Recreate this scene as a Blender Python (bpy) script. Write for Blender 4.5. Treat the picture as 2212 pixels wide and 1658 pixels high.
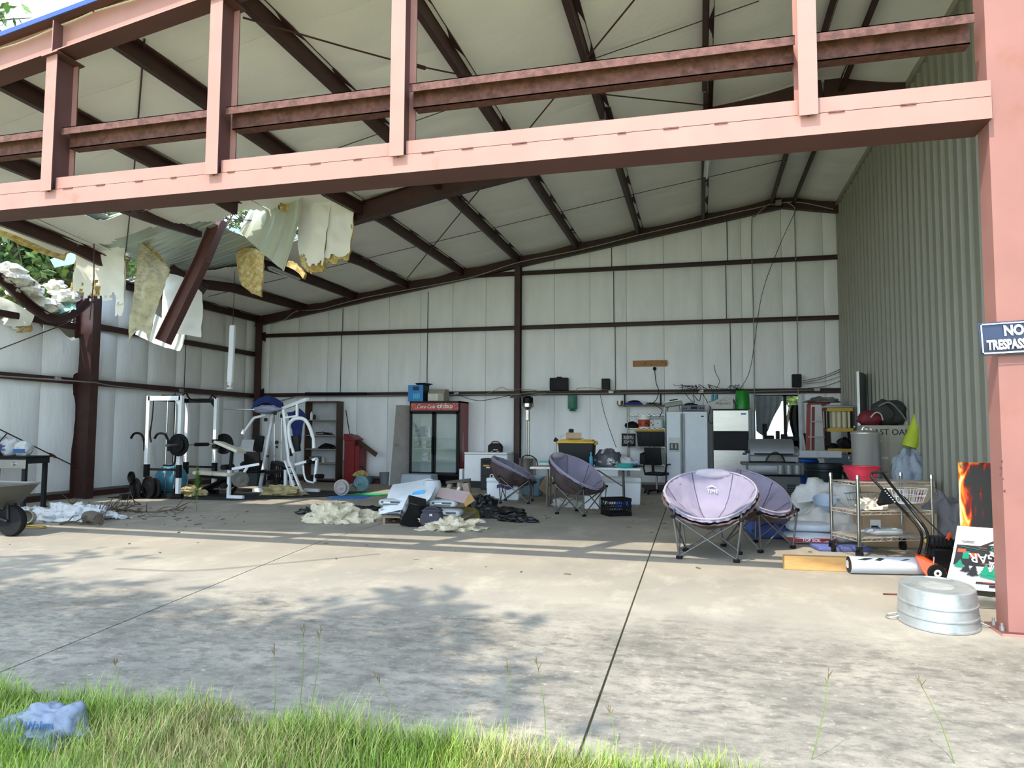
import bpy, bmesh, math, random
from mathutils import Vector, Matrix, Euler, noise
from mathutils.bvhtree import BVHTree
random.seed(7)
PI = math.pi
scene = bpy.context.scene
for o in list(bpy.data.objects):
    bpy.data.objects.remove(o, do_unlink=True)
COL = scene.collection

# ------------------------------------------------------------------ camera
CAM_H, FPX = 1.3833, 1548.17
YAW, PITCH, ROLL = .2566, .0662, .0055
_f = Vector((-math.sin(YAW)*math.cos(PITCH), math.cos(YAW)*math.cos(PITCH), math.sin(PITCH)))
_r0 = Vector((math.cos(YAW), math.sin(YAW), 0)); _u0 = _r0.cross(_f)
_r = _r0*math.cos(ROLL)+_u0*math.sin(ROLL); _u = _r.cross(_f)
cd = bpy.data.cameras.new('camera'); cam = bpy.data.objects.new('camera', cd); COL.objects.link(cam)
cd.sensor_width = 36; cd.sensor_fit = 'HORIZONTAL'; cd.lens = FPX/2212*36; cd.clip_end = 400; cd.clip_start = .05
M = Matrix((( _r.x, _u.x, -_f.x, 0), (_r.y, _u.y, -_f.y, 0), (_r.z, _u.z, -_f.z, CAM_H), (0, 0, 0, 1)))
cam.matrix_world = M
scene.camera = cam

# ------------------------------------------------------------------ sky, sun, exposure
SUN_DIR = Vector((.275, .61, -1)).normalized()          # the way the light travels
world = bpy.data.worlds.new('sky'); scene.world = world; world.use_nodes = True
wn = world.node_tree; wn.nodes.clear()
sky = wn.nodes.new('ShaderNodeTexSky'); sky.sky_type = 'NISHITA'; sky.sun_disc = False
sky.sun_elevation = math.radians(56); sky.sun_rotation = math.radians(180+24.3); sky.air_density = 1.0; sky.dust_density = 1.5; sky.ozone_density = 1.0
mixw = wn.nodes.new('ShaderNodeMix'); mixw.data_type = 'RGBA'; mixw.inputs[0].default_value = .6
mixw.inputs[7].default_value = (3.1, 4.2, 5.3, 1)       # thin bright haze in the whole sky
bg = wn.nodes.new('ShaderNodeBackground'); bg.inputs[1].default_value = .62
wo = wn.nodes.new('ShaderNodeOutputWorld')
wn.links.new(sky.outputs[0], mixw.inputs[6]); wn.links.new(mixw.outputs[2], bg.inputs[0]); wn.links.new(bg.outputs[0], wo.inputs[0])
sl = bpy.data.lights.new('sun', 'SUN'); sl.energy = 4.2; sl.angle = math.radians(.55); sl.color = (1, .93, .80)
sun = bpy.data.objects.new('sun', sl); COL.objects.link(sun); sun.rotation_euler = SUN_DIR.to_track_quat('-Z', 'Y').to_euler()
sun.location = (-10, -20, 30)
vs = scene.view_settings
vs.view_transform = 'Standard'; vs.look = 'None'; vs.gamma = 1; vs.use_curve_mapping = False; vs.exposure = .40
try:
    scene.cycles.max_bounces = 10; scene.cycles.diffuse_bounces = 8
except Exception: pass

# ------------------------------------------------------------------ survey helpers: a pixel of the photograph at a known depth -> a point of the place
def _ray(px, py):
    return _r*(px-1106) - _u*(py-829) + _f*FPX
CAMP = Vector((0, 0, CAM_H))
def P(px, py, Y):
    d = _ray(px, py); return CAMP + d*(Y/d.y)
def PX(px, py, X):
    d = _ray(px, py); return CAMP + d*(X/d.x)
def G(px, py, z=0.):
    d = _ray(px, py); return CAMP + d*((z-CAM_H)/d.z)

# ------------------------------------------------------------------ materials
def lin(c):
    if isinstance(c, str):
        c = tuple(int(c[i:i+2], 16)/255 for i in (0, 2, 4))
    return tuple((x/12.92 if x <= .04045 else ((x+.055)/1.055)**2.4) for x in c)
MATS = {}
def mat(name, col, rough=.6, metal=0., var=.12, scale=6., bump=0., bscale=30., spec=.5, alpha=None, trans=0., col2=None, mixlo=.45, mixhi=.62, emit=None, aniso=None, sheen=0., coat=0.):
    """plain procedural surface: base colour broken by noise, optional second colour in patches, optional fine bump"""
    if name in MATS: return MATS[name]
    m = bpy.data.materials.new(name); m.use_nodes = True; MATS[name] = m
    nt = m.node_tree; b = nt.nodes['Principled BSDF']; L = nt.links
    c = lin(col)
    tc = nt.nodes.new('ShaderNodeTexCoord')
    n = nt.nodes.new('ShaderNodeTexNoise'); n.inputs['Scale'].default_value = scale; n.inputs['Detail'].default_value = 6
    mp = nt.nodes.new('ShaderNodeMapping'); L.new(tc.outputs['Object'], mp.inputs[0]); L.new(mp.outputs[0], n.inputs[0])
    if aniso: mp.inputs['Scale'].default_value = aniso
    rmp = nt.nodes.new('ShaderNodeMapRange'); rmp.inputs[1].default_value = .3; rmp.inputs[2].default_value = .7
    rmp.inputs[3].default_value = 1-var; rmp.inputs[4].default_value = 1+var*.6
    L.new(n.outputs[0], rmp.inputs[0])
    mul = nt.nodes.new('ShaderNodeMix'); mul.data_type = 'RGBA'; mul.blend_type = 'MULTIPLY'; mul.inputs[0].default_value = 1
    mul.inputs[6].default_value = (*c, 1); L.new(rmp.outputs[0], mul.inputs[7])
    out = mul.outputs[2]
    if col2 is not None:
        n2 = nt.nodes.new('ShaderNodeTexNoise'); n2.inputs['Scale'].default_value = scale*.7; n2.inputs['Detail'].default_value = 8; n2.inputs['Roughness'].default_value = .65
        L.new(mp.outputs[0], n2.inputs[0])
        r2 = nt.nodes.new('ShaderNodeMapRange'); r2.inputs[1].default_value = mixlo; r2.inputs[2].default_value = mixhi; L.new(n2.outputs[0], r2.inputs[0])
        mx = nt.nodes.new('ShaderNodeMix'); mx.data_type = 'RGBA'; L.new(r2.outputs[0], mx.inputs[0]); L.new(out, mx.inputs[6]); mx.inputs[7].default_value = (*lin(col2), 1)
        out = mx.outputs[2]
    L.new(out, b.inputs['Base Color'])
    b.inputs['Roughness'].default_value = rough; b.inputs['Metallic'].default_value = metal
    b.inputs['Specular IOR Level'].default_value = spec
    if trans: b.inputs['Transmission Weight'].default_value = trans; b.inputs['IOR'].default_value = 1.1
    if alpha is not None: b.inputs['Alpha'].default_value = alpha
    if coat: b.inputs['Coat Weight'].default_value = coat
    if bump:
        n3 = nt.nodes.new('ShaderNodeTexNoise'); n3.inputs['Scale'].default_value = bscale; n3.inputs['Detail'].default_value = 4; L.new(mp.outputs[0], n3.inputs[0])
        bp = nt.nodes.new('ShaderNodeBump'); bp.inputs['Strength'].default_value = bump; bp.inputs['Distance'].default_value = .02
        L.new(n3.outputs[0], bp.inputs['Height']); L.new(bp.outputs[0], b.inputs['Normal'])
    if emit: b.inputs['Emission Color'].default_value = (*lin(emit[0]), 1); b.inputs['Emission Strength'].default_value = emit[1]
    return m

# ------------------------------------------------------------------ mesh builder
class MB:
    def __init__(s): s.v = []; s.f = []; s.mi = []; s.cur = 0
    def add(s, vs, fs):
        k = len(s.v); s.v += [Vector(v) for v in vs]; s.f += [tuple(i+k for i in f) for f in fs]; s.mi += [s.cur]*len(fs); return s
    def m(s, i): s.cur = i; return s
    def bx(s, x0, x1, y0, y1, z0, z1):
        return s.add([(x0,y0,z0),(x1,y0,z0),(x1,y1,z0),(x0,y1,z0),(x0,y0,z1),(x1,y0,z1),(x1,y1,z1),(x0,y1,z1)],
                     [(0,3,2,1),(4,5,6,7),(0,1,5,4),(1,2,6,5),(2,3,7,6),(3,0,4,7)])
    def box(s, c, size, rot=(0,0,0), top=None):
        R = Euler(rot).to_matrix(); c = Vector(c); a, b, h = size[0]/2, size[1]/2, size[2]/2
        t = top or (1, 1); pts = []
        for z, (kx, ky) in ((-h, (1, 1)), (h, t)):
            for x, y in ((-a,-b),(a,-b),(a,b),(-a,b)): pts.append(c+R@Vector((x*kx, y*ky, z)))
        return s.add(pts, [(0,3,2,1),(4,5,6,7),(0,1,5,4),(1,2,6,5),(2,3,7,6),(3,0,4,7)])
    def beam(s, p0, p1, w, h, up=(0,0,1)):
        """rectangular bar from p0 to p1, w across, h along up"""
        p0, p1 = Vector(p0), Vector(p1); d = (p1-p0).normalized(); u = Vector(up)
        sd = d.cross(u)
        if sd.length < 1e-4: sd = d.cross(Vector((0,1,0)))
        sd.normalize(); u = sd.cross(d).normalized()
        pts = [p+sd*(w/2*i)+u*(h/2*j) for p in (p0, p1) for i, j in ((-1,-1),(1,-1),(1,1),(-1,1))]
        return s.add(pts, [(0,3,2,1),(4,5,6,7),(0,1,5,4),(1,2,6,5),(2,3,7,6),(3,0,4,7)])
    def cyl(s, p0, p1, r0, r1=None, n=12, cap=True):
        r1 = r0 if r1 is None else r1
        p0, p1 = Vector(p0), Vector(p1); d = (p1-p0).normalized(); a = d.orthogonal().normalized(); b = d.cross(a)
        pts = []
        for p, r in ((p0, r0), (p1, r1)):
            for i in range(n):
                t = 2*PI*i/n; pts.append(p+a*(r*math.cos(t))+b*(r*math.sin(t)))
        fs = [(i, (i+1) % n, n+(i+1) % n, n+i) for i in range(n)]
        if cap: fs += [tuple(reversed(range(n))), tuple(range(n, 2*n))]
        return s.add(pts, fs)
    def tube(s, pts, r, n=8, closed=False, cap=True):
        pts = [Vector(p) for p in pts]; N = len(pts)
        rs = r if isinstance(r, (list, tuple)) else [r]*N
        a = None; vs = []
        for i, p in enumerate(pts):
            if closed: d = pts[(i+1) % N]-pts[i-1]
            else: d = pts[min(i+1, N-1)]-pts[max(i-1, 0)]
            if d.length < 1e-9: d = Vector((0,0,1))
            d.normalize()
            if a is None: a = d.orthogonal().normalized()
            a = a-d*a.dot(d)
            if a.length < 1e-5: a = d.orthogonal()
            a.normalize(); b = d.cross(a)
            for k in range(n):
                t = 2*PI*k/n; vs.append(p+a*(rs[i]*math.cos(t))+b*(rs[i]*math.sin(t)))
        fs = []
        for i in range(N if closed else N-1):
            j = (i+1) % N
            for k in range(n): fs.append((i*n+k, i*n+(k+1) % n, j*n+(k+1) % n, j*n+k))
        if cap and not closed: fs += [tuple(reversed(range(n))), tuple((N-1)*n+k for k in range(n))]
        return s.add(vs, fs)
    def lathe(s, prof, n=24, c=(0,0,0), sx=1, sy=1, M=None):
        vs = []
        for r, z in prof:
            for i in range(n):
                t = 2*PI*i/n; v = Vector((r*sx*math.cos(t), r*sy*math.sin(t), z))
                vs.append((M@v if M else v)+Vector(c))
        fs = []
        for j in range(len(prof)-1):
            for i in range(n): fs.append((j*n+i, j*n+(i+1) % n, (j+1)*n+(i+1) % n, (j+1)*n+i))
        if prof[0][0] > 1e-4: fs.append(tuple(reversed(range(n))))
        if prof[-1][0] > 1e-4: fs.append(tuple((len(prof)-1)*n+i for i in range(n)))
        return s.add(vs, fs)
    def prism(s, poly, ex):
        """3d polygon extruded by the vector ex"""
        poly = [Vector(p) for p in poly]; ex = Vector(ex); n = len(poly)
        return s.add(poly+[p+ex for p in poly], [tuple(reversed(range(n))), tuple(range(n, 2*n))]+[(i, (i+1) % n, n+(i+1) % n, n+i) for i in range(n)])
    def ball(s, c, r, n=12, m=8, fn=None):
        c = Vector(c); r = r if isinstance(r, (tuple, list)) else (r, r, r)
        vs = []
        for j in range(m+1):
            ph = -PI/2+PI*j/m
            for i in range(n):
                t = 2*PI*i/n; d = Vector((math.cos(ph)*math.cos(t), math.cos(ph)*math.sin(t), math.sin(ph)))
                k = fn(d) if fn else 1
                vs.append(c+Vector((d.x*r[0], d.y*r[1], d.z*r[2]))*k)
        fs = [(j*n+i, j*n+(i+1) % n, (j+1)*n+(i+1) % n, (j+1)*n+i) for j in range(m) for i in range(n)]
        return s.add(vs, fs)
    def sheet(s, rows, th=.01, keep=None):
        """thick sheet through a grid of points"""
        R, C = len(rows), len(rows[0]); g = [[Vector(p) for p in r] for r in rows]
        nm = [[None]*C for _ in range(R)]
        for i in range(R):
            for j in range(C):
                a = g[min(i+1, R-1)][j]-g[max(i-1, 0)][j]; b = g[i][min(j+1, C-1)]-g[i][max(j-1, 0)]
                c = a.cross(b); nm[i][j] = c.normalized() if c.length > 1e-9 else Vector((0,0,1))
        top = [g[i][j] for i in range(R) for j in range(C)]
        bot = [g[i][j]-nm[i][j]*th for i in range(R) for j in range(C)]
        N = R*C; fs = []; used = set()
        for i in range(R-1):
            for j in range(C-1):
                if keep and not keep(i, j): continue
                used.add((i, j)); a, b, c, d = i*C+j, i*C+j+1, (i+1)*C+j+1, (i+1)*C+j
                fs.append((a, d, c, b)); fs.append((N+a, N+b, N+c, N+d))
        for (i, j) in used:
            a, b, c, d = i*C+j, i*C+j+1, (i+1)*C+j+1, (i+1)*C+j
            if (i-1, j) not in used: fs.append((a, b, N+b, N+a))
            if (i+1, j) not in used: fs.append((c, d, N+d, N+c))
            if (i, j-1) not in used: fs.append((d, a, N+a, N+d))
            if (i, j+1) not in used: fs.append((b, c, N+c, N+b))
        return s.add(top+bot, fs)

def root_matrix(o):
    while o.parent is not None: o = o.parent
    return o.matrix_basis.copy()
def link(me, name, parent=None):
    o = bpy.data.objects.new(name, me); COL.objects.link(o)
    if parent is not None: o.parent = parent
    return o
def build(b, name, mats, parent=None, world=False, smooth=True, ang=38, bevel=0, bseg=1, at=None):
    """one mesh object from a builder; world=True: the builder holds place coordinates. at: own origin for a top-level object"""
    vs = b.v
    if world and parent is not None:
        inv = root_matrix(parent).inverted(); vs = [inv@v for v in vs]
    if at is not None:
        a = Vector(at); vs = [v-a for v in vs]
    me = bpy.data.meshes.new(name); me.from_pydata([tuple(v) for v in vs], [], b.f)
    if not isinstance(mats, (list, tuple)): mats = [mats]
    for m in mats: me.materials.append(m)
    me.polygons.foreach_set('material_index', b.mi)
    bm = bmesh.new(); bm.from_mesh(me)
    bmesh.ops.remove_doubles(bm, verts=bm.verts, dist=1e-5)
    if bevel:
        es = [e for e in bm.edges if len(e.link_faces) == 2 and e.calc_face_angle(0) > .6]
        if es: bmesh.ops.bevel(bm, geom=es, offset=bevel, offset_type='OFFSET', segments=bseg, profile=.6, affect='EDGES', clamp_overlap=True)
    bmesh.ops.recalc_face_normals(bm, faces=bm.faces)
    bm.to_mesh(me); bm.free()
    if smooth:
        me.polygons.foreach_set('use_smooth', [True]*len(me.polygons))
        me.set_sharp_from_angle(angle=math.radians(ang))
    me.update()
    o = link(me, name, parent)
    if at is not None: o.location = at
    return o
def paint_sun_sides(o, ny=-.5):
    """sunlit and shaded sides put into the colour: sunward faces pale and faded, others dark"""
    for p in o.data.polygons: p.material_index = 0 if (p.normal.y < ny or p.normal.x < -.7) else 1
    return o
def tag(o, label=None, cat=None, group=None, kind=None):
    if label: o['label'] = label
    if cat: o['category'] = cat
    if group: o['group'] = group
    if kind: o['kind'] = kind
    return o
def thing(name, label, cat, loc=(0,0,0), rz=0, group=None):
    o = bpy.data.objects.new(name, None); COL.objects.link(o); o.empty_display_size = .1
    o.location = loc; o.rotation_euler = (0, 0, rz)
    return tag(o, label, cat, group)
def struct(name):
    o = bpy.data.objects.new(name, None); COL.objects.link(o); o['kind'] = 'structure'; return o
def copy_tree(o, parent=None):
    c = o.copy(); COL.objects.link(c); c.parent = parent
    for ch in list(o.children): copy_tree(ch, c)
    return c
def dup(o, loc, rz=None, label=None, group=None):
    c = copy_tree(o); c.location = loc
    if rz is not None: c.rotation_euler = (0, 0, rz)
    if label: c['label'] = label
    if group: c['group'] = group
    return c
def text(body, size, name, material, parent, M, depth=.002, align='CENTER', shear=0, sx=1, world=False, bold=0):
    """lettering as thin raised mesh; M places the text's own xy plane"""
    cu = bpy.data.curves.new('t', 'FONT'); cu.body = body; cu.size = size; cu.extrude = depth; cu.align_x = align; cu.align_y = 'CENTER'
    cu.shear = shear; cu.offset = bold; cu.resolution_u = 3
    ob = bpy.data.objects.new('t', cu); COL.objects.link(ob)
    dg = bpy.context.evaluated_depsgraph_get(); dg.update()
    me = bpy.data.meshes.new_from_object(ob.evaluated_get(dg))
    bpy.data.objects.remove(ob, do_unlink=True); bpy.data.curves.remove(cu)
    me.name = name; me.materials.clear(); me.materials.append(material)
    MM = M@Matrix.Diagonal((sx, 1, 1, 1))
    if world and parent is not None: MM = root_matrix(parent).inverted()@MM
    me.transform(MM); me.update()
    return link(me, name, parent)
def frame(origin, xdir, ydir):
    """matrix whose x,y axes are the given directions"""
    x = Vector(xdir).normalized(); y = Vector(ydir); y = (y-x*y.dot(x)).normalized(); z = x.cross(y); o = Vector(origin)
    return Matrix(((x.x, y.x, z.x, o.x), (x.y, y.y, z.y, o.y), (x.z, y.z, z.z, o.z), (0, 0, 0, 1)))
def nz(x, y=0, z=0, s=1., seed=0):
    return noise.noise(Vector((x*s+seed*17.3, y*s-seed*9.1, z*s+seed*3.7)))
def inpoly(x, y, poly):
    r = False; n = len(poly); j = n-1
    for i in range(n):
        xi, yi = poly[i]; xj, yj = poly[j]
        if (yi > y) != (yj > y) and x < (xj-xi)*(y-yi)/(yj-yi)+xi: r = not r
        j = i
    return r
def catmull(pts, k=6):
    pts = [Vector(p) for p in pts]; out = []
    for i in range(len(pts)-1):
        a, b, c, d = pts[max(i-1, 0)], pts[i], pts[i+1], pts[min(i+2, len(pts)-1)]
        for t in range(k):
            t /= k; out.append(.5*((2*b)+(c-a)*t+(2*a-5*b+4*c-d)*t*t+(3*b-a-3*c+d)*t**3))
    out.append(pts[-1]); return out
# ------------------------------------------------------------------ shared materials
M_INS = mat('white_vinyl_insulation', 'efece4', .55, var=.05, scale=1.3, bump=.25, bscale=9)
M_INSW = mat('white_vinyl_wall', 'f0f0ee', .5, var=.06, scale=1.6, bump=.35, bscale=6, aniso=(2.5, 2.5, .5), col2='bdbab0', mixlo=.64, mixhi=.82)
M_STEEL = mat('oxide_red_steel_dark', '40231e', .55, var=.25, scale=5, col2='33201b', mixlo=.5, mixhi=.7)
M_STEELP = mat('sunlit_faded_primer', 'b27e72', .6, var=.08, scale=3, col2='a8644c', mixlo=.62, mixhi=.75)  # pale copy for sunward frame faces, sunlight put into its colour
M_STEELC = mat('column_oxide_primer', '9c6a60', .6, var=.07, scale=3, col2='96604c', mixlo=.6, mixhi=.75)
M_STEELD = mat('dark_oxide_primer', '5a3832', .6, var=.12, scale=3)  # dark copy: shade put into the colour of frame faces turned from the sun
M_RUST = mat('rusted_girt', '744a41', .75, var=.3, scale=18, col2='54322b', bump=.3, bscale=120)
M_GREYP = mat('grey_green_wall_metal', '8f8d7e', .45, var=.05, scale=2, aniso=(1, 1, .2))
M_GALV = mat('galvalume_deck', 'b9c3bb', .4, .25, var=.08, scale=3)
M_ROOFG = mat('green_roof_paint', '7fa79b', .45, var=.1, scale=3)
M_BLK = mat('black_plastic', '0a0a0a', .55, var=.2, spec=.3)
M_DKGREY = mat('charcoal_paint', '1c1e20', .55, var=.15, spec=.35)
M_WHITEP = mat('white_enamel', 'eef0f1', .35, var=.03)
M_STAIN = mat('brushed_stainless', 'b9b6ae', .32, .9, var=.08, scale=4, aniso=(1, 1, 12))
M_CHROME = mat('chrome', 'c9c9c9', .18, 1., var=.04)
M_ALU = mat('grey_aluminium', '9a9a98', .4, .6, var=.08)
M_CARD = mat('brown_cardboard', 'b39a7c', .85, var=.1, scale=5)
M_WOOD = mat('pine_board', 'c79a5e', .65, var=.15, scale=4, aniso=(1, 8, 8), col2='b98a4e')
M_FIBER = mat('yellow_fibreglass', 'c9a85f', .95, var=.3, scale=14, bump=.9, bscale=60, col2='e0cf9f')
M_GLASSD = mat('dark_glass', '20282a', .08, var=.05)
M_BARK = mat('tree_bark', '5a4a3c', .9, var=.3, scale=8, bump=.6)
M_RUBBER = mat('black_rubber', '101011', .8, var=.15, spec=.3)

def concrete():
    m = bpy.data.materials.new('concrete_slab'); m.use_nodes = True; nt = m.node_tree; L = nt.links; b = nt.nodes['Principled BSDF']
    N = nt.nodes.new
    tc = N('ShaderNodeTexCoord'); sx = N('ShaderNodeSeparateXYZ'); L.new(tc.outputs['Object'], sx.inputs[0])
    def noise_(scale, det=8, ro=.6, ani=None):
        n = N('ShaderNodeTexNoise'); n.inputs['Scale'].default_value = scale; n.inputs['Detail'].default_value = det; n.inputs['Roughness'].default_value = ro
        if ani:
            mp = N('ShaderNodeMapping'); mp.inputs['Scale'].default_value = ani; L.new(tc.outputs['Object'], mp.inputs[0]); L.new(mp.outputs[0], n.inputs[0])
        else: L.new(tc.outputs['Object'], n.inputs[0])
        return n.outputs[0]
    def ramp(src, a, b_, lo, hi):
        r = N('ShaderNodeMapRange'); r.inputs[1].default_value = a; r.inputs[2].default_value = b_; r.inputs[3].default_value = lo; r.inputs[4].default_value = hi; L.new(src, r.inputs[0]); return r.outputs[0]
    def mixc(f, a, c):
        x = N('ShaderNodeMix'); x.data_type = 'RGBA'
        if isinstance(f, (int, float)): x.inputs[0].default_value = f
        else: L.new(f, x.inputs[0])
        for i, s in ((6, a), (7, c)):
            if isinstance(s, str): x.inputs[i].default_value = (*lin(s), 1)
            else: L.new(s, x.inputs[i])
        return x.outputs[2]
    def mth(op, a, c):
        x = N('ShaderNodeMath'); x.operation = op
        for i, s in ((0, a), (1, c)):
            if isinstance(s, (int, float)): x.inputs[i].default_value = s
            else: L.new(s, x.inputs[i])
        return x.outputs[0]
    # trowelled inside: warm beige with large soft blotches
    inner = mixc(ramp(noise_(.55, 5), .35, .68, 0, 1), 'a09788', '8b857a')
    inner = mixc(ramp(noise_(2.2, 8, .7, (1, .6, 1)), .5, .72, 0, .75), inner, 'b3aa99')
    inner = mixc(ramp(noise_(1.1, 6, .6), .58, .75, 0, .5), inner, '8d8474')
    # weathered apron outside: worn, grey lichen over exposed aggregate
    outer = mixc(ramp(noise_(1.4, 10, .72), .38, .62, 0, 1), '988f80', '746e63')
    outer = mixc(ramp(noise_(7, 10, .75, (1, 1.6, 1)), .46, .62, 0, .85), outer, '5f5a51')
    outer = mixc(ramp(noise_(16, 8, .8), .56, .68, 0, .8), outer, 'b5ab9a')
    edge = ramp(mth('ADD', sx.outputs[1], ramp(noise_(1.6, 4), 0, 1, -.9, .9)), 4.9, 5.9, 0, 1)
    col = mixc(edge, outer, inner)
    spk = ramp(noise_(90, 3, .6), .63, .70, 0, .55)
    col = mixc(spk, col, '5c574e')
    L.new(col, b.inputs['Base Color']); b.inputs['Roughness'].default_value = .82; b.inputs['Specular IOR Level'].default_value = .3
    bp = N('ShaderNodeBump'); bp.inputs['Strength'].default_value = .35; bp.inputs['Distance'].default_value = .01
    L.new(noise_(45, 8, .75), bp.inputs['Height']); L.new(bp.outputs[0], b.inputs['Normal'])
    return m
M_CONC = concrete()

# ------------------------------------------------------------------ ground and floor
YF, YM, YB, XL, XR = 5.77, 11.81, 17.85, -12.26, 3.17
def roofz(x): return 4.62+.167*(x-XL) if x < 1.93 else 4.62+.167*(1.93-XL)-.167*(x-1.93)
ground = tag(build(MB().bx(-80, 90, -45, 150, -.5, -.03), 'ground', mat('soil_and_turf', '9aa060', .95, var=.25, scale=.8, col2='c2b684', bump=.6, bscale=20)), kind='structure')
floor = struct('floor')
def slab(poly):
    build(MB().prism([(x, y, -.2) for x, y in poly], (0, 0, .2)), 'slab', M_CONC, floor, smooth=False)
g = .007
def jl(y): return -3.88-.15*(min(y, 8.2)-3.32)
E0 = 2.98
slab([(-13.6, E0-.1), (-8.2, E0-.05), (-8.2, 18.1), (-13.6, 18.1)])
slab([(-8.2+g, E0-.05), (jl(3)-g, E0+.05), (jl(8.2)-g, 8.2), (jl(8.2)-g, 18.1), (-8.2+g, 18.1)])
slab([(jl(3)+g, E0+.05), (-.52-g, E0+.12), (-.66-g, 18.1), (jl(8.2)+g, 18.1), (jl(8.2)+g, 8.2)])
slab([(-.52+g, E0+.12), (3.4, E0-.3), (3.4, 18.1), (-.66+g, 18.1)])
slab([(3.4+g, E0-.3), (9, E0-.5), (9, 18.1), (3.4+g, 18.1)])
build(MB().bx(-13.5, 8.9, 2.9, 18.0, -.3, -.05), 'slab_bed', mat('joint_dirt', '2a2620', .95), floor)

# tyre marks and a paler repair patch worn into the slab surface
M_TYRE = mat('tyre_rubber_marks', '6f6a62', .85, var=.3, scale=20, alpha=.14)
for pts in ([(250, 1228), (420, 1232), (620, 1215), (820, 1196)],):
    q = catmull([G(*p) for p in pts], 8); rows = []
    for i_, p in enumerate(q):
        d = (q[min(i_+1, len(q)-1)]-q[max(i_-1, 0)]).normalized(); n_ = Vector((-d.y, d.x, 0)); rows.append([p+n_*(w_*(.8+.3*nz(p.x, p.y, w_, 4)))+Vector((0, 0, .0016)) for w_ in (-.05, 0, .05)])
    build(MB().sheet(rows, .001), 'tyre_mark', M_TYRE, floor, smooth=False)
# ------------------------------------------------------------------ steel sections
def isec(b, p0, p1, depth, fw, tf=.012, tw=.008, up=(0,0,1), d1=None):
    """I section from p0 to p1; p is the centre of the web, depth along up"""
    p0, p1 = Vector(p0), Vector(p1); d = (p1-p0).normalized(); sd = d.cross(Vector(up)).normalized(); u = sd.cross(d).normalized()
    d1 = depth if d1 is None else d1
    def bar(o0, o1, hw0, hh0, hw1, hh1):
        pts = []
        for p, o, hw, hh in ((p0, o0, hw0, hh0), (p1, o1, hw1, hh1)):
            for i, j in ((-1,-1),(1,-1),(1,1),(-1,1)): pts.append(p+u*o+sd*(hw*i)+u*(hh*j))
        b.add(pts, [(0,3,2,1),(4,5,6,7),(0,1,5,4),(1,2,6,5),(2,3,7,6),(3,0,4,7)])
    bar(0, 0, tw/2, depth/2-tf, tw/2, d1/2-tf)
    for s in (-1, 1): bar(s*(depth/2-tf/2), s*(d1/2-tf/2), fw/2, tf/2, fw/2, tf/2)
    return b
def cee(b, p0, p1, h, w, t=.006, up=(0,0,1), side=1, lip=.02, zed=False):
    """C or Z section, web through p0-p1, flanges to one side"""
    p0, p1 = Vector(p0), Vector(p1); d = (p1-p0).normalized(); sd = d.cross(Vector(up)).normalized()*side; u = Vector(up)-d*Vector(up).dot(d); u.normalize()
    b.beam(p0, p1, t, h, up=u)
    for k in (-1, 1):
        s2 = sd*(-1 if (zed and k < 0) else 1)
        o = u*(k*(h/2-t/2))+s2*(w/2); b.beam(p0+o, p1+o, w, t, up=u)
        o = u*(k*(h/2-lip/2))+s2*(w-t/2); b.beam(p0+o, p1+o, t, lip, up=u)
    return b

# ------------------------------------------------------------------ front frame (open end)
wf = struct('wall_front')
def rafter_pts(y, off): return (XL, y, roofz(XL)-off), (1.93, y, roofz(1.93)-off), (XR+.4, y, roofz(XR+.4)-off)
b = MB(); a_, r_, c_ = rafter_pts(YF, .185); isec(b, a_, r_, .37, .22); isec(b, r_, c_, .37, .22)
paint_sun_sides(build(b, 'rafter', [M_STEELP, M_STEELD], wf, smooth=False))
POSTX = [-6.36, -4.42, -2.54, .82]
for x in POSTX:
    zt = roofz(x)-.41
    b = MB(); isec(b, (x, YF+.02, 3.78), (x, YF+.02, zt), .27, .135, up=(0, -1, 0), tf=.012)
    b.box((x, YF+.02, zt), (.2, .34, .014), (0, -math.atan(.167), 0)); b.box((x, YF-.02, roofz(x)-.22), (.01, .2, .35))
    paint_sun_sides(build(b, 'post', [M_STEELP, M_STEELD], wf, smooth=False))
b = MB()
for p_, q_ in ((a_, r_), (r_, c_)): b.beam(Vector(p_)+Vector((0, -.125, .195)), Vector(q_)+Vector((0, -.125, .195)), .012, .05)
build(b, 'roof_edge_trim', mat('blue_trim', '2b4fa0', .45), wf, smooth=False)
# door header: channel with an angle welded along its top, in bolted lengths
ends = [-12.3]+[x for x in POSTX]+[2.05]
for i in range(len(ends)-1):
    x0, x1 = ends[i]+(.07 if i else 0), ends[i+1]-(.07 if i < len(ends)-2 else 0)
    b = MB(); b.bx(x0, x1, YF-.064, YF-.055, 3.807, 3.925); b.bx(x0, x1, YF-.055, YF+.1, 3.915, 3.925)
    paint_sun_sides(build(b, 'header_angle', [M_STEELP, M_STEELD], wf, smooth=False))
    b = MB()
    for k in range(int((x1-x0)/.42)):
        xx = x0+.12+k*.42+random.uniform(-.05, .05)
        b.beam((xx, YF-.074, 3.80), (xx+random.uniform(.06, .14), YF-.074, 3.801), .008, .010)
    build(b, 'weld_bead', M_RUST, wf, smooth=False)
b = MB(); b.bx(-12.3, 2.05, YF-.07, YF-.058, 3.64, 3.80); b.bx(-12.3, 2.05, YF-.058, YF+.27, 3.64, 3.652); b.bx(-12.3, 2.05, YF-.058, YF+.17, 3.788, 3.80)
paint_sun_sides(build(b, 'header_channel', [M_STEELP, M_STEELD], wf, smooth=False))
ends = [-12.3]+POSTX+[2.05, 3.2]
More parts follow.
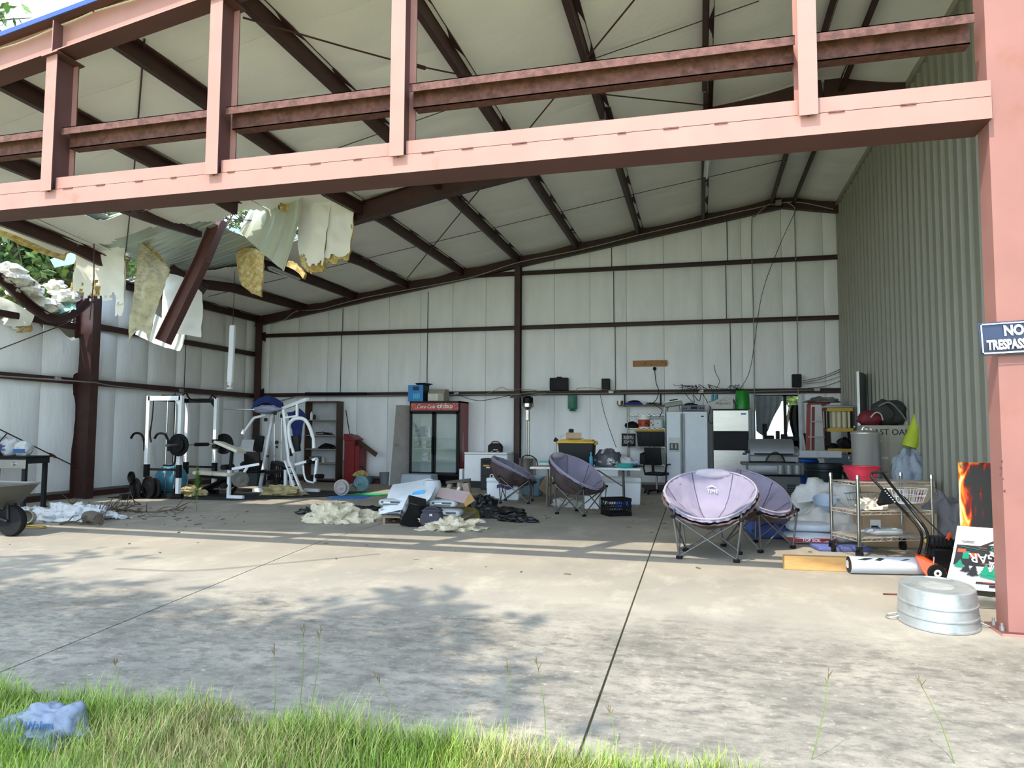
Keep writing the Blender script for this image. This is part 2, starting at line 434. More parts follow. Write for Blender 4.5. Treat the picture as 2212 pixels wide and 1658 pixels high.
for i in range(len(ends)-1):
    x0, x1 = ends[i]+(.075 if i else 0), ends[i+1]-.075
    if i == len(ends)-2: x0 += .32
    b = MB(); y0 = YF-.03
    b.bx(x0, x1, y0, y0+.2, 4.452, 4.46); b.bx(x0, x1, y0, y0+.008, 4.385, 4.46); b.bx(x0, x1, y0+.1, y0+.108, 4.28, 4.46); b.bx(x0, x1, y0+.1, y0+.22, 4.28, 4.288)
    build(b, 'girt', M_RUST, wf, smooth=False)
for z in (2.93, 1.3):
    b = MB(); b.bx(2.43, 3.15, YF, YF+.2, z-.01, z); b.bx(2.43, 3.15, YF, YF+.008, z-.08, z); b.bx(2.43, 3.15, YF+.1, YF+.108, z-.16, z)
    build(b, 'girt', M_RUST, wf, smooth=False)
# the door columns
def door_column(x0, x1):
    b = MB(); b.bx(x0, x1, YF, YF+.012, 0.02, roofz(x0)-.4); b.bx(x0, x1, YF+.20, YF+.212, .02, roofz(x0)-.4); b.bx(x0, x0+.012, YF+.012, YF+.2, .02, roofz(x0)-.4); b.bx(x1-.012, x1, YF+.012, YF+.2, .02, roofz(x0)-.4)
    o = paint_sun_sides(build(b, 'column', [M_STEELC, M_STEELD], wf, smooth=False))
    b = MB(); b.bx(x0-.06, x1+.06, YF-.06, YF+.27, 0, .02); paint_sun_sides(build(b, 'base_plate', [M_STEELP, M_STEELD], o, smooth=False))
    for xx in (x0-.03, x1+.03):
        for yy in (YF+.03, YF+.18):
            b = MB(); b.cyl((xx, yy, .02), (xx, yy, .045), .017, n=6); b.cyl((xx, yy, .045), (xx, yy, .07), .009, n=8); build(b, 'anchor_bolt', M_ALU, o)
door_column(2.05, 2.40)
door_column(-12.3, -11.95)
# rust scabs low on the door column
for (px, py, s) in [(2162, 1010, .02), (2166, 996, .018), (2160, 1024, .012), (2172, 1060, .02), (2168, 1034, .014)]:
    p = P(px, py, YF-.002); build(MB().lathe([(s*.7, -.0012), (s*.62, -.0005), (0, .0002)], 11, (p.x, YF-.0005, p.z), 1, .8, Euler((PI/2, 0, .3)).to_matrix()), 'rust_scab', M_RUST, wf)

# ------------------------------------------------------------------ ceiling: purlins, rafters, draped insulation, deck
ceil = struct('ceiling')
PUR = [-10.6, -9.05, -7.53, -5.97, -4.45, -2.92, -1.38, .16, 1.70, 2.20]
for i, x in enumerate(PUR):
    zr = roofz(x)-.115
    def pline(pts, name='purlin'):
        b = MB()
        for k in range(len(pts)-1): cee(b, pts[k], pts[k+1], .20, .075, zed=True)
        return build(b, name, M_STEEL, ceil, smooth=False)
    if x > -4.9:
        pline([(x, YF+.02, zr), (x, YM-1.0, zr)]); pline([(x+.02, YM-1.0, zr-.02), (x+.02, YM+.9, zr-.02)], 'purlin_lap'); pline([(x, YM+.9, zr), (x, YB-.05, zr)])
    elif x > -6.5:
        pline([(x, YF+.02, zr), (x, 9.6, zr-.05), (x-.04, 10.6, zr-.15), (x+.02, YM, zr-.12)]); pline([(x, YM, zr-.05), (x, 13.0, zr), (x, YB-.05, zr)])
    elif x > -8:
        pline([(x, YF+.02, zr), (x-.05, 9.2, zr-.06), (x-.12, 10.5, zr-.12)]); pline([(x, 13.5, zr-.1), (x, 15, zr), (x, YB-.05, zr)])
    elif x > -10:
        pline([(x, YF+.02, zr), (x-.02, 8.6, zr-.05), (x+.02, 10.2, zr-.02), (x+.1, 11.25, zr+.02)]); pline([(x, 13.0, zr-.12), (x, 15, zr-.03), (x, YB-.05, zr)])
    else:
        pline([(x, YF+.02, zr), (x-.1, 8.6, zr-.06), (x-.2, 10.3, zr-.15), (x-.05, 10.95, zr-.33)]); pline([(x+.1, 12.6, zr-.3), (x, 14.5, zr-.06), (x, YB-.05, zr)])
# eave strut
b = MB(); cee(b, (-12.1, YM+.2, 4.52), (-12.1, YB-.1, 4.52), .2, .09); build(b, 'eave_strut', M_STEEL, ceil, smooth=False)
# back rafter and the middle frame's rafter (its left third has come down)
b = MB(); a_, r_, c_ = rafter_pts(YB-.16, .16); isec(b, a_, r_, .30, .15); isec(b, r_, c_, .30, .15); build(b, 'rafter', M_STEEL, ceil, smooth=False)
b = MB(); p = [(-6.25, YM, roofz(-6.25)-.30), (-4.4, YM, roofz(-4.4)-.20), (-1.5, YM, roofz(-1.5)-.19), (1.93, YM, roofz(1.93)-.26), (XR, YM, roofz(XR)-.20)]
dd = [.34, .38, .40, .56, .40]
for k in range(4): isec(b, p[k], p[k+1], dd[k], .18, d1=dd[k+1])
build(b, 'rafter', M_STEEL, ceil, smooth=False)
# the broken rafter piece hanging from the torn purlin, and a stub still bolted to the column
b = MB(); p0, p1, p2 = P(474, 474, 11.3), P(438, 560, 11.15), P(352, 738, 10.9)
isec(b, p0, p1, .24, .17, up=(.9, .1, .4)); isec(b, p1, p2, .24, .17, up=(.9, .1, .4)); build(b, 'fallen_rafter', M_STEELD, ceil, smooth=False)
b = MB(); cee(b, P(365, 580, 12.2), P(445, 628, 12.7), .2, .09); build(b, 'torn_purlin_end', M_STEEL, ceil, smooth=False)
b = MB(); q = [P(x, y, Y) for x, y, Y in [(-140, 520, 8.9), (0, 604, 9.9), (50, 650, 10.3), (95, 682, 10.7), (125, 688, 10.95), (160, 672, 11.3), (195, 640, 11.7)]]
q = catmull(q, 4)
for k in range(len(q)-1): cee(b, q[k], q[k+1]+(q[k+1]-q[k])*.04, .17, .08)
build(b, 'buckled_eave_strut', M_STEEL, ceil, smooth=False)
# holes torn in the roof (plan, X-Y)
HOLE_A = [(-12.6, 8.4), (-11.3, 9.0), (-11.1, 9.9), (-10.75, 10.8), (-10.5, 11.4), (-10.7, 12.0), (-11.2, 12.6), (-12.6, 13.0)]
HOLE_B = [(-8.75, 11.15), (-8.2, 10.95), (-7.75, 11.0), (-7.35, 11.5), (-6.9, 12.1), (-7.2, 12.9), (-8.4, 12.95), (-8.7, 12.2)]
HOLE_C = [(-9.95, 8.85), (-9.2, 8.8), (-8.2, 9.0), (-8.1, 9.75), (-8.8, 9.9), (-9.8, 9.8)]
BARE = [(-10.5, 10.5), (-9.4, 10.4), (-8.4, 11.0), (-8.6, 13.6), (-9.6, 13.4), (-10.6, 12.8)]
def roofhole(x, y, deck=False):
    if inpoly(x, y, HOLE_A) or inpoly(x, y, HOLE_B) or inpoly(x, y, HOLE_C): return True
    return (not deck) and inpoly(x, y, BARE)
def sag(x, y):
    """the roof is dished around the broken frame"""
    d = math.hypot((x+10.2)/2.4, (y-11.6)/2.6)
    return -.32*max(0, 1-d)**1.2
YS = [YF-.02]+[YF-.12+1.22*k for k in range(1, 10)]+[YB]
gx = [XL]+PUR+[XR+.1]
for i in range(len(gx)-1):
    x0, x1 = gx[i]+(.012 if i else 0), gx[i+1]-.012
    for j in range(len(YS)-1):
        y0, y1 = YS[j]+.002, YS[j+1]-.002
        near = x1 < -6 and 7.5 < y1 and y0 < 14
        nx, ny = (22, 20) if near else (max(3, int((x1-x0)/.13)), 9)
        rows = []
        for a in range(nx+1):
            r = []
            for c in range(ny+1):
                u, v = a/nx, c/ny; x, y = x0+(x1-x0)*u, y0+(y1-y0)*v
                z = roofz(x)-.012-.035*math.sin(PI*u)+sag(x, y)
                z -= .010*math.sin(PI*v)                                        # each blanket hangs a little between its seams
                z += .020*math.sin(PI*u)*math.sin(y*7+nz(x, y, 0, .9, i)*6+x*1.3)*max(0, .4+nz(x, y, 1, .5))
                z += .012*math.exp(-min(v, 1-v)*28)*nz(x, y, 0, 2, j)
                r.append((x, y, z))
            rows.append(r)
        keep = None
        if near:
            def keep(a, c, rows=rows):
                q = rows[a][c]; return not roofhole(q[0]+.05+.10*nz(q[0], q[1], 0, 3), q[1]+.05+.10*nz(q[0], q[1], 5, 3))
            if not any(keep(a, c) for a in range(nx) for c in range(ny)): continue
        build(MB().sheet(rows, .008, keep), 'insulation_blanket', M_INS, ceil, ang=70)
# ribbed roof deck above
def deck_piece(x0, x1, nxx):
    for j in range(14):
        y0 = YF-.11+j*.914; y1 = min(y0+.914, YB+.1)
        if y1-y0 < .1: continue
        ys = []; 
        for k in range(3):
            o = y0+k*.305
            for dy, dz in ((0, 0), (.10, 0), (.115, .008), (.14, .008), (.155, 0), (.25, 0), (.265, .03), (.29, .03)): ys.append((o+dy, dz))
        ys.append((y1, 0))
        ys = [(min(y, y1), d) for y, d in ys]
        rows = [[(x0+(x1-x0)*a/nxx, y, roofz(x0+(x1-x0)*a/nxx)+.025+d+sag(x0+(x1-x0)*a/nxx, y)*1.0) for y, d in ys] for a in range(nxx+1)]
        def keep(a, c, rows=rows):
            q = rows[a][c]; return not roofhole(q[0]+.04+.06*nz(q[0], q[1], 9, 2), q[1]+.06*nz(q[0], q[1], 2, 2), True)
        if not any(keep(a, c) for a in range(nxx) for c in range(len(ys)-1)): continue
        build(MB().sheet(rows, .003, keep), 'roof_sheet', [M_GALV], ceil, smooth=False)
deck_piece(XL-.25, -6, 30); deck_piece(-6, 1.93, 6); deck_piece(1.93, XR+.6, 3)

# ------------------------------------------------------------------ insulated walls
def pillow(b, o, ux, uz, w, h, nrm, seed, n=(9, 14), ragtop=0, deep=.03):
    """one blanket bay between seams, puffed and creased"""
    rows = []
    for a in range(n[1]+1):
        r = []
        for c in range(n[0]+1):
            u, v = c/n[0], a/n[1]
            puff = deep*(math.sin(PI*u)**.45)*(math.sin(PI*v)**.35 if 0 < v < 1 else 0)
            cr = .010*math.sin((u*5+v*9+2*nz(u*2, v*3, 0, 1, seed))*4)*max(0, nz(u*1.5, v*2, 0, 1.4, seed+3))
            cr += .014*nz(u*w*3, v*h*3, 0, 1, seed+5)*math.sin(PI*u)*(math.sin(PI*v))
            hh = h
            if ragtop: hh = h+ragtop*nz(u*w*2.5, seed*1.7, 0, 1)*v
            r.append(Vector(o)+Vector(ux)*(u*w)+Vector(uz)*(v*hh)+Vector(nrm)*(puff+cr))
        rows.append(r)
    b.sheet(rows, .006)
wb = struct('wall_back'); WIN = (1.24, 2.27, .95, 2.33)
ZB = [0.10, 2.36, 4.05, 5.46, 7.1]
x = -.83-.914*13
k = 0
while x < XR:
    x0, x1 = max(x, XL), min(x+.914, XR)
    for r in range(4):
        z0, z1 = ZB[r]+.07, ZB[r+1]-.02
        top = min(roofz(x0), roofz(x1))-.16
        if z0 > top-.05: continue
        k += 1
        for (xa, xb, za, zb) in ([(x0, x1, z0, min(z1, top+.1))] if not (r == 0 and x1 > WIN[0] and x0 < WIN[1]) else
              [(x0, min(x1, WIN[0]-.05), z0, z1), (max(x0, WIN[1]+.05), x1, z0, z1), (max(x0, WIN[0]-.05), min(x1, WIN[1]+.05), z0, WIN[2]-.05)]):
            if xb-xa < .04 or zb-za < .05: continue
            b = MB(); pillow(b, (xa+.005, YB, za), (1, 0, 0), (0, 0, 1), xb-xa-.010, zb-za, (0, -1, 0), k, deep=.045)
            build(b, 'insulation_strip', M_INSW, wb, ang=60)
    x += .914
b = MB(); b.bx(XL-.1, WIN[0]-.05, YB+.03, YB+.05, 0, 4.6); b.bx(WIN[1]+.05, XR+.1, YB+.03, YB+.05, 0, 4.6); b.bx(WIN[0]-.05, WIN[1]+.05, YB+.03, YB+.05, 0, WIN[2]-.04); b.bx(WIN[0]-.05, WIN[1]+.05, YB+.03, YB+.05, WIN[3], 4.6)
b.prism([(XL-.1, YB+.03, 4.6), (XR+.1, YB+.03, 4.6), (XR+.1, YB+.03, roofz(XR)+.02), (1.93, YB+.03, roofz(1.93)+.02)], (0, .02, 0))
build(b, 'wall_sheet', M_GREYP, wb, smooth=False)
for z in (2.36, 4.05, 5.46):
    xs = XL if z < 4.4 else -6.7
    for xa, xb in ((xs, -4.58), (-4.42, XR)):
        b = MB(); cee(b, (xa, YB-.06, z), (xb, YB-.06, z), .10, .07, side=1); build(b, 'girt', M_STEEL, wb, smooth=False)
b = MB(); b.bx(XL, XR, YB-.05, YB, 0, .11); build(b, 'base_angle', M_STEEL, wb, smooth=False)
b = MB(); isec(b, (-4.5, YB-.12, 0), (-4.5, YB-.12, roofz(-4.5)-.2), .2, .15, up=(0, 1, 0)); build(b, 'column', M_STEEL, wb, smooth=False)
b = MB(); isec(b, (-12.03, YB-.12, 0), (-12.03, YB-.12, roofz(-12)-.1), .2, .2, up=(0, 1, 0)); b.bx(-12.13, -11.93, YB-.03, YB-.02, 0, 4.5); build(b, 'column', M_STEEL, wb, smooth=False)
for x, z0, z1 in [(-2.02, 2.4, 4.0), (-2.05, 4.1, 5.4), (.72, 2.4, 4.0), (.64, 4.1, 5.4), (.68, 5.5, 6.55), (-7.0, 2.4, 4.0), (-7.0, 4.1, 5.1), (-9.53, 2.4, 4.0), (-2.1, 5.5, 6.0), (-9.5, 4.1, 4.75)]:
    build(MB().cyl((x, YB-.07, z0), (x, YB-.07, z1), .009, n=6), 'sag_rod', M_BLK, wb)

wl = struct('wall_left')
ZL = [.10, 2.35, 3.53, 4.72]
y = 4.6; k = 200
while y < YB-.02:
    y1 = min(y+.914*1.0, YB)
    for r in range(3):
        if r == 2 and y < 11.6: continue
        z0, z1 = ZL[r]+.06, ZL[r+1]-.05
        k += 1; rag = 0
        if r == 1 and y < 11.0: z1 -= .12; rag = .25
        b = MB(); pillow(b, (XL, y+.004, z0), (0, 1, 0), (0, 0, 1), y1-y-.008, z1-z0, (1, 0, 0), k, deep=.075, ragtop=rag)
        build(b, 'insulation_strip', M_INSW, wl, ang=60)
    y = y1
b = MB(); b.bx(XL-.06, XL-.04, 4.6, YB, 0, 3.42); b.bx(XL-.06, XL-.04, 11.7, YB, 3.42, 4.72); build(b, 'wall_sheet', M_GREYP, wl, smooth=False)
for z in (2.35, 3.53):
    for ya, yb in ((4.6, YM-.12), (YM+.12, YB-.1)):
        b = MB(); cee(b, (XL+.08, ya, z), (XL+.08, yb, z-(.08 if z > 3 and ya < 6 else 0)), .12, .08, side=-1); build(b, 'girt', M_STEEL, wl, smooth=False)
b = MB(); b.bx(XL, XL+.06, 4.6, YB, 0, .11); build(b, 'base_angle', M_STEEL, wl, smooth=False)
b = MB(); isec(b, (-12.0, YM, 0), (-12.03, YM, 4.1), .38, .2, up=(1, 0, 0), d1=.46); build(b, 'column', M_STEEL, wl, smooth=False)
for y, z0, z1 in [(14.5, .2, 2.3), (16.0, .2, 2.3), (14.8, 2.4, 3.45), (14.8, 3.6, 4.4)]:
    build(MB().cyl((XL+.14, y, z0), (XL+.14, y, z1), .009, n=6), 'sag_rod', M_BLK, wl)

# ------------------------------------------------------------------ corrugated partition on the right
wr = struct('wall_right')
prof = [(0, 0), (.10, 0), (.115, .046), (.20, .046), (.22, 0), (.305, 0)]
y = 4.2
while y < YB-.02:
    pr = []
    for k in range(3): pr += [(y+k*.305+a, d) for a, d in prof[:-1]]
    pr.append((y+.914, 0)); pr = [(min(a, YB), d) for a, d in pr]
    rows = [[(XR-d, a, z) for a, d in pr] for z in (.02, roofz(XR)-.02)]
    build(MB().sheet(rows, .004), 'wall_panel', M_GREYP, wr, smooth=False)
    y += .914
build(MB().bx(XR-.07, XR+.01, 4.2, YB, roofz(XR)-.14, roofz(XR)-.02), 'eave_trim', M_GREYP, wr, smooth=False)
build(MB().bx(XR+.01, XR+.03, 4.2, YB, 0, roofz(XR)), 'backing', M_GREYP, wr, smooth=False)
b = MB()
for zz in (1.1, 2.36, 4.05, 5.46):
    for kk in range(44):
        yy = 4.2+.16+.305*kk
        if yy < YB: b.cyl((XR-.044, yy, zz), (XR-.052, yy, zz), .008, n=6)
tag(build(b, 'panel_screw', M_ALU, wr), kind='stuff')
# ------------------------------------------------------------------ common shapes
def R(px, py, off=.25):
    """pixel -> point on the plane `off` below the left roof slope"""
    d = _ray(px, py); t = (4.62-.167*XL-off-CAM_H)/(d.z-.167*d.x); return CAMP+d*t
def fr(x0, x1, y0, y1, Y):
    a, c = P(x0, (y0+y1)/2, Y), P(x1, (y0+y1)/2, Y); xm = (x0+x1)/2
    return a.x, c.x, P(xm, y1, Y).z, P(xm, y0, Y).z
def upgrid(rows, k=4, kc=4):
    rows = [[Vector(p) for p in r] for r in rows]
    rr = [catmull(r, kc) for r in rows]
    cols = [catmull([rr[i][j] for i in range(len(rr))], k) for j in range(len(rr[0]))]
    return [[cols[j][i] for j in range(len(cols))] for i in range(len(cols[0]))]
def flap(name, label, cat, rows, m, th=.012, wr=.03, seed=1, rag=.0, k=6, kc=6, ws=2.2, group=None, edges=(0, 0, 1, 0), parent=None, hem=None):
    """hanging torn sheet; rows of (px, py, Y) from its top edge down"""
    g_ = upgrid([[P(*q) for q in r] for r in rows], k, kc)
    n, c = len(g_), len(g_[0])
    for i in range(n):
        for j in range(c):
            p = g_[i][j]; p.y += wr*(nz(p.x, p.z*.35, 0, ws, seed)+.5*nz(p.x, p.z, 0, ws*2.4, seed+2)); p.x += wr*.4*nz(p.z, p.x, 3, ws*1.5, seed)
    def keep(i, j):
        if not rag: return True
        u, v = i/(n-1), j/(c-1); p = g_[i][j]
        w_ = rag*(.55+1.1*nz(p.x, seed, 1, 5.5, seed+4)+.8*nz(p.x, p.z, 1, 14, seed+6))
        if edges[2] and 1-u < w_: return False
        if edges[0] and u < w_: return False
        if edges[1] and 1-v < w_*.6: return False
        if edges[3] and v < w_*.6: return False
        return True
    mid = g_[0][c//2]
    o = build(MB().sheet(g_, th, keep), name, m, parent, world=parent is not None, ang=75, at=None if parent is not None else mid)
    if parent is None: tag(o, label, cat, group)
    return o
def lump(b, c, r, seed, amp=.25, s=1.6, n=22, m=12, flat=0.):
    def fn(d): return 1+amp*nz(d.x, d.y, d.z, s, seed)+amp*.4*nz(d.x, d.y, d.z, s*2.7, seed+1)
    k = len(b.v); b.ball(c, r, n, m, fn)
    for v in b.v[k:]:
        if v.z < flat: v.z = flat+.0005
    return b
def pillowbag(b, c, size, rz=0, seed=1, e=.35, amp=.06, tilt=(0, 0), n=20, m=12):
    """stuffed bag: a squarish ellipsoid with creases"""
    Rm = Euler((tilt[0], tilt[1], rz)).to_matrix(); c = Vector(c)
    def pw(v): return math.copysign(abs(v)**e, v)
    vs = []
    for j in range(m+1):
        ph = -PI/2+PI*j/m
        for i in range(n):
            t = 2*PI*i/n
            x, y, z = pw(math.cos(ph))*pw(math.cos(t)), pw(math.cos(ph))*pw(math.sin(t)), pw(math.sin(ph))*.98
            k = 1+amp*nz(x, y, z, 2.2, seed)+amp*.6*nz(x, y, z, 5, seed+1)
            zz = z*(1-.45*max(abs(x), abs(y))**3)
            vs.append(c+Rm@Vector((x*size[0]/2*k, y*size[1]/2*k, zz*size[2]/2*k)))
    return b.add(vs, [(j*n+i, j*n+(i+1) % n, (j+1)*n+(i+1) % n, (j+1)*n+i) for j in range(m) for i in range(n)])
def panlathe(b, prof_out, t, n=28, c=(0, 0, 0), sx=1, sy=1):
    """open vessel: outer profile up, then inner profile down"""
    inn = [(max(r-t, .001), z) for r, z in reversed(prof_out)]; inn[-1] = (max(prof_out[0][0]-t, .001), prof_out[0][1]+t)
    return b.lathe(list(prof_out)+inn, n, c, sx, sy)
def carton(b, w, d, h, open_=0):
    if not open_: return b.bx(-w/2, w/2, -d/2, d/2, 0, h)
    t = .006
    b.bx(-w/2, w/2, -d/2, d/2, 0, t); b.bx(-w/2, -w/2+t, -d/2, d/2, t, h); b.bx(w/2-t, w/2, -d/2, d/2, t, h); b.bx(-w/2+t, w/2-t, -d/2, -d/2+t, t, h); b.bx(-w/2+t, w/2-t, d/2-t, d/2, t, h)
    return b

# ------------------------------------------------------------------ torn roof: hanging insulation, deck, fibreglass
def clad(name, label, rows, seed, rag=.12, fringe=True, group='torn insulation hanging from the broken roof', wr=.04, edges=(0, 0, 1, 0), fdown=.10):
    g0 = P(*rows[0][0]); T = thing(name, label, 'insulation', (g0.x, g0.y, g0.z), 0, group)
    flap('facing', None, None, rows, M_INS, .008, wr*1.7, seed, rag, parent=T, edges=edges, k=18, kc=14)
    back = [[(x, y, Y+.07) for x, y, Y in r] for r in rows]
    if fringe:
        back[-1] = [(x+random.uniform(-2, 2), y+fdown*120, Y) for x, y, Y in back[-1]]
        flap('fibreglass', None, None, back, M_FIBER, .05, .07, seed+9, .10, parent=T, ws=3.5, edges=(0, 1, 1, 1), k=14, kc=12)
    return T
clad('torn_insulation', 'white insulation blanket sagging just under the header at the far left', [[(-90, 400, 8.6), (60, 425, 9.2), (190, 455, 10.0)], [(-70, 450, 8.8), (50, 490, 9.4), (165, 500, 10.2)], [(-50, 472, 9.0), (50, 520, 9.7), (140, 552, 10.4)]], 3, .03)
clad('torn_insulation', 'white ragged insulation sheet hanging straight down beside the thin rod', [[(168, 478, 10.3), (215, 500, 10.6), (272, 530, 10.9)], [(160, 560, 10.5), (212, 560, 10.7), (272, 580, 10.9)], [(150, 660, 10.6), (205, 668, 10.8), (268, 655, 10.9)]], 5, .22, fringe=True, fdown=-.25)
clad('torn_insulation', 'narrow white insulation strip dangling over the left wall', [[(256, 560, 10.9), (264, 560, 10.92), (273, 566, 10.95)], [(252, 625, 10.9), (262, 625, 10.92), (273, 625, 10.95)], [(247, 684, 10.9), (256, 688, 10.92), (268, 680, 10.95)]], 7, .10, False)
clad('torn_insulation', 'flat white insulation sheet hanging behind the fallen rafter', [[(352, 588, 12.0), (400, 600, 12.1), (436, 632, 12.2)], [(348, 660, 12.0), (395, 665, 12.1), (435, 680, 12.2)], [(352, 718, 12.0), (395, 722, 12.1), (432, 728, 12.2)]], 9, .02, False)
clad('torn_insulation', 'tall white insulation flap with pointed fringe below the header', [[(640, 392, 11.35), (675, 410, 11.4), (714, 432, 11.5)], [(641, 470, 11.4), (675, 480, 11.45), (708, 490, 11.5)], [(646, 560, 11.4), (672, 580, 11.45), (698, 575, 11.5)]], 11, .14, True)
clad('torn_insulation', 'short white insulation flap beside the bent middle rafter end', [[(710, 428, 11.55), (738, 440, 11.6), (763, 452, 11.62)], [(708, 500, 11.55), (732, 505, 11.6), (758, 508, 11.62)], [(700, 556, 11.55), (725, 560, 11.6), (750, 546, 11.62)]], 13, .10, True, fdown=.14)
clad('torn_insulation', 'ragged white insulation tatters above the left wall girt', [[(-30, 632, 10.0), (20, 648, 10.3), (75, 680, 10.6)], [(-30, 665, 10.0), (20, 680, 10.3), (72, 690, 10.6)], [(-20, 690, 10.0), (30, 712, 10.3), (66, 705, 10.6)]], 15, .20, True)
M_FOIL = mat('dull_foil_facing', 'b5ad93', .35, .35, var=.3, scale=9, bump=.8, bscale=22)
T = thing('foil_drape', 'yellowed foil-backed insulation drape hanging left of the fallen rafter', 'insulation', P(300, 520, 10.9))
rw = [[(299, 518, 10.85), (330, 545, 10.95), (366, 582, 11.05)], [(292, 600, 10.85), (322, 605, 10.9), (356, 615, 11.05)], [(284, 680, 10.85), (308, 680, 10.92), (334, 680, 11.0)], [(276, 742, 10.85), (300, 716, 10.92), (322, 738, 11.0)]]
flap('foil', None, None, rw, M_FOIL, .01, .06, 21, .10, parent=T, ws=4)
flap('fibreglass', None, None, [[(300, 514, 10.95), (335, 540, 11.0), (368, 582, 11.1)], [(304, 528, 10.9), (335, 562, 11.0), (362, 596, 11.05)]], M_FIBER, .06, .03, 22, 0, parent=T)
T = thing('fibreglass_batt', 'yellow fibreglass batt hanging below the hole in the roof', 'insulation', P(540, 545, 12.6))
flap('wool', None, None, [[(512, 545, 12.6), (540, 535, 12.6), (567, 546, 12.6)], [(516, 590, 12.6), (540, 592, 12.6), (566, 590, 12.6)], [(524, 618, 12.6), (545, 632, 12.6), (562, 640, 12.6)]], M_FIBER, .09, .05, 25, .07, parent=T, ws=4)
flap('facing', None, None, [[(508, 545, 12.62), (514, 545, 12.7)], [(517, 600, 12.62), (521, 600, 12.7)]], M_INS, .006, .01, 26, 0, parent=T)
tag(flap('fibreglass_wad', None, None, [[(592, 400, 11.1), (615, 396, 11.15), (641, 398, 11.2)], [(590, 432, 11.1), (612, 425, 11.15), (640, 432, 11.2)], [(620, 445, 11.15), (630, 462, 11.18), (641, 462, 11.2)]], M_FIBER, .10, .08, 27, .1, ws=5), 'crumpled yellow fibreglass wad tucked under the header above the hole', 'insulation')
tag(flap('fibreglass_wad', None, None, [[(624, 562, 12.3), (640, 570, 12.3), (660, 592, 12.3)], [(618, 574, 12.3), (638, 585, 12.3), (656, 602, 12.3)]], M_FIBER, .06, .04, 28, 0, ws=5), 'yellow fibreglass scrap caught on the purlin beside the hanging sheet', 'insulation')
def ribbed(rows, m, name, label, nr=9, h=.03, th=.004, k=3):
    """corrugated sheet: rows of (px,py,Y), ribs run down the rows"""
    g_ = upgrid([[P(*q) for q in r] for r in rows], k, nr*6)
    C_ = len(g_[0]); out = []
    step = [0, 0, 0, 1, 1, 0]
    for i, r in enumerate(g_):
        rr = []
        for j, p in enumerate(r):
            d = (r[min(j+1, C_-1)]-r[max(j-1, 0)]); v = g_[min(i+1, len(g_)-1)][j]-g_[max(i-1, 0)][j]; nn = d.cross(v).normalized()
            rr.append(p+nn*(h*step[j % 6]))
        out.append(rr)
    return tag(build(MB().sheet(out, th), name, m, smooth=False, at=out[0][0]), label, 'roof sheet')
M_DECKU = mat('deck_underside', 'a9ad9c', .45, .15, var=.06, scale=3)
ribbed([[(545, 440, 11.3), (600, 420, 11.2), (652, 398, 11.0)], [(530, 470, 11.25), (596, 482, 11.2), (648, 470, 11.1)], [(517, 500, 11.2), (565, 545, 11.2), (613, 586, 11.2)]], M_DECKU, 'hanging_roof_sheet', 'ribbed metal roof sheet hanging slantwise in the torn hole', 2)
ribbed([[(310, 660, 12.3), (355, 690, 12.4), (402, 712, 12.5)], [(300, 700, 12.25), (345, 725, 12.35), (396, 742, 12.45)], [(292, 722, 12.2), (340, 744, 12.3), (388, 758, 12.4)]], mat('pale_ribbed_sheet', 'c4cbc9', .4, .2, var=.05), 'hanging_roof_sheet', 'pale ribbed metal sheet hanging lowest behind the fallen rafter', 2)
ribbed([[(498, 490, 12.6), (530, 500, 12.5)], [(503, 512, 12.6), (545, 512, 12.5)]], M_ROOFG, 'hanging_roof_sheet', 'small pale green roof edge piece showing in the hole', 1)
ribbed([[(108, 560, 11.4), (168, 538, 11.2)], [(118, 578, 11.4), (168, 566, 11.2)]], M_ROOFG, 'hanging_roof_sheet', 'bent green roof sheet corner poking out beside the ragged blanket', 1)
ribbed([[(70, 665, 10.7), (115, 685, 10.9), (165, 668, 11.2)], [(85, 645, 10.9), (120, 652, 11.1), (160, 636, 11.4)]], M_ROOFG, 'hanging_roof_sheet', 'crumpled green roof sheet lying in the buckled eave strut', 2)
b = MB()
for (px, py, Y, r_, s_) in [(20, 590, 10.1, .22, 1), (55, 625, 10.4, .24, 2), (95, 660, 10.8, .22, 3), (140, 640, 11.2, .2, 4), (120, 618, 11.5, .16, 5), (40, 605, 10.2, .2, 6)]:
    c = P(px, py, Y); lump(b, c, (r_*1.3, r_*1.1, r_*.7), s_, .5, 2.2, 16, 10, flat=-9)
tag(build(b, 'insulation_debris', mat('torn_white_wool', 'd9d5cb', .9, var=.2, scale=8, bump=.9, bscale=30, col2='b99d6e', mixlo=.6, mixhi=.7), at=P(80, 640, 10.8)), 'heap of shredded white insulation resting in the buckled eave strut', 'insulation')

# ------------------------------------------------------------------ rods, conduits, cables
def rod(name, label, cat, pts, r=.008, m=None, group=None, n=6):
    pts = [Vector(p) for p in pts]; a = pts[0]
    return tag(build(MB().tube(pts, r, n), name, m or M_STEEL, at=a), label, cat, group)
rod('brace_rod', 'long brace rod crossing the roof behind the second hanging post', 'rod', catmull([R(525, 38), R(905, 143), R(1190, 190), R(1530, 228)], 5), .011, group='roof brace rods')
q0, q1 = R(895, 140.5)-R(525, 38), R(918, 147)-R(525, 38); build(MB().cyl(q0, q1, .026, n=8), 'turnbuckle', M_STEEL, bpy.data.objects['brace_rod'])
rod('brace_rod', 'brace rod rising to the top right behind the header', 'rod', [R(880, 600), R(1370, 0)], .011, group='roof brace rods')
rod('sag_rod_line', 'thin rod running crosswise through the near roof bay purlins', 'rod', [R(700, 330, .12), R(1640, 2, .12)], .007)
rod('sag_rod_line', 'thin rod running crosswise through the far roof bay purlins', 'rod', [R(450, 640, .12), R(1400, 412, .12), R(1690, 346, .12)], .007)
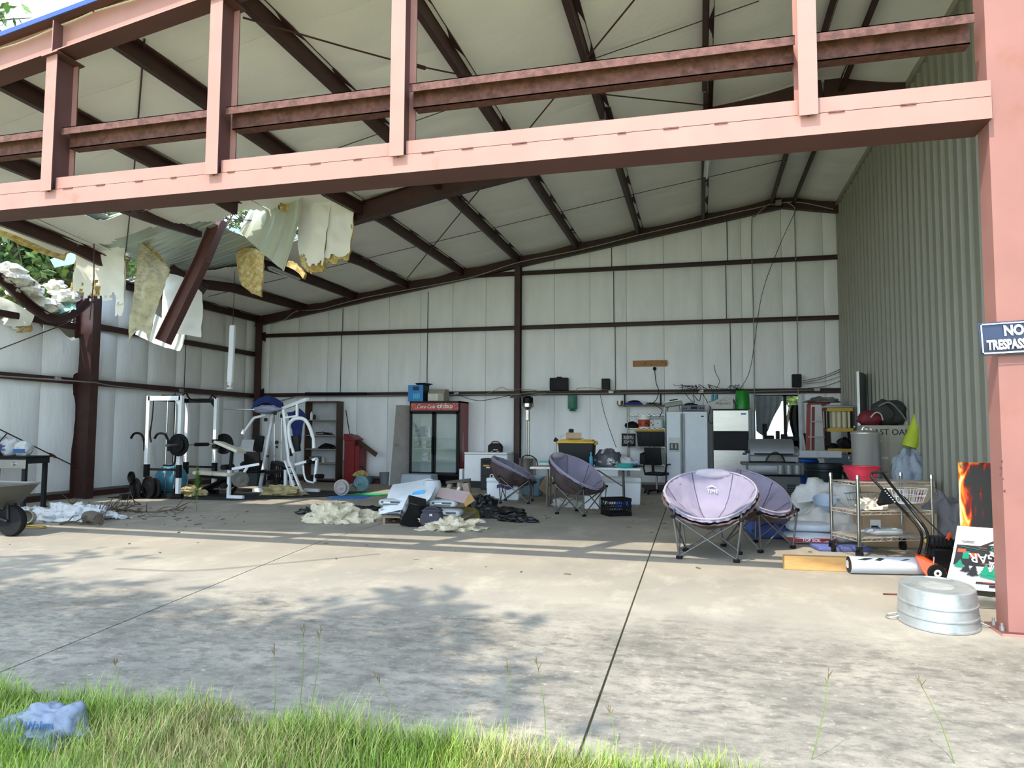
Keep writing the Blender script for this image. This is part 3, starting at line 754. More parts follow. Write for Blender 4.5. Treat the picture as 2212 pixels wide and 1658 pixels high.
rod('brace_rod', 'loose rod slanting down past the first hanging post', 'rod', [P(312, 85, 6.3), P(288, 390, 8.8), P(272, 542, 10.9)], .011, group='roof brace rods')
rod('brace_rod', 'thin rod hanging straight down in front of the ragged blanket', 'rod', [P(203, 487, 10.4), P(203, 600, 10.5), P(194, 690, 10.6)], .010)
rod('brace_rod', 'brace rod crossing just under the header towards the fallen rafter', 'rod', [P(60, 446, 8.8), P(240, 456, 9.9), P(610, 480, 11.6)], .009)
rod('brace_rod', 'short diagonal rod under the header near the first bay', 'rod', [P(232, 482, 10.2), P(396, 428, 9.3)], .009)
T = rod('wall_brace', 'diagonal brace rod with turnbuckle on the left wall behind the griddle', 'rod', [PX(-120, 868, -12.0), PX(168, 1010, -11.98)], .012)
p0, p1 = PX(104, 978, -12.0)-PX(-120, 868, -12.0), PX(124, 989, -12.0)-PX(-120, 868, -12.0)
b = MB(); d_ = Vector((0, 0, .022)); b.tube([p0, p0+(p1-p0)*.3+d_, p0+(p1-p0)*.7+d_, p1], .008, 6); b.tube([p0, p0+(p1-p0)*.3-d_, p0+(p1-p0)*.7-d_, p1], .008, 6); build(b, 'turnbuckle', M_STEEL, T)
rod('wall_brace', 'upper brace rod running up the left wall to the column', 'rod', [PX(-120, 800, -12.0), PX(165, 690, -11.98)], .010)
M_CONDUIT = mat('grey_conduit', '8a8784', .45, .4, var=.1)
T = rod('conduit', 'grey conduit with outlet boxes along the left wall girt', 'conduit', [PX(-100, 806, -12.05), PX(0, 812, -12.05), PX(150, 822, -11.72), PX(205, 826, -11.72), PX(235, 832, -12.02), PX(330, 843, -12.05), PX(470, 855, -12.05), PX(553, 862, -12.05)], .014, M_CONDUIT)
o_ = PX(-100, 806, -12.05)
for px, py in ((125, 818), (392, 843)):
    c = PX(px, py, -12.04)-o_; build(MB().box(c, (.05, .12, .075)), 'outlet_box', M_ALU, T, bevel=.006)
T = rod('conduit', 'grey conduit with outlet boxes along the back wall girt', 'conduit', [P(595, 868, YB-.15), P(640, 856, YB-.15), P(900, 853, YB-.15), P(1115, 851, YB-.26), P(1128, 851, YB-.26), P(1300, 849, YB-.15), P(1600, 846, YB-.15), P(1758, 842, YB-.15)], .014, M_CONDUIT)
o_ = P(595, 868, YB-.15)
for px, py in ((986, 850), (1320, 846), (1765, 841), (605, 866), (1514, 845)):
    c = P(px, py, YB-.16)-o_; build(MB().box(c, (.13, .05, .075)), 'outlet_box', M_ALU, T, bevel=.006)
for px, lab in ((1626, 'left of two vertical conduits rising to the ridge on the back wall'), (1720, 'right of two vertical conduits rising to the ridge on the back wall')):
    x = P(px, 640, YB-.13).x; top = 6.42 if px < 1700 else 6.55
    xx = 1.62 if px < 1700 else 2.02
    rod('conduit', lab, 'conduit', catmull([(x, YB-.13, .9), (x, YB-.13, 2.4), (x+.01, YB-.13, 4.0), (x, YB-.13, top-.15), (x+(.08 if px < 1700 else -.02), YB-.36, top+.06), (xx, YB-.36, 6.75)], 4), .012, M_CONDUIT, 'ridge conduits')
tag(build(MB().box((1.83, YB-.36, 6.76), (.14, .08, .12)), 'junction_box', M_CONDUIT, bevel=.006, at=(1.83, YB-.36, 6.76)), 'small grey junction box at the ridge of the back wall', 'box')
M_CABLE = mat('black_cable', '1c1b1b', .6); M_CABLEW = mat('grey_cable', 'a7a39b', .6); M_CABLEY = mat('yellow_cord', '9c8a3c', .6)
def wire(label, pts, r=.006, m=None, cat='cable', k=6, group=None):
    p = catmull(pts, k); return tag(build(MB().tube(p, r, 5), 'cable', m or M_CABLE, at=p[0]), label, cat, group)
yb = YB-.34
wire('pale cable looping along the underside of the back rafter', [P(590, 698, yb), P(615, 690, yb), P(640, 672, yb), P(690, 668, yb), P(740, 655, yb), P(800, 640, yb), P(900, 622, yb), P(1020, 598, yb), P(1122, 566, yb), P(1250, 540, yb), P(1390, 505, yb), P(1500, 480, yb), P(1620, 452, yb), P(1712, 436, yb), P(1800, 452, yb)], .010, M_CABLEW)
wire('thin slack cable slanting from the ridge to the back wall girt', [P(1720, 452, yb), P(1680, 540, yb+.1), P(1645, 640, yb+.12), P(1622, 790, yb+.15), P(1600, 838, yb+.18)], .007)
wire('thin cable from the girt down to the laundry end of the table', [P(1296, 850, yb+.2), P(1305, 890, yb+.1), P(1318, 930, 16.4), P(1331, 966, 15.2)], .007)
wire('black cable hanging from the wall knob to the wire rack', [P(1414, 797, YB-.08), P(1417, 825, yb+.2), P(1423, 845, yb+.1), P(1418, 862, 17.1), P(1412, 872, 17.1), P(1430, 885, 17.1), P(1424, 900, 17.1)], .010)
wire('bent wire sticking up from the wall above the receiver', [P(1542, 788, YB-.06), P(1546, 805, YB-.08), P(1554, 822, YB-.08), P(1549, 836, YB-.1)], .006)
wire('yellow cord sagging along the girt between the blue box and the heater', [P(1048, 852, yb), P(1070, 842, yb), P(1084, 836, yb), P(1100, 842, yb), P(1125, 840, yb-.05), P(1160, 843, yb)], .008, M_CABLEY)
wire('slack dark cable drooping left of the patio heater', [P(986, 850, yb+.1), P(1010, 860, yb), P(1035, 865, yb), P(1060, 862, yb), P(1105, 853, yb)], .008)
wire('yellow cord along the girt beside the black speaker', [P(1245, 846, yb), P(1250, 838, yb), P(1285, 838, yb), P(1310, 842, yb), P(1340, 845, yb)], .008, M_CABLEY)
for k, (a, c) in enumerate([((1735, 822), (1815, 797)), ((1735, 826), (1815, 802)), ((1740, 828), (1816, 812)), ((1745, 838), (1816, 822))]):
    wire(('topmost', 'second', 'third', 'lowest')[k]+' of the cables fanning from the black box to the partition', [P(*a, yb+.15), P((a[0]+c[0])/2, (a[1]+c[1])/2+4, yb+.18), P(*c, yb+.2)], .007, (M_CABLE, M_CABLE, M_CABLEY, M_CABLE)[k], group='cables to the partition')
wire('tangled power leads drooping behind the receiver', [P(1478, 846, yb), P(1490, 862, yb), P(1500, 868, yb), P(1497, 852, yb), P(1510, 866, yb), P(1516, 850, yb), P(1528, 868, yb), P(1534, 882, 17.0), P(1530, 905, 17.3), P(1538, 915, 17.3), P(1541, 900, 17.3)], .008)
b = MB(); random.seed(4)
for k in range(16):
    x0 = random.uniform(1470, 1600); pts = [P(x0+random.uniform(-14, 14)*j*.5, 836+random.uniform(-8, 14), yb+.05*random.random()) for j in range(5)]; b.tube(catmull(pts, 4), .006, 5)
tag(build(b, 'cable_tangle', M_CABLE, at=P(1530, 845, yb)), 'tangle of coiled leads and splitters on the girt above the fridges', 'cables', kind='stuff')

# ------------------------------------------------------------------ lights
T = thing('strip_light', 'white tube light dangling upright from its cable in front of the left wall', 'light', P(500, 838, 13.6))
a, c = P(503, 702, 13.6), P(497, 826, 13.6)
b = MB(); b.beam(a, c, .13, .07, up=(0, 1, 0)); build(b, 'housing', M_WHITEP, T, world=True, bevel=.012)
b = MB(); b.cyl(c, c+Vector((0, 0, -.06)), .05, n=10); b.cyl(c+Vector((0, 0, -.06)), c+Vector((0, 0, -.1)), .02, n=8); b.lathe([(.07, -.14), (.075, -.12), (.03, -.1)], 12, c); build(b, 'end_fitting', M_WHITEP, T, world=True)
build(MB().tube([a, P(507, 600, 13.6), P(507, 552, 13.6)], .006, 6), 'cord', M_CABLE, T, world=True)
for (p, q, lab) in [((1532, 322), (1527, 380), 'bare white strip light fixed under the ridge-side purlin'), ((582, 577), (644, 603), 'pale strip light fixed under the far purlin near the hole')]:
    a, c = R(*p, .26), R(*q, .26); T = thing('strip_light', lab, 'light', a)
    build(MB().beam(a, c, .13, .05), 'housing', mat('light_housing', 'c9cbc8', .4), T, world=True, bevel=.008)
    n_ = Vector((0, 0, -.045)); build(MB().cyl(a+n_, c+n_, .018, n=8), 'tube', M_WHITEP, T, world=True)
# ------------------------------------------------------------------ along the back wall
# drinks cooler
M_RED = mat('cooler_red', '8e1f22', .4, var=.08); M_WHITEIN = mat('liner_white', 'dfe6e4', .5); M_PANE = mat('clear_pane', '9fb5ad', .04, var=.02, alpha=.22, spec=.8)
x0, x1, z0, z1 = fr(884, 992, 866, 1040, 17.05); z0 = 0; w = x1-x0; h = z1; d = .72
T = thing('drinks_cooler', 'tall black two-door glass drinks cooler with red sides and lit-up style sign', 'cooler', ((x0+x1)/2, 17.05+d/2, 0))
hw = w/2; f = -d/2
b = MB(); b.bx(-hw, -hw+.03, f+.04, d/2, .06, h); b.bx(hw-.03, hw, f+.04, d/2, .06, h); b.bx(-hw, hw, f+.04, d/2, h-.04, h); build(b, 'side_panels', M_RED, T, smooth=False)
b = MB(); b.bx(-hw+.03, hw-.03, d/2-.03, d/2, .3, h-.04); b.bx(-hw+.03, -hw+.04, f+.06, d/2-.03, .3, h-.3); b.bx(hw-.04, hw-.03, f+.06, d/2-.03, .3, h-.3); b.bx(-hw+.03, hw-.03, f+.06, d/2-.03, h-.32, h-.30); build(b, 'liner', M_WHITEIN, T, smooth=False)
b = MB(); b.bx(-hw, hw, f, f+.06, h-.05, h); b.bx(-hw, hw, f, f+.06, h-.27, h-.235); b.bx(-hw, -hw+.03, f, f+.06, .3, h); b.bx(hw-.03, hw, f, f+.06, .3, h); b.bx(-.02, .02, f+.02, f+.06, .33, h-.25); b.bx(-hw, hw, f+.03, d/2, .0, .30)
build(b, 'frame', M_BLK, T, smooth=False)
for k in range(6):
    b = MB(); b.box((0, f+.015, .08+.036*k), (w-.04, .03, .024), (.35, 0, 0)); build(b, 'louvre', M_BLK, T, smooth=False)
for s in (-1, 1):
    a0, a1 = (-hw+.03, -.01) if s < 0 else (.01, hw-.03)
    b = MB(); t = .045
    b.bx(a0, a1, f-.025, f+.02, .31, .31+t); b.bx(a0, a1, f-.025, f+.02, h-.28-t, h-.28); b.bx(a0, a0+t, f-.025, f+.02, .31, h-.28); b.bx(a1-t, a1, f-.025, f+.02, .31, h-.28)
    D = build(b, 'door', M_BLK, T, smooth=False)
    build(MB().bx(a0+t, a1-t, f-.004, f+.004, .31+t, h-.28-t), 'pane', M_PANE, D, smooth=False)
    hx = a1-.022 if s < 0 else a0+.022
    build(MB().tube([(hx, f-.03, .8), (hx, f-.06, .85), (hx, f-.06, 1.2), (hx, f-.03, 1.25)], .016, 8), 'handle', M_BLK, D)
    for zz in (.62, .93, 1.22):
        b = MB(); b.bx(a0+.02, a1-.02, f+.07, d/2-.06, zz, zz+.012)
        build(b, 'shelf', M_WHITEIN, T, smooth=False)
# sign with its printed band
m = bpy.data.materials.new('sign_print'); m.use_nodes = True; nt = m.node_tree; L = nt.links; bs = nt.nodes['Principled BSDF']
tc = nt.nodes.new('ShaderNodeTexCoord'); n = nt.nodes.new('ShaderNodeTexNoise'); n.inputs['Scale'].default_value = 7; n.inputs['Distortion'].default_value = 1.5; L.new(tc.outputs['Object'], n.inputs[0])
cr = nt.nodes.new('ShaderNodeValToRGB'); e = cr.color_ramp; e.elements[0].position = .3; e.elements[0].color = (*lin('6a1010'), 1); e.elements[1].position = .7; e.elements[1].color = (*lin('d9c9b8'), 1)
for p_, c_ in ((.45, 'b3201c'), (.52, 'c8562a'), (.6, '8a3a20')): q = e.elements.new(p_); q.color = (*lin(c_), 1)
L.new(n.outputs[0], cr.inputs[0]); L.new(cr.outputs[0], bs.inputs['Base Color']); bs.inputs['Roughness'].default_value = .35
S = build(MB().bx(-hw+.03, hw-.03, f-.008, f+.03, h-.235, h-.05), 'sign_panel', m, T, smooth=False)
build(MB().prism([(-hw+.25, f-.009, h-.235), (-hw+.78, f-.009, h-.235), (-hw+.70, f-.009, h-.06), (-hw+.28, f-.009, h-.06)], (0, -.002, 0)), 'sign_swoosh', mat('sign_red', 'b31217', .35), S, smooth=False)
M_WHT = mat('print_white', 'eeeeea', .5, var=.01)
text('Coca-Cola', .135, 'lettering', M_WHT, S, frame((-.23, f-.012, h-.14), (1, .0, 0), (0, 0, 1)), .001, shear=.35, sx=.85)
text('ICE COLD', .105, 'lettering', M_WHT, S, frame((.28, f-.012, h-.145), (1, 0, 0), (0, 0, 1)), .001, sx=.9, bold=.002)
build(MB().lathe([(.0, -.38), (.035, -.38), (.045, -.2), (.042, 0), (.03, .14), (.018, .25), (.016, .36), (0, .36)], 14, (hw+.001, -.05, 1.0), .05, 1), 'bottle_decal', mat('decal_grey', 'a59a98', .5), T)
def shelf_goods(px0, px1, py0, py1, Y, col, lab, name='carton', col2=None, cat='box', d_=.12):
    a, c, za, zb = fr(px0, px1, py0, py1, Y); o = build(MB().bx(-(c-a)/2, (c-a)/2, 0, d_, 0, zb-za), name, mat('goods_'+col, col, .5, var=.1, scale=14, col2=col2), at=None, smooth=False)
    o.location = ((a+c)/2, Y, za); return tag(o, lab, cat)
def goods(px0, px1, hgt, shelf, col, lab, col2=None, Y=17.3, d_=.12):
    a, c, za, zb = fr(px0, px1, 900, 950, Y); o = build(MB().bx(-(c-a)/2, (c-a)/2, 0, d_, 0, hgt), 'carton', mat('goods_'+col, col, .5, var=.1, scale=14, col2=col2), smooth=False); o.location = ((a+c)/2, Y, shelf+.013); return tag(o, lab, 'carton', 'cartons inside the drinks cooler')
goods(896, 905, .24, 1.22, '1e4a4e', 'dark teal carton leftmost on the top cooler shelf', 'b9c6c8'); goods(906, 917, .27, 1.22, '1b2430', 'black carton with dark print on the top cooler shelf'); goods(919, 927, .24, 1.22, '2c4f8f', 'blue and white carton right on the top cooler shelf', 'dfe2e6')
goods(893, 906, .19, .93, '2b2b2e', 'dark carton with white marks leftmost on the middle cooler shelf', 'c9c9cb'); goods(913, 921, .18, .93, 'cfd3d6', 'white carton with black stripe on the middle cooler shelf', '1c1f26'); goods(922, 931, .2, .93, '23282c', 'dark carton with round emblem on the middle cooler shelf', 'a9aeb0'); goods(912, 925, .2, .62, 'c9cdd2', 'white and navy carton alone on the lowest cooler shelf', '26324a')
o = build(MB().lathe([(.04, 0), (.042, .02), (.042, .2), (.025, .25), (.016, .27), (.016, .3)], 14), 'bottle', mat('white_bottle', 'e4e8ea', .35), at=None); o.location = (P(928, 930, 17.2).x, 17.2, 1.233); tag(o, 'white plastic bottle on the top cooler shelf by the handle', 'bottle')
# on top of the cooler
a, c, za, zb = fr(882, 915, 831, 866, 17.1); zt = h
T2 = thing('printed_box', 'bright blue printed cardboard box with open flaps on the drinks cooler', 'box', (a+.2, 17.3, zt), math.radians(-3))
build(carton(MB(), .42, .36, zb-zt, 1), 'carton', mat('box_blue', '2f86c9', .5, var=.06), T2, smooth=False)
build(MB().bx(.211, .214, -.18, .18, 0, zb-zt), 'dark_side', mat('box_navy', '1b2030', .6), T2, smooth=False)
build(MB().bx(-.08, .1, -.1835, -.181, .28, .38), 'dark_label', mat('label_navy', '1a2c4c', .5), T2, smooth=False)
for k in range(4): build(MB().bx(-.06+.05*k, -.03+.05*k, -.1835, -.181, .06+.02*(k % 2), .2), 'print_mark', mat('cyan_print', '58c5dc', .5), T2, smooth=False)
b = MB(); b.box((.27, .0, zb-zt+.02), (.14, .34, .005), (0, -.3, 0)); b.box((-.02, .2, zb-zt+.05), (.3, .1, .005), (-.5, 0, 0)); build(b, 'flap', mat('box_navy', '1b2030', .6), T2, smooth=False)
a, c, za, zb = fr(922, 957, 841, 866, 17.15); T2 = thing('beige_machine', 'beige box-shaped machine with slanted front on the drinks cooler', 'appliance', ((a+c)/2+.02, 17.35, zt))
b = MB(); b.prism([(-.22, -.2, 0), (-.22, .2, 0), (-.22, .2, .32), (-.22, -.05, .32), (-.22, -.2, .2)], (.44, 0, 0)); build(b, 'body', mat('beige_case', 'a9a493', .6), T2, smooth=False, bevel=.01)
build(MB().bx(-.2, .06, -.207, -.2, .02, .19), 'front_panel', mat('cream_panel', 'd3cfc2', .5), T2, smooth=False)
# loose door leaning against the cooler
T = thing('loose_door', 'pale interior door leaning against the left side of the drinks cooler', 'door', (0, 0, 0))
pb, pt = P(841, 1045, 17.0), P(866, 864, 17.45); wv = Vector((.40, .52, 0))
u = (pt-pb); u = Vector((u.x, .14, 2.05-0)); pb.z = 0.0
nrm = wv.cross(u).normalized()
T.location = pb
b = MB(); b.prism([(0, 0, 0), tuple(wv), tuple(wv+u), tuple(u)], tuple(nrm*-.035)); build(b, 'leaf', mat('door_grey', 'a9a69f', .55), T, smooth=False)
build(MB().beam(Vector((0, 0, 0))-nrm*.0175, u-nrm*.0175, .012, .038, up=nrm), 'white_edge', M_WHITEP, T, smooth=False)
kp = wv*.09+u*.5
b = MB(); b.cyl(kp-nrm*.09, kp+nrm*.06, .01, n=8); b.ball(kp+nrm*.07, .028, 10, 6); b.ball(kp-nrm*.1, .028, 10, 6); build(b, 'knob', M_STAIN, T)
# brown bookcase
x0, x1, z0, z1 = fr(657, 727, 866, 1040, 17.4); h = z1; w = x1-x0
M_BROWN = mat('dark_veneer', '4a3222', .55, var=.15, scale=5, aniso=(1, 1, .2))
T = thing('bookcase', 'tall dark brown open bookcase against the back wall beside the gym', 'shelf', ((x0+x1)/2, 17.58, 0)); hw = w/2
for s in (-1, 1): build(MB().bx(s*hw-(.03 if s > 0 else 0), s*hw+(.03 if s < 0 else 0), -.17, .17, 0, h), 'side', M_BROWN, T, smooth=False)
build(MB().bx(-hw+.03, hw-.03, -.17, .17, h-.03, h), 'top', M_BROWN, T, smooth=False); build(MB().bx(-hw+.03, hw-.03, .16, .17, .04, h-.03), 'back_panel', mat('pale_hardboard', 'bcbdbd', .7), T, smooth=False); build(MB().bx(-hw+.03, hw-.03, -.16, .15, .05, .08), 'shelf', M_BROWN, T, smooth=False)
SH = []
for f_ in (.23, .40, .57, .76):
    zz = h*f_; SH.append(zz); build(MB().bx(-hw+.03, hw-.03, -.16, .16, zz, zz+.02), 'shelf', mat('shelf_white_edge', '9d958a', .6), T, smooth=False)
def onshelf(o, dx, k, lab, cat, y=17.5): o.location = ((x0+x1)/2+dx, y, SH[k]+.021); return tag(o, lab, cat)
o = build(MB().lathe([(.035, 0), (.037, .02), (.037, .16), (.02, .19), (.02, .22), (0, .22)], 12), 'bottle', M_WHITEP); onshelf(o, -.34, 3, 'small white bottle on the top bookcase shelf', 'bottle')
o = build(MB().lathe([(.035, 0), (.037, .1), (.03, .13), (0, .14)], 12), 'jar', M_DKGREY); onshelf(o, -.25, 3, 'small dark jar beside the bottle on the top bookcase shelf', 'jar')
b = MB(); random.seed(2)
for k in range(6): b.tube([(random.uniform(-.25, .25), random.uniform(-.1, .1), .012+.01*k), (random.uniform(-.25, .25), random.uniform(-.1, .1), .03+.01*k)], .012, 6)
onshelf(build(b, 'tool_bundle', M_RUBBER), .08, 2, 'bundle of thin dark rods on the third bookcase shelf', 'tools')
onshelf(build(lump(MB(), (0, 0, .05), (.24, .1, .1), 5, .4), 'black_cloth', M_BLK), .15, 1, 'black cloth heap on the second bookcase shelf', 'cloth')
b = MB(); panlathe(b, [(.13, 0), (.17, .16)], .01, 18); onshelf(build(b, 'plastic_tub', mat('grey_tub', '6d7278', .5)), -.2, 0, 'grey plastic tub on the lowest raised bookcase shelf', 'tub')
onshelf(build(MB().lathe([(.05, 0), (.05, .12), (.03, .15), (0, .15)], 12), 'jar', mat('pale_jar', 'b9b3a4', .4)), .05, 0, 'pale jar beside the tub on the bookcase', 'jar')
# red wheeled bin and the plank leaning in it
M_REDBIN = mat('worn_red_steel', '7d1517', .45, var=.2, scale=6, col2='94302c', mixlo=.6, mixhi=.72)
x0, x1, z0, z1 = fr(737, 776, 938, 1037, 17.2); T = thing('red_bin', 'dark red upright metal bin beside the bookcase', 'bin', ((x0+x1)/2, 17.45, 0))
build(MB().bx(-.2, .1, -.22, .22, .02, 1.13), 'body', M_REDBIN, T, smooth=False, bevel=.01)
build(MB().bx(.1, .24, -.2, .22, .02, .98), 'side_box', M_REDBIN, T, smooth=False, bevel=.01)
b = MB(); b.prism([(-.21, -.23, 1.13), (.12, -.23, 1.13), (.12, -.23, 1.17), (-.02, -.23, 1.26), (-.21, -.23, 1.30)], (0, .46, 0)); build(b, 'hopper', M_REDBIN, T, smooth=False)
build(MB().bx(-.215, -.2, -.225, -.2, .1, .62), 'edge_strip', M_ALU, T, smooth=False)
build(MB().tube(catmull([(.24, -.1, .42), (.3, -.12, .43), (.31, -.12, .3), (.31, -.12, .16)], 4), .013, 6), 'hook', M_RUBBER, T)
a, c = P(757, 940, 17.5), P(813, 982, 17.35); tag(build(MB().beam(a, c, .03, .12, up=(.4, 0, 1)), 'loose_plank', M_BROWN, at=a, smooth=False), 'dark plank leaning out of the red bin', 'plank')
a, c = P(747, 885, 17.5), P(756, 942, 17.45); rod('black_pole', 'thin black pole sticking up out of the red bin', 'pole', [a, c], .012, M_BLK)
tag(build(MB().cyl(P(660, 850, YB-.2), P(790, 850, YB-.2), .04, n=10), 'black_tube', M_BLK, at=P(660, 850, YB-.2)), 'long black tube resting on the wall girt above the bookcase', 'tube')
# odds and ends on the floor along the wall
c = G(785, 1043); b = MB(); panlathe(b, [(.2, 0), (.26, .2)], .01, 20, (0, 0, 0), 1, .7); T = thing('plastic_pan', 'blue-grey plastic pan tipped against the wall by the red bin', 'pan', (P(787, 1030, 17.2).x, 17.2, 0)); build(b, 'pan', mat('slate_blue_plastic', '4f6678', .5), T)
T = tag(build(lump(MB(), (0, 0, .24), (.2, .13, .1), 8, .5, 3, flat=-9), 'fibreglass_scrap', M_FIBER), 'yellow fibreglass scrap lying in the slate blue pan', 'insulation'); T.location = (P(780, 1030, 17.2).x, 17.2, 0)
o = build(MB().bx(-.14, .14, -.08, .08, 0, .09), 'maroon_block', mat('maroon_block', '4a1c1e', .7), smooth=False, bevel=.01); o.location = (P(813, 1033, 17.5).x, 17.5, 0); tag(o, 'low maroon block on the floor left of the grey waste can', 'block')
b = MB(); panlathe(b, [(.14, 0), (.17, .3), (.175, .31)], .006, 22); T = thing('waste_can', 'small grey waste can standing left of the loose door', 'bin', (P(835, 1030, 17.3).x-.02, 17.3, 0)); build(b, 'can', mat('mid_grey_plastic', '77797c', .5), T); build(MB().lathe([(.14, .27), (.16, .285), (0, .31)], 16), 'red_liner', M_RED, T)
# clear tote upside down by the cooler
M_TOTE = mat('clear_tote', 'b8c4d2', .3, var=.05, alpha=.55)
T = thing('clear_tote', 'frosted clear storage tote in front of the drinks cooler', 'tote', (P(898, 1040, 16.3).x, 16.55, 0)); b = MB(); b.box((0, 0, .17), (.84, .5, .33), top=(.92, .9)); build(b, 'tub', M_TOTE, T, bevel=.03, bseg=2); build(MB().bx(-.43, .43, -.26, .26, .0, .03), 'rim', M_TOTE, T, smooth=False)
# chest freezers
def freezer(x, y, w, label, h=.87):
    T = thing('chest_freezer', label, 'freezer', (x, y, 0)); 
    build(MB().bx(-w/2, w/2, -.33, .33, .16, h-.06), 'body', M_WHITEP, T, bevel=.012); build(MB().bx(-w/2+.01, w/2-.01, -.31, .33, 0, .16), 'plinth', M_DKGREY, T, smooth=False)
    build(MB().bx(-w/2-.005, w/2+.005, -.345, .335, h-.055, h), 'lid', M_WHITEP, T, bevel=.015); build(MB().bx(w/2-.2, w/2-.13, -.336, -.33, h-.16, h-.145), 'badge', M_ALU, T, smooth=False)
    return T
x0 = P(1001, 1000, 16.9).x; FZ = freezer(x0+.55, 17.3, 1.1, 'white chest freezer behind the dark floor safe'); freezer(P(1262, 1000, 17.1).x, 17.42, 1.62, 'long white chest freezer behind the folding table')
o = build(MB().bx(-.04, .04, -.3, .3, 0, .45), 'folded_table_leaf', M_WHITEP, smooth=False); o.location = (x0-.10, 17.3, .0); tag(o, 'narrow white panel standing between cooler and freezer', 'panel')
T = thing('jump_starter', 'black portable power pack with red handle on the first freezer', 'power pack', (P(1069, 960, 17.2).x, 17.25, .87))
b = MB(); b.prism([(-.17, -.09, 0), (.17, -.09, 0), (.18, -.09, .14), (.12, -.09, .22), (-.1, -.09, .22), (-.17, -.09, .16)], (0, .18, 0)); build(b, 'case', M_BLK, T, bevel=.012); build(MB().tube(catmull([(-.1, 0, .21), (-.07, 0, .255), (.07, 0, .255), (.11, 0, .21)], 4), .016, 8), 'handle', mat('dull_red', '8c2a2a', .5), T)
build(MB().bx(-.03, .08, -.096, -.09, .05, .07), 'label', M_WHT, T, smooth=False); build(MB().bx(-.09, -.04, -.096, -.09, .005, .03), 'foot', mat('orange_foot', 'c48a3c', .5), T, smooth=False); build(MB().bx(.06, .12, -.096, -.09, .005, .03), 'foot', MATS['orange_foot'], T, smooth=False)
T = thing('floor_safe', 'dark grey deposit safe standing before the chest freezer', 'safe', (P(1058, 1020, 16.4).x, 16.6, 0)); M_SAFE = mat('safe_grey', '1f2226', .5, var=.1, spec=.35)
build(MB().bx(-.23, .23, -.2, .2, 0, .74), 'body', M_SAFE, T, smooth=False, bevel=.008); build(MB().bx(-.2, .13, -.215, -.2, .02, .34), 'door', M_SAFE, T, smooth=False, bevel=.005); build(MB().bx(-.19, .12, -.206, -.2, .62, .7), 'slot', M_BLK, T, smooth=False); build(MB().bx(-.16, -.02, -.207, -.2, .555, .59), 'yellow_label', mat('yellow_label', 'd9a63a', .5), T, smooth=False); build(MB().bx(-.02, .06, -.207, -.2, .555, .585), 'red_label', mat('label_red', '9c2c2c', .5), T, smooth=False); build(MB().bx(-.09, .0, -.207, -.2, .515, .54), 'white_label', M_WHT, T, smooth=False)
b = MB(); b.cyl((-.02, -.215, .18), (-.02, -.24, .18), .03, n=12); build(b, 'dial', M_BLK, T)
# patio heater
hx = P(1140, 930, 16.9).x; T = thing('patio_heater', 'stainless patio heater with wide tilted hood beside the middle column', 'heater', (hx, 16.9, 0))
b = MB(); b.lathe([(.24, 0), (.24, .05), (.2, .06), (.2, .72), (.21, .74), (.1, .76), (0, .76)], 28); build(b, 'base', M_STAIN, T)
b = MB()
for s in (-1, 1): b.cyl((s*.03, 0, .75), (s*.03, 0, 1.72), .022, n=10)
build(b, 'post', M_STAIN, T); b = MB(); b.box((0, -.02, 1.78), (.1, .1, .28)); build(b, 'control_box', M_STAIN, T, bevel=.015); build(MB().lathe([(.08, 1.92), (.15, 1.98), (.15, 2.06), (.13, 2.08), (0, 2.08)], 24), 'burner', M_CHROME, T); build(MB().lathe([(.13, 2.08), (.13, 2.2), (.05, 2.24)], 24), 'screen', M_BLK, T)
Mt = Euler((0, -.13, 0)).to_matrix(); b = MB(); b.lathe([(.45, 0), (.44, .02), (.2, .055), (.0, .07), (.0, .064), (.2, .048), (.43, .012), (.45, 0)], 32, (0, 0, 2.26), M=Mt); build(b, 'hood', mat('dull_hood', '77736c', .5, .5), T)
b = MB(); b.tube(catmull([(-.1, -.15, .76), (0, -.18, .82), (.12, -.1, .8), (.22, 0, .7), (.24, .05, .5)], 5), .012, 6); build(b, 'hose', M_RUBBER, T)
# items on the girt
o = build(MB().bx(-.235, .235, -.07, .07, 0, .32), 'tool_case', M_BLK, bevel=.025, bseg=2); o.location = (P(1208, 830, YB-.12).x, YB-.13, 2.42); tag(o, 'wide black tool case standing on the back wall girt', 'case'); build(MB().bx(-.06, .06, -.03, .03, .32, .345), 'handle', M_BLK, o, smooth=False)
o = build(MB().bx(-.1, .1, -.08, .08, 0, .28), 'speaker', M_BLK, bevel=.01); o.location = (P(1309, 830, YB-.12).x, YB-.13, 2.42); tag(o, 'small black speaker standing on the back wall girt', 'speaker')
o = build(MB().bx(-.1, .1, -.08, .08, 0, .30), 'speaker', M_BLK, bevel=.01); o.location = (P(1720, 822, YB-.14).x, YB-.2, 2.44); tag(o, 'black speaker on the girt above the back opening behind the conduit', 'speaker')
# green hanging fly trap
T = thing('fly_trap', 'green mesh fly trap hanging on the back wall', 'fly trap', (P(1237, 870, YB-.2).x, YB-.22, 1.9)); M_GNET = mat('green_net', '3f8f72', .6, alpha=.65)
build(MB().lathe([(.12, .06), (.12, .38)], 20), 'net', M_GNET, T); build(MB().lathe([(.12, .375), (.125, .38), (.12, .385)], 20), 'hoop', mat('green_wire', '1f5c46', .5), T); build(MB().lathe([(.12, .055), (.125, .06), (.12, .065)], 20), 'hoop', MATS['green_wire'], T); build(MB().lathe([(.07, 0), (.09, .03), (.03, .05)], 18), 'dish', mat('green_dish', '1f7a58', .5), T); build(MB().lathe([(.11, .07), (.015, .25)], 18), 'cone', M_GNET, T); build(MB().cyl((0, 0, .38), (0, .1, .44), .004, n=5), 'string', M_CABLE, T)
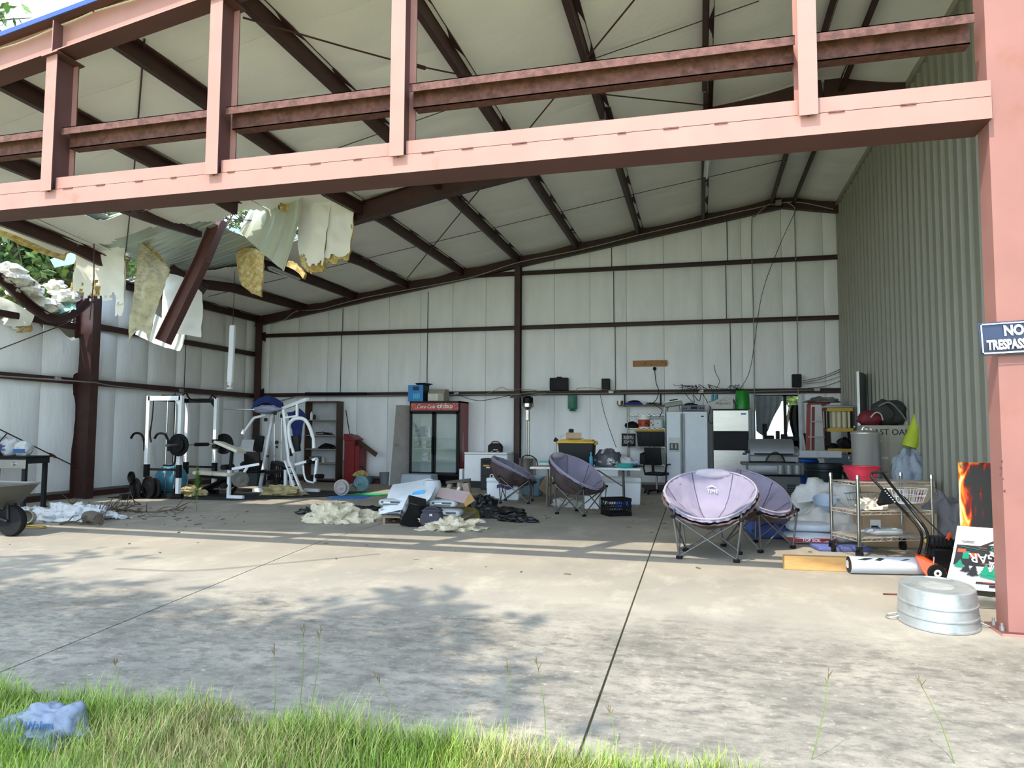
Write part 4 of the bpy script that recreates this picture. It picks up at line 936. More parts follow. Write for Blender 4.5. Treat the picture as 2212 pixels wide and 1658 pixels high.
# board fixed to the wall
a, c, za, zb = fr(1367, 1441, 778, 791, YB-.07); T = thing('wall_board', 'short pine board fixed high on the back wall', 'board', ((a+c)/2, YB-.06, za)); build(MB().bx(-(c-a)/2, (c-a)/2, -.03, .03, 0, zb-za), 'plank', mat('aged_pine', 'a9784c', .7, var=.12, scale=3, aniso=(1, 6, 6)), T, smooth=False, bevel=.004)
for k in range(7):
    xx = random.uniform(-.38, .38); build(MB().cyl((xx, -.03, random.uniform(.03, .11)), (xx, -.034, random.uniform(.03, .11)), .008, n=6), 'knot', M_BLK, T)
o = build(MB().ball((0, 0, 0), .045, 10, 6), 'wall_mount', M_BLK); p = P(1414, 796, YB-.07); o.location = p; tag(o, 'black knob on the wall under the pine board', 'knob')
# broom
p = P(1198, 1000, 16.3); rod('shovel_pole', 'thin upright broom pole with dark tip leaning near the folding table', 'broom', [(p.x, 16.45, 0), (p.x, 16.5, 1.15)], .014, M_ALU); build(MB().prism([(-.05, 0, 1.15), (.05, 0, 1.15), (.06, 0, 1.20), (-.01, 0, 1.26), (-.06, 0, 1.19)], (0, .02, 0)), 'tip', M_BLK, bpy.data.objects['shovel_pole']).location = (0, 0, 0)
# wall shelf with brackets
x0, x1, z0, z1 = fr(1335, 1440, 872, 876, 17.5); T = thing('wall_shelf', 'narrow shelf hung on two black brackets below the girt', 'shelf', ((x0+x1)/2, 17.65, z0))
build(MB().bx((x0-x1)/2, (x1-x0)/2, -.17, .17, 0, .025), 'board', mat('shelf_ply', '6b6258', .7), T, smooth=False)
for px in (1349, 1427): xx = P(px, 860, 17.6).x-(x0+x1)/2; b = MB(); b.bx(xx-.02, xx+.02, .0, .02, .025, .30); b.bx(xx-.02, xx+.02, -.16, .16, -.01, 0); build(b, 'bracket', M_BLK, T, smooth=False)
zs = z0+.025
b = MB(); panlathe(b, [(.07, 0), (.08, .1)], .004, 18); o = build(b, 'saucepan', M_STAIN); o.location = (P(1339, 870, 17.55).x, 17.55, zs); tag(o, 'small steel saucepan at the left end of the wall shelf', 'pan')
T2 = thing('blue_tray', 'blue lidded tray with a black lump on the wall shelf', 'tray', (P(1370, 870, 17.6).x, 17.62, zs)); build(MB().box((0, 0, .03), (.42, .28, .06), top=(.85, .85)), 'base', mat('royal_blue', '24348c', .5), T2, bevel=.015); build(lump(MB(), (0, 0, .06), (.16, .1, .06), 3, .2, flat=.05), 'lump', M_BLK, T2)
b = MB(); random.seed(11)
for k in range(7): b.tube(catmull([(random.uniform(-.2, .2), random.uniform(-.08, .05), .01+random.random()*.04) for _ in range(4)], 4), .007, 5)
o = build(b, 'cable_coils', M_CABLE); o.location = (P(1412, 870, 17.55).x, 17.58, zs); tag(o, 'loose charging leads coiled on the right of the wall shelf', 'cables')
# wire rack with its load
def wire_shelf(b, x0, x1, y0, y1, z, step=.05, r=.004):
    for yy in (y0, y1):
        for zz in (z, z+.035): b.tube([(x0, yy, zz), (x1, yy, zz)], r, 5)
        n_ = max(4, int((x1-x0)/.06)); pts = [(x0+(x1-x0)*k/n_, yy, z+.035*(k % 2)) for k in range(n_+1)]; b.tube(pts, r*.7, 4)
    for xx in (x0, x1):
        for zz in (z, z+.035): b.tube([(xx, y0, zz), (xx, y1, zz)], r, 5)
        n_ = max(4, int((y1-y0)/.06)); pts = [(xx, y0+(y1-y0)*k/n_, z+.035*(k % 2)) for k in range(n_+1)]; b.tube(pts, r*.7, 4)
    n_ = int((x1-x0)/step)
    for k in range(1, n_): xx = x0+(x1-x0)*k/n_; b.tube([(xx, y0, z+.037), (xx, y1, z+.037)], r*.6, 4)
    return b
x0, x1, _, _ = fr(1356, 1437, 880, 1040, 17.1); T = thing('wire_rack', 'chrome wire shelving unit left of the white refrigerator', 'rack', ((x0+x1)/2, 17.35, 0)); hw = (x1-x0)/2
for sx in (-1, 1):
    for sy in (-1, 1): build(MB().cyl((sx*hw, sy*.2, 0), (sx*hw, sy*.2, P(1400, 878, 17.1).z), .013, n=8), 'post', M_CHROME, T)
ZR = [P(1400, y, 17.1).z for y in (1003, 964, 924, 894)]
for z in ZR: build(wire_shelf(MB(), -hw, hw, -.2, .2, z-.037), 'wire_shelf', M_CHROME, T)
cx = (x0+x1)/2
def put(o, px, z, lab, cat, y=17.3, group=None): o.location = (P(px, 950, y).x, y, z); return tag(o, lab, cat, group)
T2 = thing('paint_bucket', 'white bucket with red and orange label on the wire rack', 'bucket', (P(1392, 910, 17.3).x, 17.3, ZR[2])); b = MB(); panlathe(b, [(.14, 0), (.155, .28), (.165, .285), (.165, .32)], .006, 24); build(b, 'pail', M_WHITEP, T2); build(MB().lathe([(.1445, .03), (.1535, .2)], 24), 'label', mat('label_orange', 'b8421f', .5, var=.15, scale=12, col2='2a1512', mixlo=.55, mixhi=.6), T2)
T2 = thing('white_box', 'white floral patterned box with teal end on the wire rack', 'box', (P(1420, 912, 17.3).x, 17.3, ZR[2])); build(MB().bx(-.16, .1, -.12, .12, 0, .19), 'carton', mat('floral_white', 'cfd3cf', .6, var=.05, scale=20, col2='7d837c', mixlo=.58, mixhi=.62), T2, smooth=False); build(MB().bx(.1, .15, -.12, .12, 0, .19), 'teal_end', mat('teal_card', '5fa39a', .6), T2, smooth=False)
put(build(lump(MB(), (0, 0, .05), (.15, .12, .1), 4, .3, flat=.0), 'black_cloth', M_BLK), 1365, ZR[2], 'black cloth bundle on the wire rack beside the bucket', 'cloth')
def yellow_tote(x, y, z, w, d, h, label, rz=0, lidz=.06, ribs=5):
    T = thing('lidded_tote', label, 'tote', (x, y, z), rz); M_BT = mat('black_tote', '0b0d0e', .55, var=.1, spec=.3); M_YL = mat('yellow_lid', 'd1ab3f', .5, var=.08)
    b = MB(); b.box((0, 0, (h-lidz)/2), (w*.84, d*.84, h-lidz), top=(1.12, 1.12)); build(b, 'tub', M_BT, T, bevel=.02, bseg=2)
    for k in range(ribs):
        xx = (k-(ribs-1)/2)*w*.16; build(MB().beam((xx, -d*.42-.004, .05), (xx*1.1, -d*.47-.006, h-lidz-.03), .03, .012, up=(0, 1, 0)), 'rib', M_BT, T, smooth=False)
    b = MB(); b.bx(-w/2, w/2, -d/2, d/2, h-lidz, h-lidz*.4); b.bx(-w*.44, w*.44, -d*.42, d*.42, h-lidz*.4, h); build(b, 'lid', M_YL, T, bevel=.012); 
    for s in (-1, 1): build(MB().bx(s*w/2-.03, s*w/2+.03, -.06, .06, h-lidz-.03, h-lidz*.6), 'latch', M_YL, T, smooth=False)
    return T
yellow_tote(P(1404, 945, 17.3).x+.03, 17.35, ZR[1], .72, .42, .40, 'black tote with yellow lid on the wire rack', lidz=.05)
def crate(x, y, z, w, d, h, label, rz=0, m=None):
    T = thing('milk_crate', label, 'crate', (x, y, z), rz); m = m or M_BLK; t = .012; a, c = w/2, d/2
    build(MB().bx(-a, a, -c, c, 0, .015), 'bottom', m, T, smooth=False)
    for nm, X0, X1, Y0, Y1 in (('side', -a, a, -c, -c+t), ('side', -a, a, c-t, c), ('side', -a, -a+t, -c, c), ('side', a-t, a, -c, c)):
        b = MB(); hz = X1-X0 > Y1-Y0
        b.bx(X0, X1, Y0, Y1, 0, .06); b.bx(X0, X1, Y0, Y1, h-.05, h); b.bx(X0, X1, Y0, Y1, h*.48, h*.54)
        for k in range(9):
            f_ = (k+.5)/9
            for zz0, zz1 in ((.06, h*.48), (h*.54, h-.05)):
                if zz0 > .1 and 3 <= k <= 5: continue
                if hz: xx = X0+(X1-X0)*f_; b.beam((xx-.015, (Y0+Y1)/2, zz0), (xx+.015, (Y0+Y1)/2, zz1), .010, t*.8, up=(0, 1, 0))
                else: yy = Y0+(Y1-Y0)*f_; b.beam(((X0+X1)/2, yy-.015, zz0), ((X0+X1)/2, yy+.015, zz1), .010, t*.8, up=(1, 0, 0))
        build(b, nm, m, T, smooth=False)
    return T
crate(P(1357, 950, 17.2).x, 17.3, ZR[1], .3, .32, .30, 'black plastic crate hanging over the left end of the wire rack')
T2 = thing('black_printer', 'black box with round lid on the lowest wire rack shelf', 'appliance', (P(1405, 985, 17.3).x, 17.35, ZR[0])); build(MB().bx(-.24, .24, -.18, .18, 0, .26), 'case', M_BLK, T2, bevel=.02); build(MB().lathe([(.18, .26), (.19, .28), (.1, .3), (0, .3)], 20), 'lid', M_DKGREY, T2)
# office chair
T = thing('office_chair', 'black swivel office chair in front of the wire rack', 'chair', (P(1418, 1040, 16.5).x, 16.6, 0), math.radians(160))
b = MB()
for k in range(5): a = 2*PI*k/5; b.beam((0, 0, .09), (.28*math.cos(a), .28*math.sin(a), .07), .04, .03)
build(b, 'star_base', M_BLK, T)
for k in range(5): a = 2*PI*k/5; build(MB().cyl((.28*math.cos(a)-.015, .28*math.sin(a), .03), (.28*math.cos(a)+.015, .28*math.sin(a), .03), .03, n=12), 'caster', M_RUBBER, T)
build(MB().cyl((0, 0, .09), (0, 0, .4), .025, n=10), 'gas_lift', M_CHROME, T); build(MB().box((0, 0, .45), (.44, .42, .07)), 'seat', M_BLK, T, bevel=.03, bseg=2); build(MB().box((0, .2, .85), (.4, .05, .4), (-.12, 0, 0)), 'backrest', M_BLK, T, bevel=.024, bseg=2); build(MB().beam((0, .18, .42), (0, .22, .72), .06, .015, up=(0, 1, 0)), 'back_bar', M_BLK, T)
for s in (-1, 1): build(MB().tube(catmull([(s*.24, .1, .45), (s*.27, .1, .6), (s*.27, .02, .66), (s*.27, -.14, .66)], 4), .018, 6), 'armrest', M_BLK, T)
# side by side refrigerator
x0, x1, _, z1 = fr(1440, 1529, 888, 1040, 16.85); w = x1-x0; h = z1; T = thing('refrigerator', 'white side-by-side refrigerator with ice dispenser', 'refrigerator', ((x0+x1)/2, 17.2, 0)); hw = w/2; f = -.35
M_FRG = mat('fridge_white', 'e2e8ee', .45, var=.03, bump=.08, bscale=250)
build(MB().bx(-hw, hw, f+.07, .35, .03, h), 'body', mat('fridge_side_grey', '6e737a', .5), T, smooth=False)
xs = -hw+w*.39
D1 = build(MB().bx(-hw, xs-.004, f, f+.065, .08, h-.005), 'freezer_door', M_FRG, T, bevel=.012); D2 = build(MB().bx(xs+.004, hw, f, f+.065, .08, h-.005), 'fridge_door', M_FRG, T, bevel=.012)
build(MB().bx(-hw+.02, hw-.02, f+.03, f+.07, 0, .08), 'kick_grille', M_DKGREY, T, smooth=False)
for D, xx in ((D1, xs-.03), (D2, xs+.03)): build(MB().bx(xx-.018, xx+.018, f-.04, f-.005, .3, h-.05), 'handle', mat('handle_grey', '9fa2a0', .4), D, bevel=.01)
b = MB(); b.bx(-hw+.04, xs-.06, f-.012, f, .95, 1.26); build(b, 'dispenser_bezel', mat('cream_bezel', 'cfcfc6', .5), D1, bevel=.008); build(MB().bx(-hw+.07, xs-.09, f-.014, f-.011, .98, 1.14), 'dispenser_well', mat('well_grey', '55585a', .6), D1, smooth=False)
for k in (-.045, .045): build(MB().cyl(((-hw+xs)/2+k-.01, f-.018, 1.02), ((-hw+xs)/2+k-.01, f-.03, 1.12), .03, .02, n=10), 'paddle', mat('paddle_grey', 'b9bab6', .5), D1)
build(MB().bx(hw-.14, hw-.08, f-.003, f, h-.13, h-.10), 'badge', M_DKGREY, D2, smooth=False)
HF = h
T2 = thing('stereo_receiver', 'dark grey stereo receiver with knobs on the white refrigerator', 'receiver', (P(1497, 880, 17.0).x, 17.05, HF)); build(MB().bx(-.26, .26, -.18, .18, .01, .14), 'case', mat('receiver_grey', '4a4f56', .4, .3), T2, smooth=False, bevel=.006); build(MB().bx(-.05, .1, -.184, -.18, .05, .11), 'display', M_BLK, T2, smooth=False); build(lump(MB(), (-.05, 0, .14), (.16, .12, .06), 6, .3, flat=.135), 'cover', M_DKGREY, T2)
for k, xx in enumerate((-.22, -.18, -.14, .16, .22)): build(MB().cyl((xx, -.18, .07), (xx, -.2, .07), .014 if k < 3 else .022, n=10), 'knob', M_BLK, T2)
T2 = thing('tilted_tray', 'white device tilted on wire legs at the left of the refrigerator top', 'tray', (P(1455, 875, 16.95).x, 17.0, HF)); build(MB().box((0, 0, .17), (.4, .3, .1), (0, -.15, 0)), 'pan', mat('grey_green_tray', '8d9186', .5), T2, bevel=.01); build(MB().box((-.03, 0, .235), (.36, .26, .02), (0, -.15, 0)), 'white_top', M_WHITEP, T2); build(MB().box((.0, -.02, .265), (.17, .12, .03), (0, -.15, .3)), 'black_box', M_BLK, T2); 
for s in (-1, 1):
    for yy in (-.1, .1): build(MB().tube([(s*.15, yy, 0), (s*.12, yy, .14+s*.03)], .006, 5), 'wire_leg', M_CHROME, T2)
# ice machine
x0, x1, z0, z1 = fr(1541, 1618, 883, 1040, 16.8); w = x1-x0; h = z1; T = thing('ice_machine', 'stainless ice machine with black middle bin door', 'ice machine', ((x0+x1)/2, 17.15, 0)); hw = w/2; f = -.36
zz1, zz2 = P(1580, 931, 16.8).z, P(1580, 971, 16.8).z
b = MB(); b.bx(-hw, hw, f+.04, .36, .02, h); build(b, 'cabinet', mat('machine_grey', '4c4f52', .5), T, smooth=False)
build(MB().bx(-hw, hw, f, f+.04, zz1, h-.03), 'top_panel', M_STAIN, T, smooth=False, bevel=.006); build(MB().bx(-hw+.01, hw-.01, f-.01, f+.04, zz2, zz1-.01), 'bin_door', M_BLK, T, bevel=.012); build(MB().bx(-hw, hw, f, f+.04, .05, zz2-.01), 'lower_panel', M_STAIN, T, smooth=False, bevel=.006); build(MB().bx(-hw, hw, f+.01, .36, h-.03, h), 'top_trim', M_BLK, T, smooth=False)
build(MB().bx(hw-.16, hw-.05, f-.003, f, h-.13, h-.09), 'blue_badge', mat('light_blue_badge', '4f93c4', .4), T, smooth=False); build(MB().bx(hw-.14, hw-.05, f-.003, f, zz2-.11, zz2-.06), 'navy_badge', mat('navy_badge', '22307e', .4), T, smooth=False)
T2 = thing('open_carton', 'white open-topped carton on the ice machine', 'box', (P(1560, 875, 16.95).x, 16.98, h), .1); b = MB(); b.prism([(-.24, -.16, 0), (.2, -.16, 0), (.22, -.16, .25), (.05, -.16, .29), (-.30, -.16, .14)], (0, .005, 0)); b.prism([(-.24, .16, 0), (.2, .16, 0), (.22, .16, .25), (-.3, .16, .16)], (0, .005, 0)); b.prism([(.2, -.16, 0), (.2, .16, 0), (.22, .16, .25), (.22, -.16, .25)], (.005, 0, 0)); b.bx(-.24, .2, -.16, .16, 0, .005); b.prism([(.22, -.16, .25), (.22, .16, .25), (.30, .14, .12), (.30, -.14, .12)], (.004, 0, 0)); build(b, 'carton', mat('white_card', 'c9c7c0', .7), T2, smooth=False)
text('Antonio\'s', .085, 'lettering', M_DKGREY, T2, frame((-.0, -.163, .13), (1, 0, 0), (0, 0, 1)), .001); b = MB(); b.tube(catmull([(-.1, -.163, .165), (-.0, -.163, .21), (.1, -.163, .165)], 5), .004, 4); build(b, 'emblem', M_DKGREY, T2)
T2 = thing('green_bucket', 'tall green plastic bucket upside down on the ice machine', 'bucket', (P(1604, 865, 16.95).x, 17.0, h)); build(MB().lathe([(.165, 0), (.165, .02), (.145, .40), (.13, .42), (0, .42)], 26), 'pail', mat('bright_green_plastic', '1f8a2a', .4), T2); build(MB().lathe([(.172, .0), (.172, .02), (.165, .025)], 26), 'rim', MATS['bright_green_plastic'], T2)
for k, px in enumerate((1540, 1548)):
    o = build(MB().lathe([(.032, 0), (.034, .01), (.034, .15), (.02, .17), (.015, .19), (0, .19)], 12), 'spray_can', mat('teal_can', '3f8fa0', .35)); o.location = (P(px, 855, 17.2).x, 17.22, 2.1); tag(o, ('left', 'right')[k]+' one of two teal spray cans above the white carton', 'can', 'teal spray cans')
T2 = thing('can_ledge', 'small dark ledge carrying the teal spray cans', 'shelf', (P(1545, 862, 17.3).x, 17.3, 2.07)); build(MB().bx(-.14, .14, -.12, .4, 0, .028), 'board', M_DKGREY, T2, smooth=False)

# ------------------------------------------------------------------ opening in the back wall
W = struct('window_1'); x0, x1, z0, z1 = WIN; M_WF = mat('white_frame', 'c6cacb', .5)
for X0, X1, Z0, Z1 in ((x0-.06, x0+.02, z0-.06, z1+.02), (x1-.02, x1+.06, z0-.06, z1+.02), (x0+.02, x1-.02, z1-.05, z1+.02), (x0+.02, x1-.02, z0-.06, z0)):
    build(MB().bx(X0, X1, YB-.06, YB+.07, Z0, Z1), 'frame', M_WF, W, smooth=False)
xm = P(1696, 900, YB).x; build(MB().bx(xm-.035, xm+.035, YB+.0, YB+.03, z0, z1-.05), 'mullion', M_BLK, W, smooth=False); build(MB().bx(x0+.02, x1-.02, YB, YB+.03, z1-.09, z1-.05), 'head_rail', M_BLK, W, smooth=False)
for a, c in ((x0+.02, xm-.035), (xm+.035, x1-.02)): build(MB().bx(a, c, YB+.012, YB+.016, z0, z1-.09), 'pane', mat('window_glass', 'dfe8e4', .02, alpha=.06, var=.0), W, smooth=False)
M_CURT = mat('grey_curtain', '858c8f', .8, var=.15, scale=5)
q = fr(1632, 1690, 853, 940, YB-.12)
rows = []
for i in range(13):
    v = i/12; r = []
    for j in range(25):
        u = j/24; xr = q[0]+(q[1]-q[0])*u*(1-.0*v); L0 = .82-.62*max(0, u-.45)**1.3*1.4
        zz = z1-.08-v*(L0+.12*math.sin(u*3)); r.append((q[0]+(q[1]-q[0])*(u*(1-.35*v*v)+.02*v), YB-.12-.02*math.sin(u*26+v), zz))
    rows.append(r)
o = tag(build(MB().sheet(rows, .004), 'curtain', M_CURT, at=(q[0], YB-.12, z1-.1)), 'grey curtain bunched across the left of the back opening', 'curtain')
xr = x1-.02; b = MB(); rows = [[(xr-.27+.1*u+.06*math.sin(v*4)+.0, YB-.10-.015*math.sin(u*14), z1-.28-v*.9) if False else (xr-(.20+.05*math.sin(v*5))*(1-u), YB-.10-.015*math.sin(u*14), z1-.30-v*.95) for u in [j/10 for j in range(11)]] for v in [i/10 for i in range(11)]]
tag(build(MB().sheet(rows, .004), 'curtain', M_BLK, at=(xr, YB-.1, z1-.3)), 'black cloth hanging over the right of the back opening', 'curtain')
b = MB()
for px, py, w_ in ((1652, 915, .08), (1662, 940, .2), (1680, 930, .08), (1694, 937, .14), (1712, 942, .25), (1670, 948, .5), (1700, 950, .5)):
    p = P(px, py, YB-.25); b.bx(p.x-w_/2, p.x+w_/2, YB-.3, YB-.12, .92, p.z)
tag(build(b, 'sill_clutter', M_BLK, smooth=False, bevel=.012, at=(1.7, YB-.2, .95)), 'dark clutter of bottles and boxes silhouetted on the sill of the back opening', 'clutter', kind='stuff')
T2 = thing('sill_bench', 'dark bench standing under the back opening', 'bench', (1.75, YB-.25, 0)); build(MB().bx(-.6, .6, -.15, .15, .86, .92), 'top', M_BLK, T2, smooth=False)
for s in (-1, 1): build(MB().bx(s*.55-.03, s*.55+.03, -.12, .12, 0, .86), 'leg', M_BLK, T2, smooth=False)
# seen far outside: a parked white truck and the sunlit field
T2 = thing('white_trailer', 'white box trailer parked end-on in the field beyond the back opening', 'trailer', (P(1690, 900, 70).x-.42, 70, -.03), 0); build(MB().bx(-.4, .4, -3, 3, 1.0, 4.2), 'cargo_box', M_WHITEP, T2, smooth=False, bevel=.03); build(MB().beam((0, -3, .9), (0, -4.4, .6), .12, .1), 'drawbar', M_DKGREY, T2)
for xx in (-.4, .4):
    for yy in (-.5, .5): build(MB().cyl((xx-.12, yy, .45), (xx+.12, yy, .45), .45, n=18), 'wheel', M_RUBBER, T2)
# ------------------------------------------------------------------ gym corner
M_GW = mat('gym_white', 'ebedee', .4, var=.04); M_GB = mat('gym_black', '0d0e0f', .55, var=.12, spec=.3); M_PLATE = mat('iron_plate', '111214', .6, .2, var=.15, spec=.3); M_PAD = mat('black_vinyl_pad', '0e0e0f', .5, spec=.3); M_CREAM = mat('cream_vinyl', 'cfc7b3', .55, var=.06)
mats_ = tag(build(MB().prism([(-11.6, 12.05, .004), (-8.9, 12.35, .004), (-7.6, 13.6, .004), (-7.3, 14.9, .004), (-11.2, 14.9, .004)], (0, 0, .012)), 'rubber_mat', mat('gym_mat', '141312', .85, var=.4, scale=5, col2='4a453d', mixlo=.55, mixhi=.7), smooth=False), 'dirty black rubber mat under the gym equipment', 'mat')
ZM = .016
# power rack
RA, RB, RC, RD = Vector((-10.9, 12.3, 0)), Vector((-10.13, 12.3, 0)), Vector((-10.15, 13.42, 0)), Vector((-10.9, 13.45, 0)); HR = 2.07
T = thing('power_rack', 'white and black power rack holding a loaded barbell', 'gym rack', (-10.5, 12.85, ZM)); z = Vector((0, 0, 1))
off = Vector((0, 0, ZM))
for p in (RA, RB, RC, RD):
    U = build(MB().beam(p+off+z*.05, p+z*HR, .075, .075, up=(0, 1, 0)), 'upright', M_GW, T, world=True, smooth=False)
    build(MB().beam(p+z*.42, p+z*.68, .085, .085, up=(0, 1, 0)), 'sleeve', M_GB, U, world=True, smooth=False)
    b = MB(); b.prism([p+Vector((-.05, -.05, .05+ZM)), p+Vector((.16 if p.x < -10.5 else -.16, -.05, .05+ZM)), p+Vector((-.05, -.05, .24))], (0, .1, 0)); build(b, 'gusset', M_GB, U, world=True, smooth=False)
    for k in range(9): build(MB().cyl(p+Vector((.0, -.038, .75+.05*k)), p+Vector((0, -.041, .75+.05*k)), .007, n=6), 'pin_hole', M_GB, U, world=True)
for a, c in ((RA, RB), (RD, RC), (RA, RD)):
    build(MB().beam(a+z*(.05+ZM)-(c-a).normalized()*.1, c+z*(.05+ZM)+(c-a).normalized()*.1, .09, .08), 'base_rail', M_GB, T, world=True, smooth=False)
build(MB().beam(RA+z*(HR-.05), RB+z*(HR-.05), .075, .09), 'top_beam', M_GW, T, world=True, smooth=False); build(MB().beam(RD+z*(HR-.05), RC+z*(HR-.05), .075, .09), 'top_beam', M_GB, T, world=True, smooth=False); build(MB().beam(RA+z*(HR-.05), RD+z*(HR-.05), .075, .09), 'top_beam', M_GB, T, world=True, smooth=False)
b = MB(); b.tube(catmull([RB+z*(HR-.02), RB+(RC-RB)*.12+z*(HR+.06), RB+(RC-RB)*.25+z*(HR-.06), RB+(RC-RB)*.72+z*(HR-.07), RB+(RC-RB)*.86+z*(HR+.05), RC+z*(HR-.03)], 5), .017, 8); build(b, 'chin_up_bar', M_GB, T, world=True)
for p, s in ((RB, -1), (RC, -1)): b = MB(); b.prism([p+Vector((0, .0, HR-.02)), p+Vector((-.22, 0, HR-.02)), p+Vector((0, 0, HR-.28))], (0, .012, 0)); build(b, 'corner_plate', M_GW if p is RB else M_GB, T, world=True, smooth=False)
for p in (RA, RD): build(MB().beam(p+z*.58, (RB if p is RA else RC)+z*.58, .045, .045), 'safety_bar', M_GB, T, world=True, smooth=False)
for p in (RB, RC): b = MB(); b.beam(p+z*.98, p+z*1.18, .1, .1, up=(0, 1, 0)); b.beam(p+Vector((.05, 0, 1.0)), p+Vector((.13, 0, 1.02)), .06, .04); build(b, 'bar_hook', M_GB, T, world=True, smooth=False)
# lat tower: cables, guide rods, high pulley, stack of plates, stirrup handles
pt = (RA+RD)*.5
for s in (-.12, .12): build(MB().cyl(RA+Vector((.28, .32+s, .06)), RA+Vector((.28, .32+s, HR-.08)), .014, n=8), 'guide_rod', M_CHROME, T, world=True)
for s in (-.03, .03): build(MB().cyl(RA+Vector((.5, .3+s, .1)), RA+Vector((.5, .3+s, HR-.1)), .004, n=5), 'cable', M_CABLE, T, world=True)
build(MB().ball(RA+Vector((.5, .3, 1.42)), (.03, .03, .13), 10, 8), 'cable_stop', M_GB, T, world=True)
b = MB(); b.box(RA+Vector((.25, .3, HR-.02)), (.3, .2, .12)); build(b, 'pulley_housing', M_GB, T, world=True, bevel=.01)
build(MB().tube(catmull([RA+Vector((.12, -.02, HR-.1)), RA+Vector((.13, -.05, 1.6)), RA+Vector((.10, -.06, 1.3)), RA+Vector((.14, -.06, 1.12))], 5), [.012]*8+[.016]*7+[.005], 6), 'strap', M_RUBBER, T, world=True)
for o_, y_ in ((Vector((-.16, .1, 0)), 1), (Vector((.42, .1, 0)), 1)):
    build(MB().tube(catmull([RA+o_+Vector((-.30, -.05, 1.20)), RA+o_+Vector((-.22, -.05, 1.30)), RA+o_+Vector((-.06, -.05, 1.29)), RA+o_+Vector((0, -.02, 1.15)), RA+o_+Vector((0, 0, .95))], 5), .024, 8), 'dip_handle', M_RUBBER, T, world=True)
build(MB().tube(catmull([RA+Vector((.3, .12, .66)), RA+Vector((.5, .1, .66)), RA+Vector((.58, .1, .72)), RA+Vector((.6, .1, 1.0))], 5), .02, 8), 'low_bar', M_RUBBER, T, world=True)
def plate(b, c, ax, r, th, hole=.03, lip=True):
    c = Vector(c); ax = Vector(ax).normalized(); M_ = ax.to_track_quat('Z', 'Y').to_matrix()
    b.lathe([(hole, -th/2), (r*.45, -th*.35), (r*.47, -th*.2), (r*.83, -th*.2), (r*.86, -th/2), (r, -th*.45), (r, th*.45), (r*.86, th/2), (r*.83, th*.2), (r*.47, th*.2), (r*.45, th*.35), (hole, th/2)], 24, c, M=M_); return b
# barbell in the rack
bd = (RC-RB).normalized(); c0 = RB+Vector((.10, 0, 1.08))
T = thing('barbell', 'olympic barbell with black plates resting across the power rack', 'barbell', c0); p0, p1 = c0-bd*.55, c0+bd*1.62
build(MB().cyl(p0+bd*.3, p1-bd*.3, .014, n=8), 'bar', M_CHROME, T, world=True); build(MB().cyl(p0, p0+bd*.42, .025, n=10), 'sleeve', M_STAIN, T, world=True); build(MB().cyl(p1-bd*.42, p1, .025, n=10), 'sleeve', M_STAIN, T, world=True)
build(MB().cyl(c0+bd*.34, c0+bd*.74, .038, n=12), 'neck_pad', M_RUBBER, T, world=True)
for q_ in (c0-bd*.16, c0+bd*1.28):
    for k, r_ in enumerate((.225, .15)): build(plate(MB(), q_-bd*.04*k*(1 if q_.y < 12.9 else -1), bd, r_, .035), 'plate', M_PLATE, T, world=True)
# plates stored on the tower's foot
for k, (x, y, z_, r_) in enumerate([(-10.98, 12.10, .30, .2), (-10.72, 12.16, .26, .22), (-10.60, 12.2, .24, .2), (-11.1, 12.12, .42, .12)]):
    o = build(plate(MB(), (0, 0, 0), (.35, 1, 0), r_, .04), 'weight_plate', M_PLATE); o.location = (x, y, z_ if k == 3 else r_+ZM); tag(o, ('black weight plate leaning at the outer foot of the rack tower', 'largest black weight plate leaning at the rack tower foot', 'black weight plate stacked behind the largest one at the rack', 'small black weight plate hung highest at the rack tower')[k], 'weight plate', 'weight plates stored on the rack tower')
T = tag(build(MB().ball((0, 0, .32), .32, 24, 16), 'exercise_ball', mat('teal_ball', '3d7f98', .5)), 'blue exercise ball inside the power rack', 'ball'); T.location = (-10.75, 13.05, ZM)
T.location = (-10.85, 12.95, ZM)
for (x, y, r_, s_, lab) in [(-10.3, 12.9, .34, 3, 'yellow insulation wad on the mat inside the power rack'), (-8.6, 13.6, .45, 5, 'flat yellow insulation wad on the mat behind the curl bench'), (-10.6, 13.2, .3, 7, 'yellow insulation wad behind the exercise ball')]:
    o = build(lump(MB(), (0, 0, .02), (r_, r_*.7, .16), s_, .6, 3, 26, 14), 'insulation_wad', mat('pale_wool', 'b8a878', .95, var=.3, scale=12, bump=.9, bscale=50)); o.location = (x, y, ZM); tag(o, lab, 'insulation')
# weight bench with preacher pad, in front of the rack
T = thing('weight_bench', 'weight bench with cream preacher pad beside the power rack', 'bench', (-9.2, 12.95, ZM))
bp = P(512, 1050, 12.7); xo = -9.2
build(MB().beam((.0, -.32, 0), (.0, -.32, .56), .06, .06, up=(0, 1, 0)), 'front_post', M_GW, T, smooth=False); build(MB().beam((0, -.32, .03), (.34, -.32, .03), .07, .06), 'foot', M_GW, T, smooth=False); build(MB().beam((-1.0, -.1, .03), (-1.0, .3, .03), .07, .06), 'rear_foot', M_GB, T, smooth=False)
build(MB().beam((-1.0, .05, .06), (-1.0, .05, .42), .06, .06, up=(0, 1, 0)), 'rear_post', M_GB, T, smooth=False); build(MB().beam((-1.0, .05, .4), (.0, -.3, .4), .06, .06), 'spine', M_GB, T, smooth=False)
build(MB().box((-.72, -.05, .47), (.66, .28, .07), (0, 0, -.33)), 'seat', M_CREAM, T, bevel=.02, bseg=2); build(MB().box((-.15, -.24, .47), (.45, .28, .07), (0, 0, -.33)), 'seat', M_CREAM, T, bevel=.02, bseg=2)
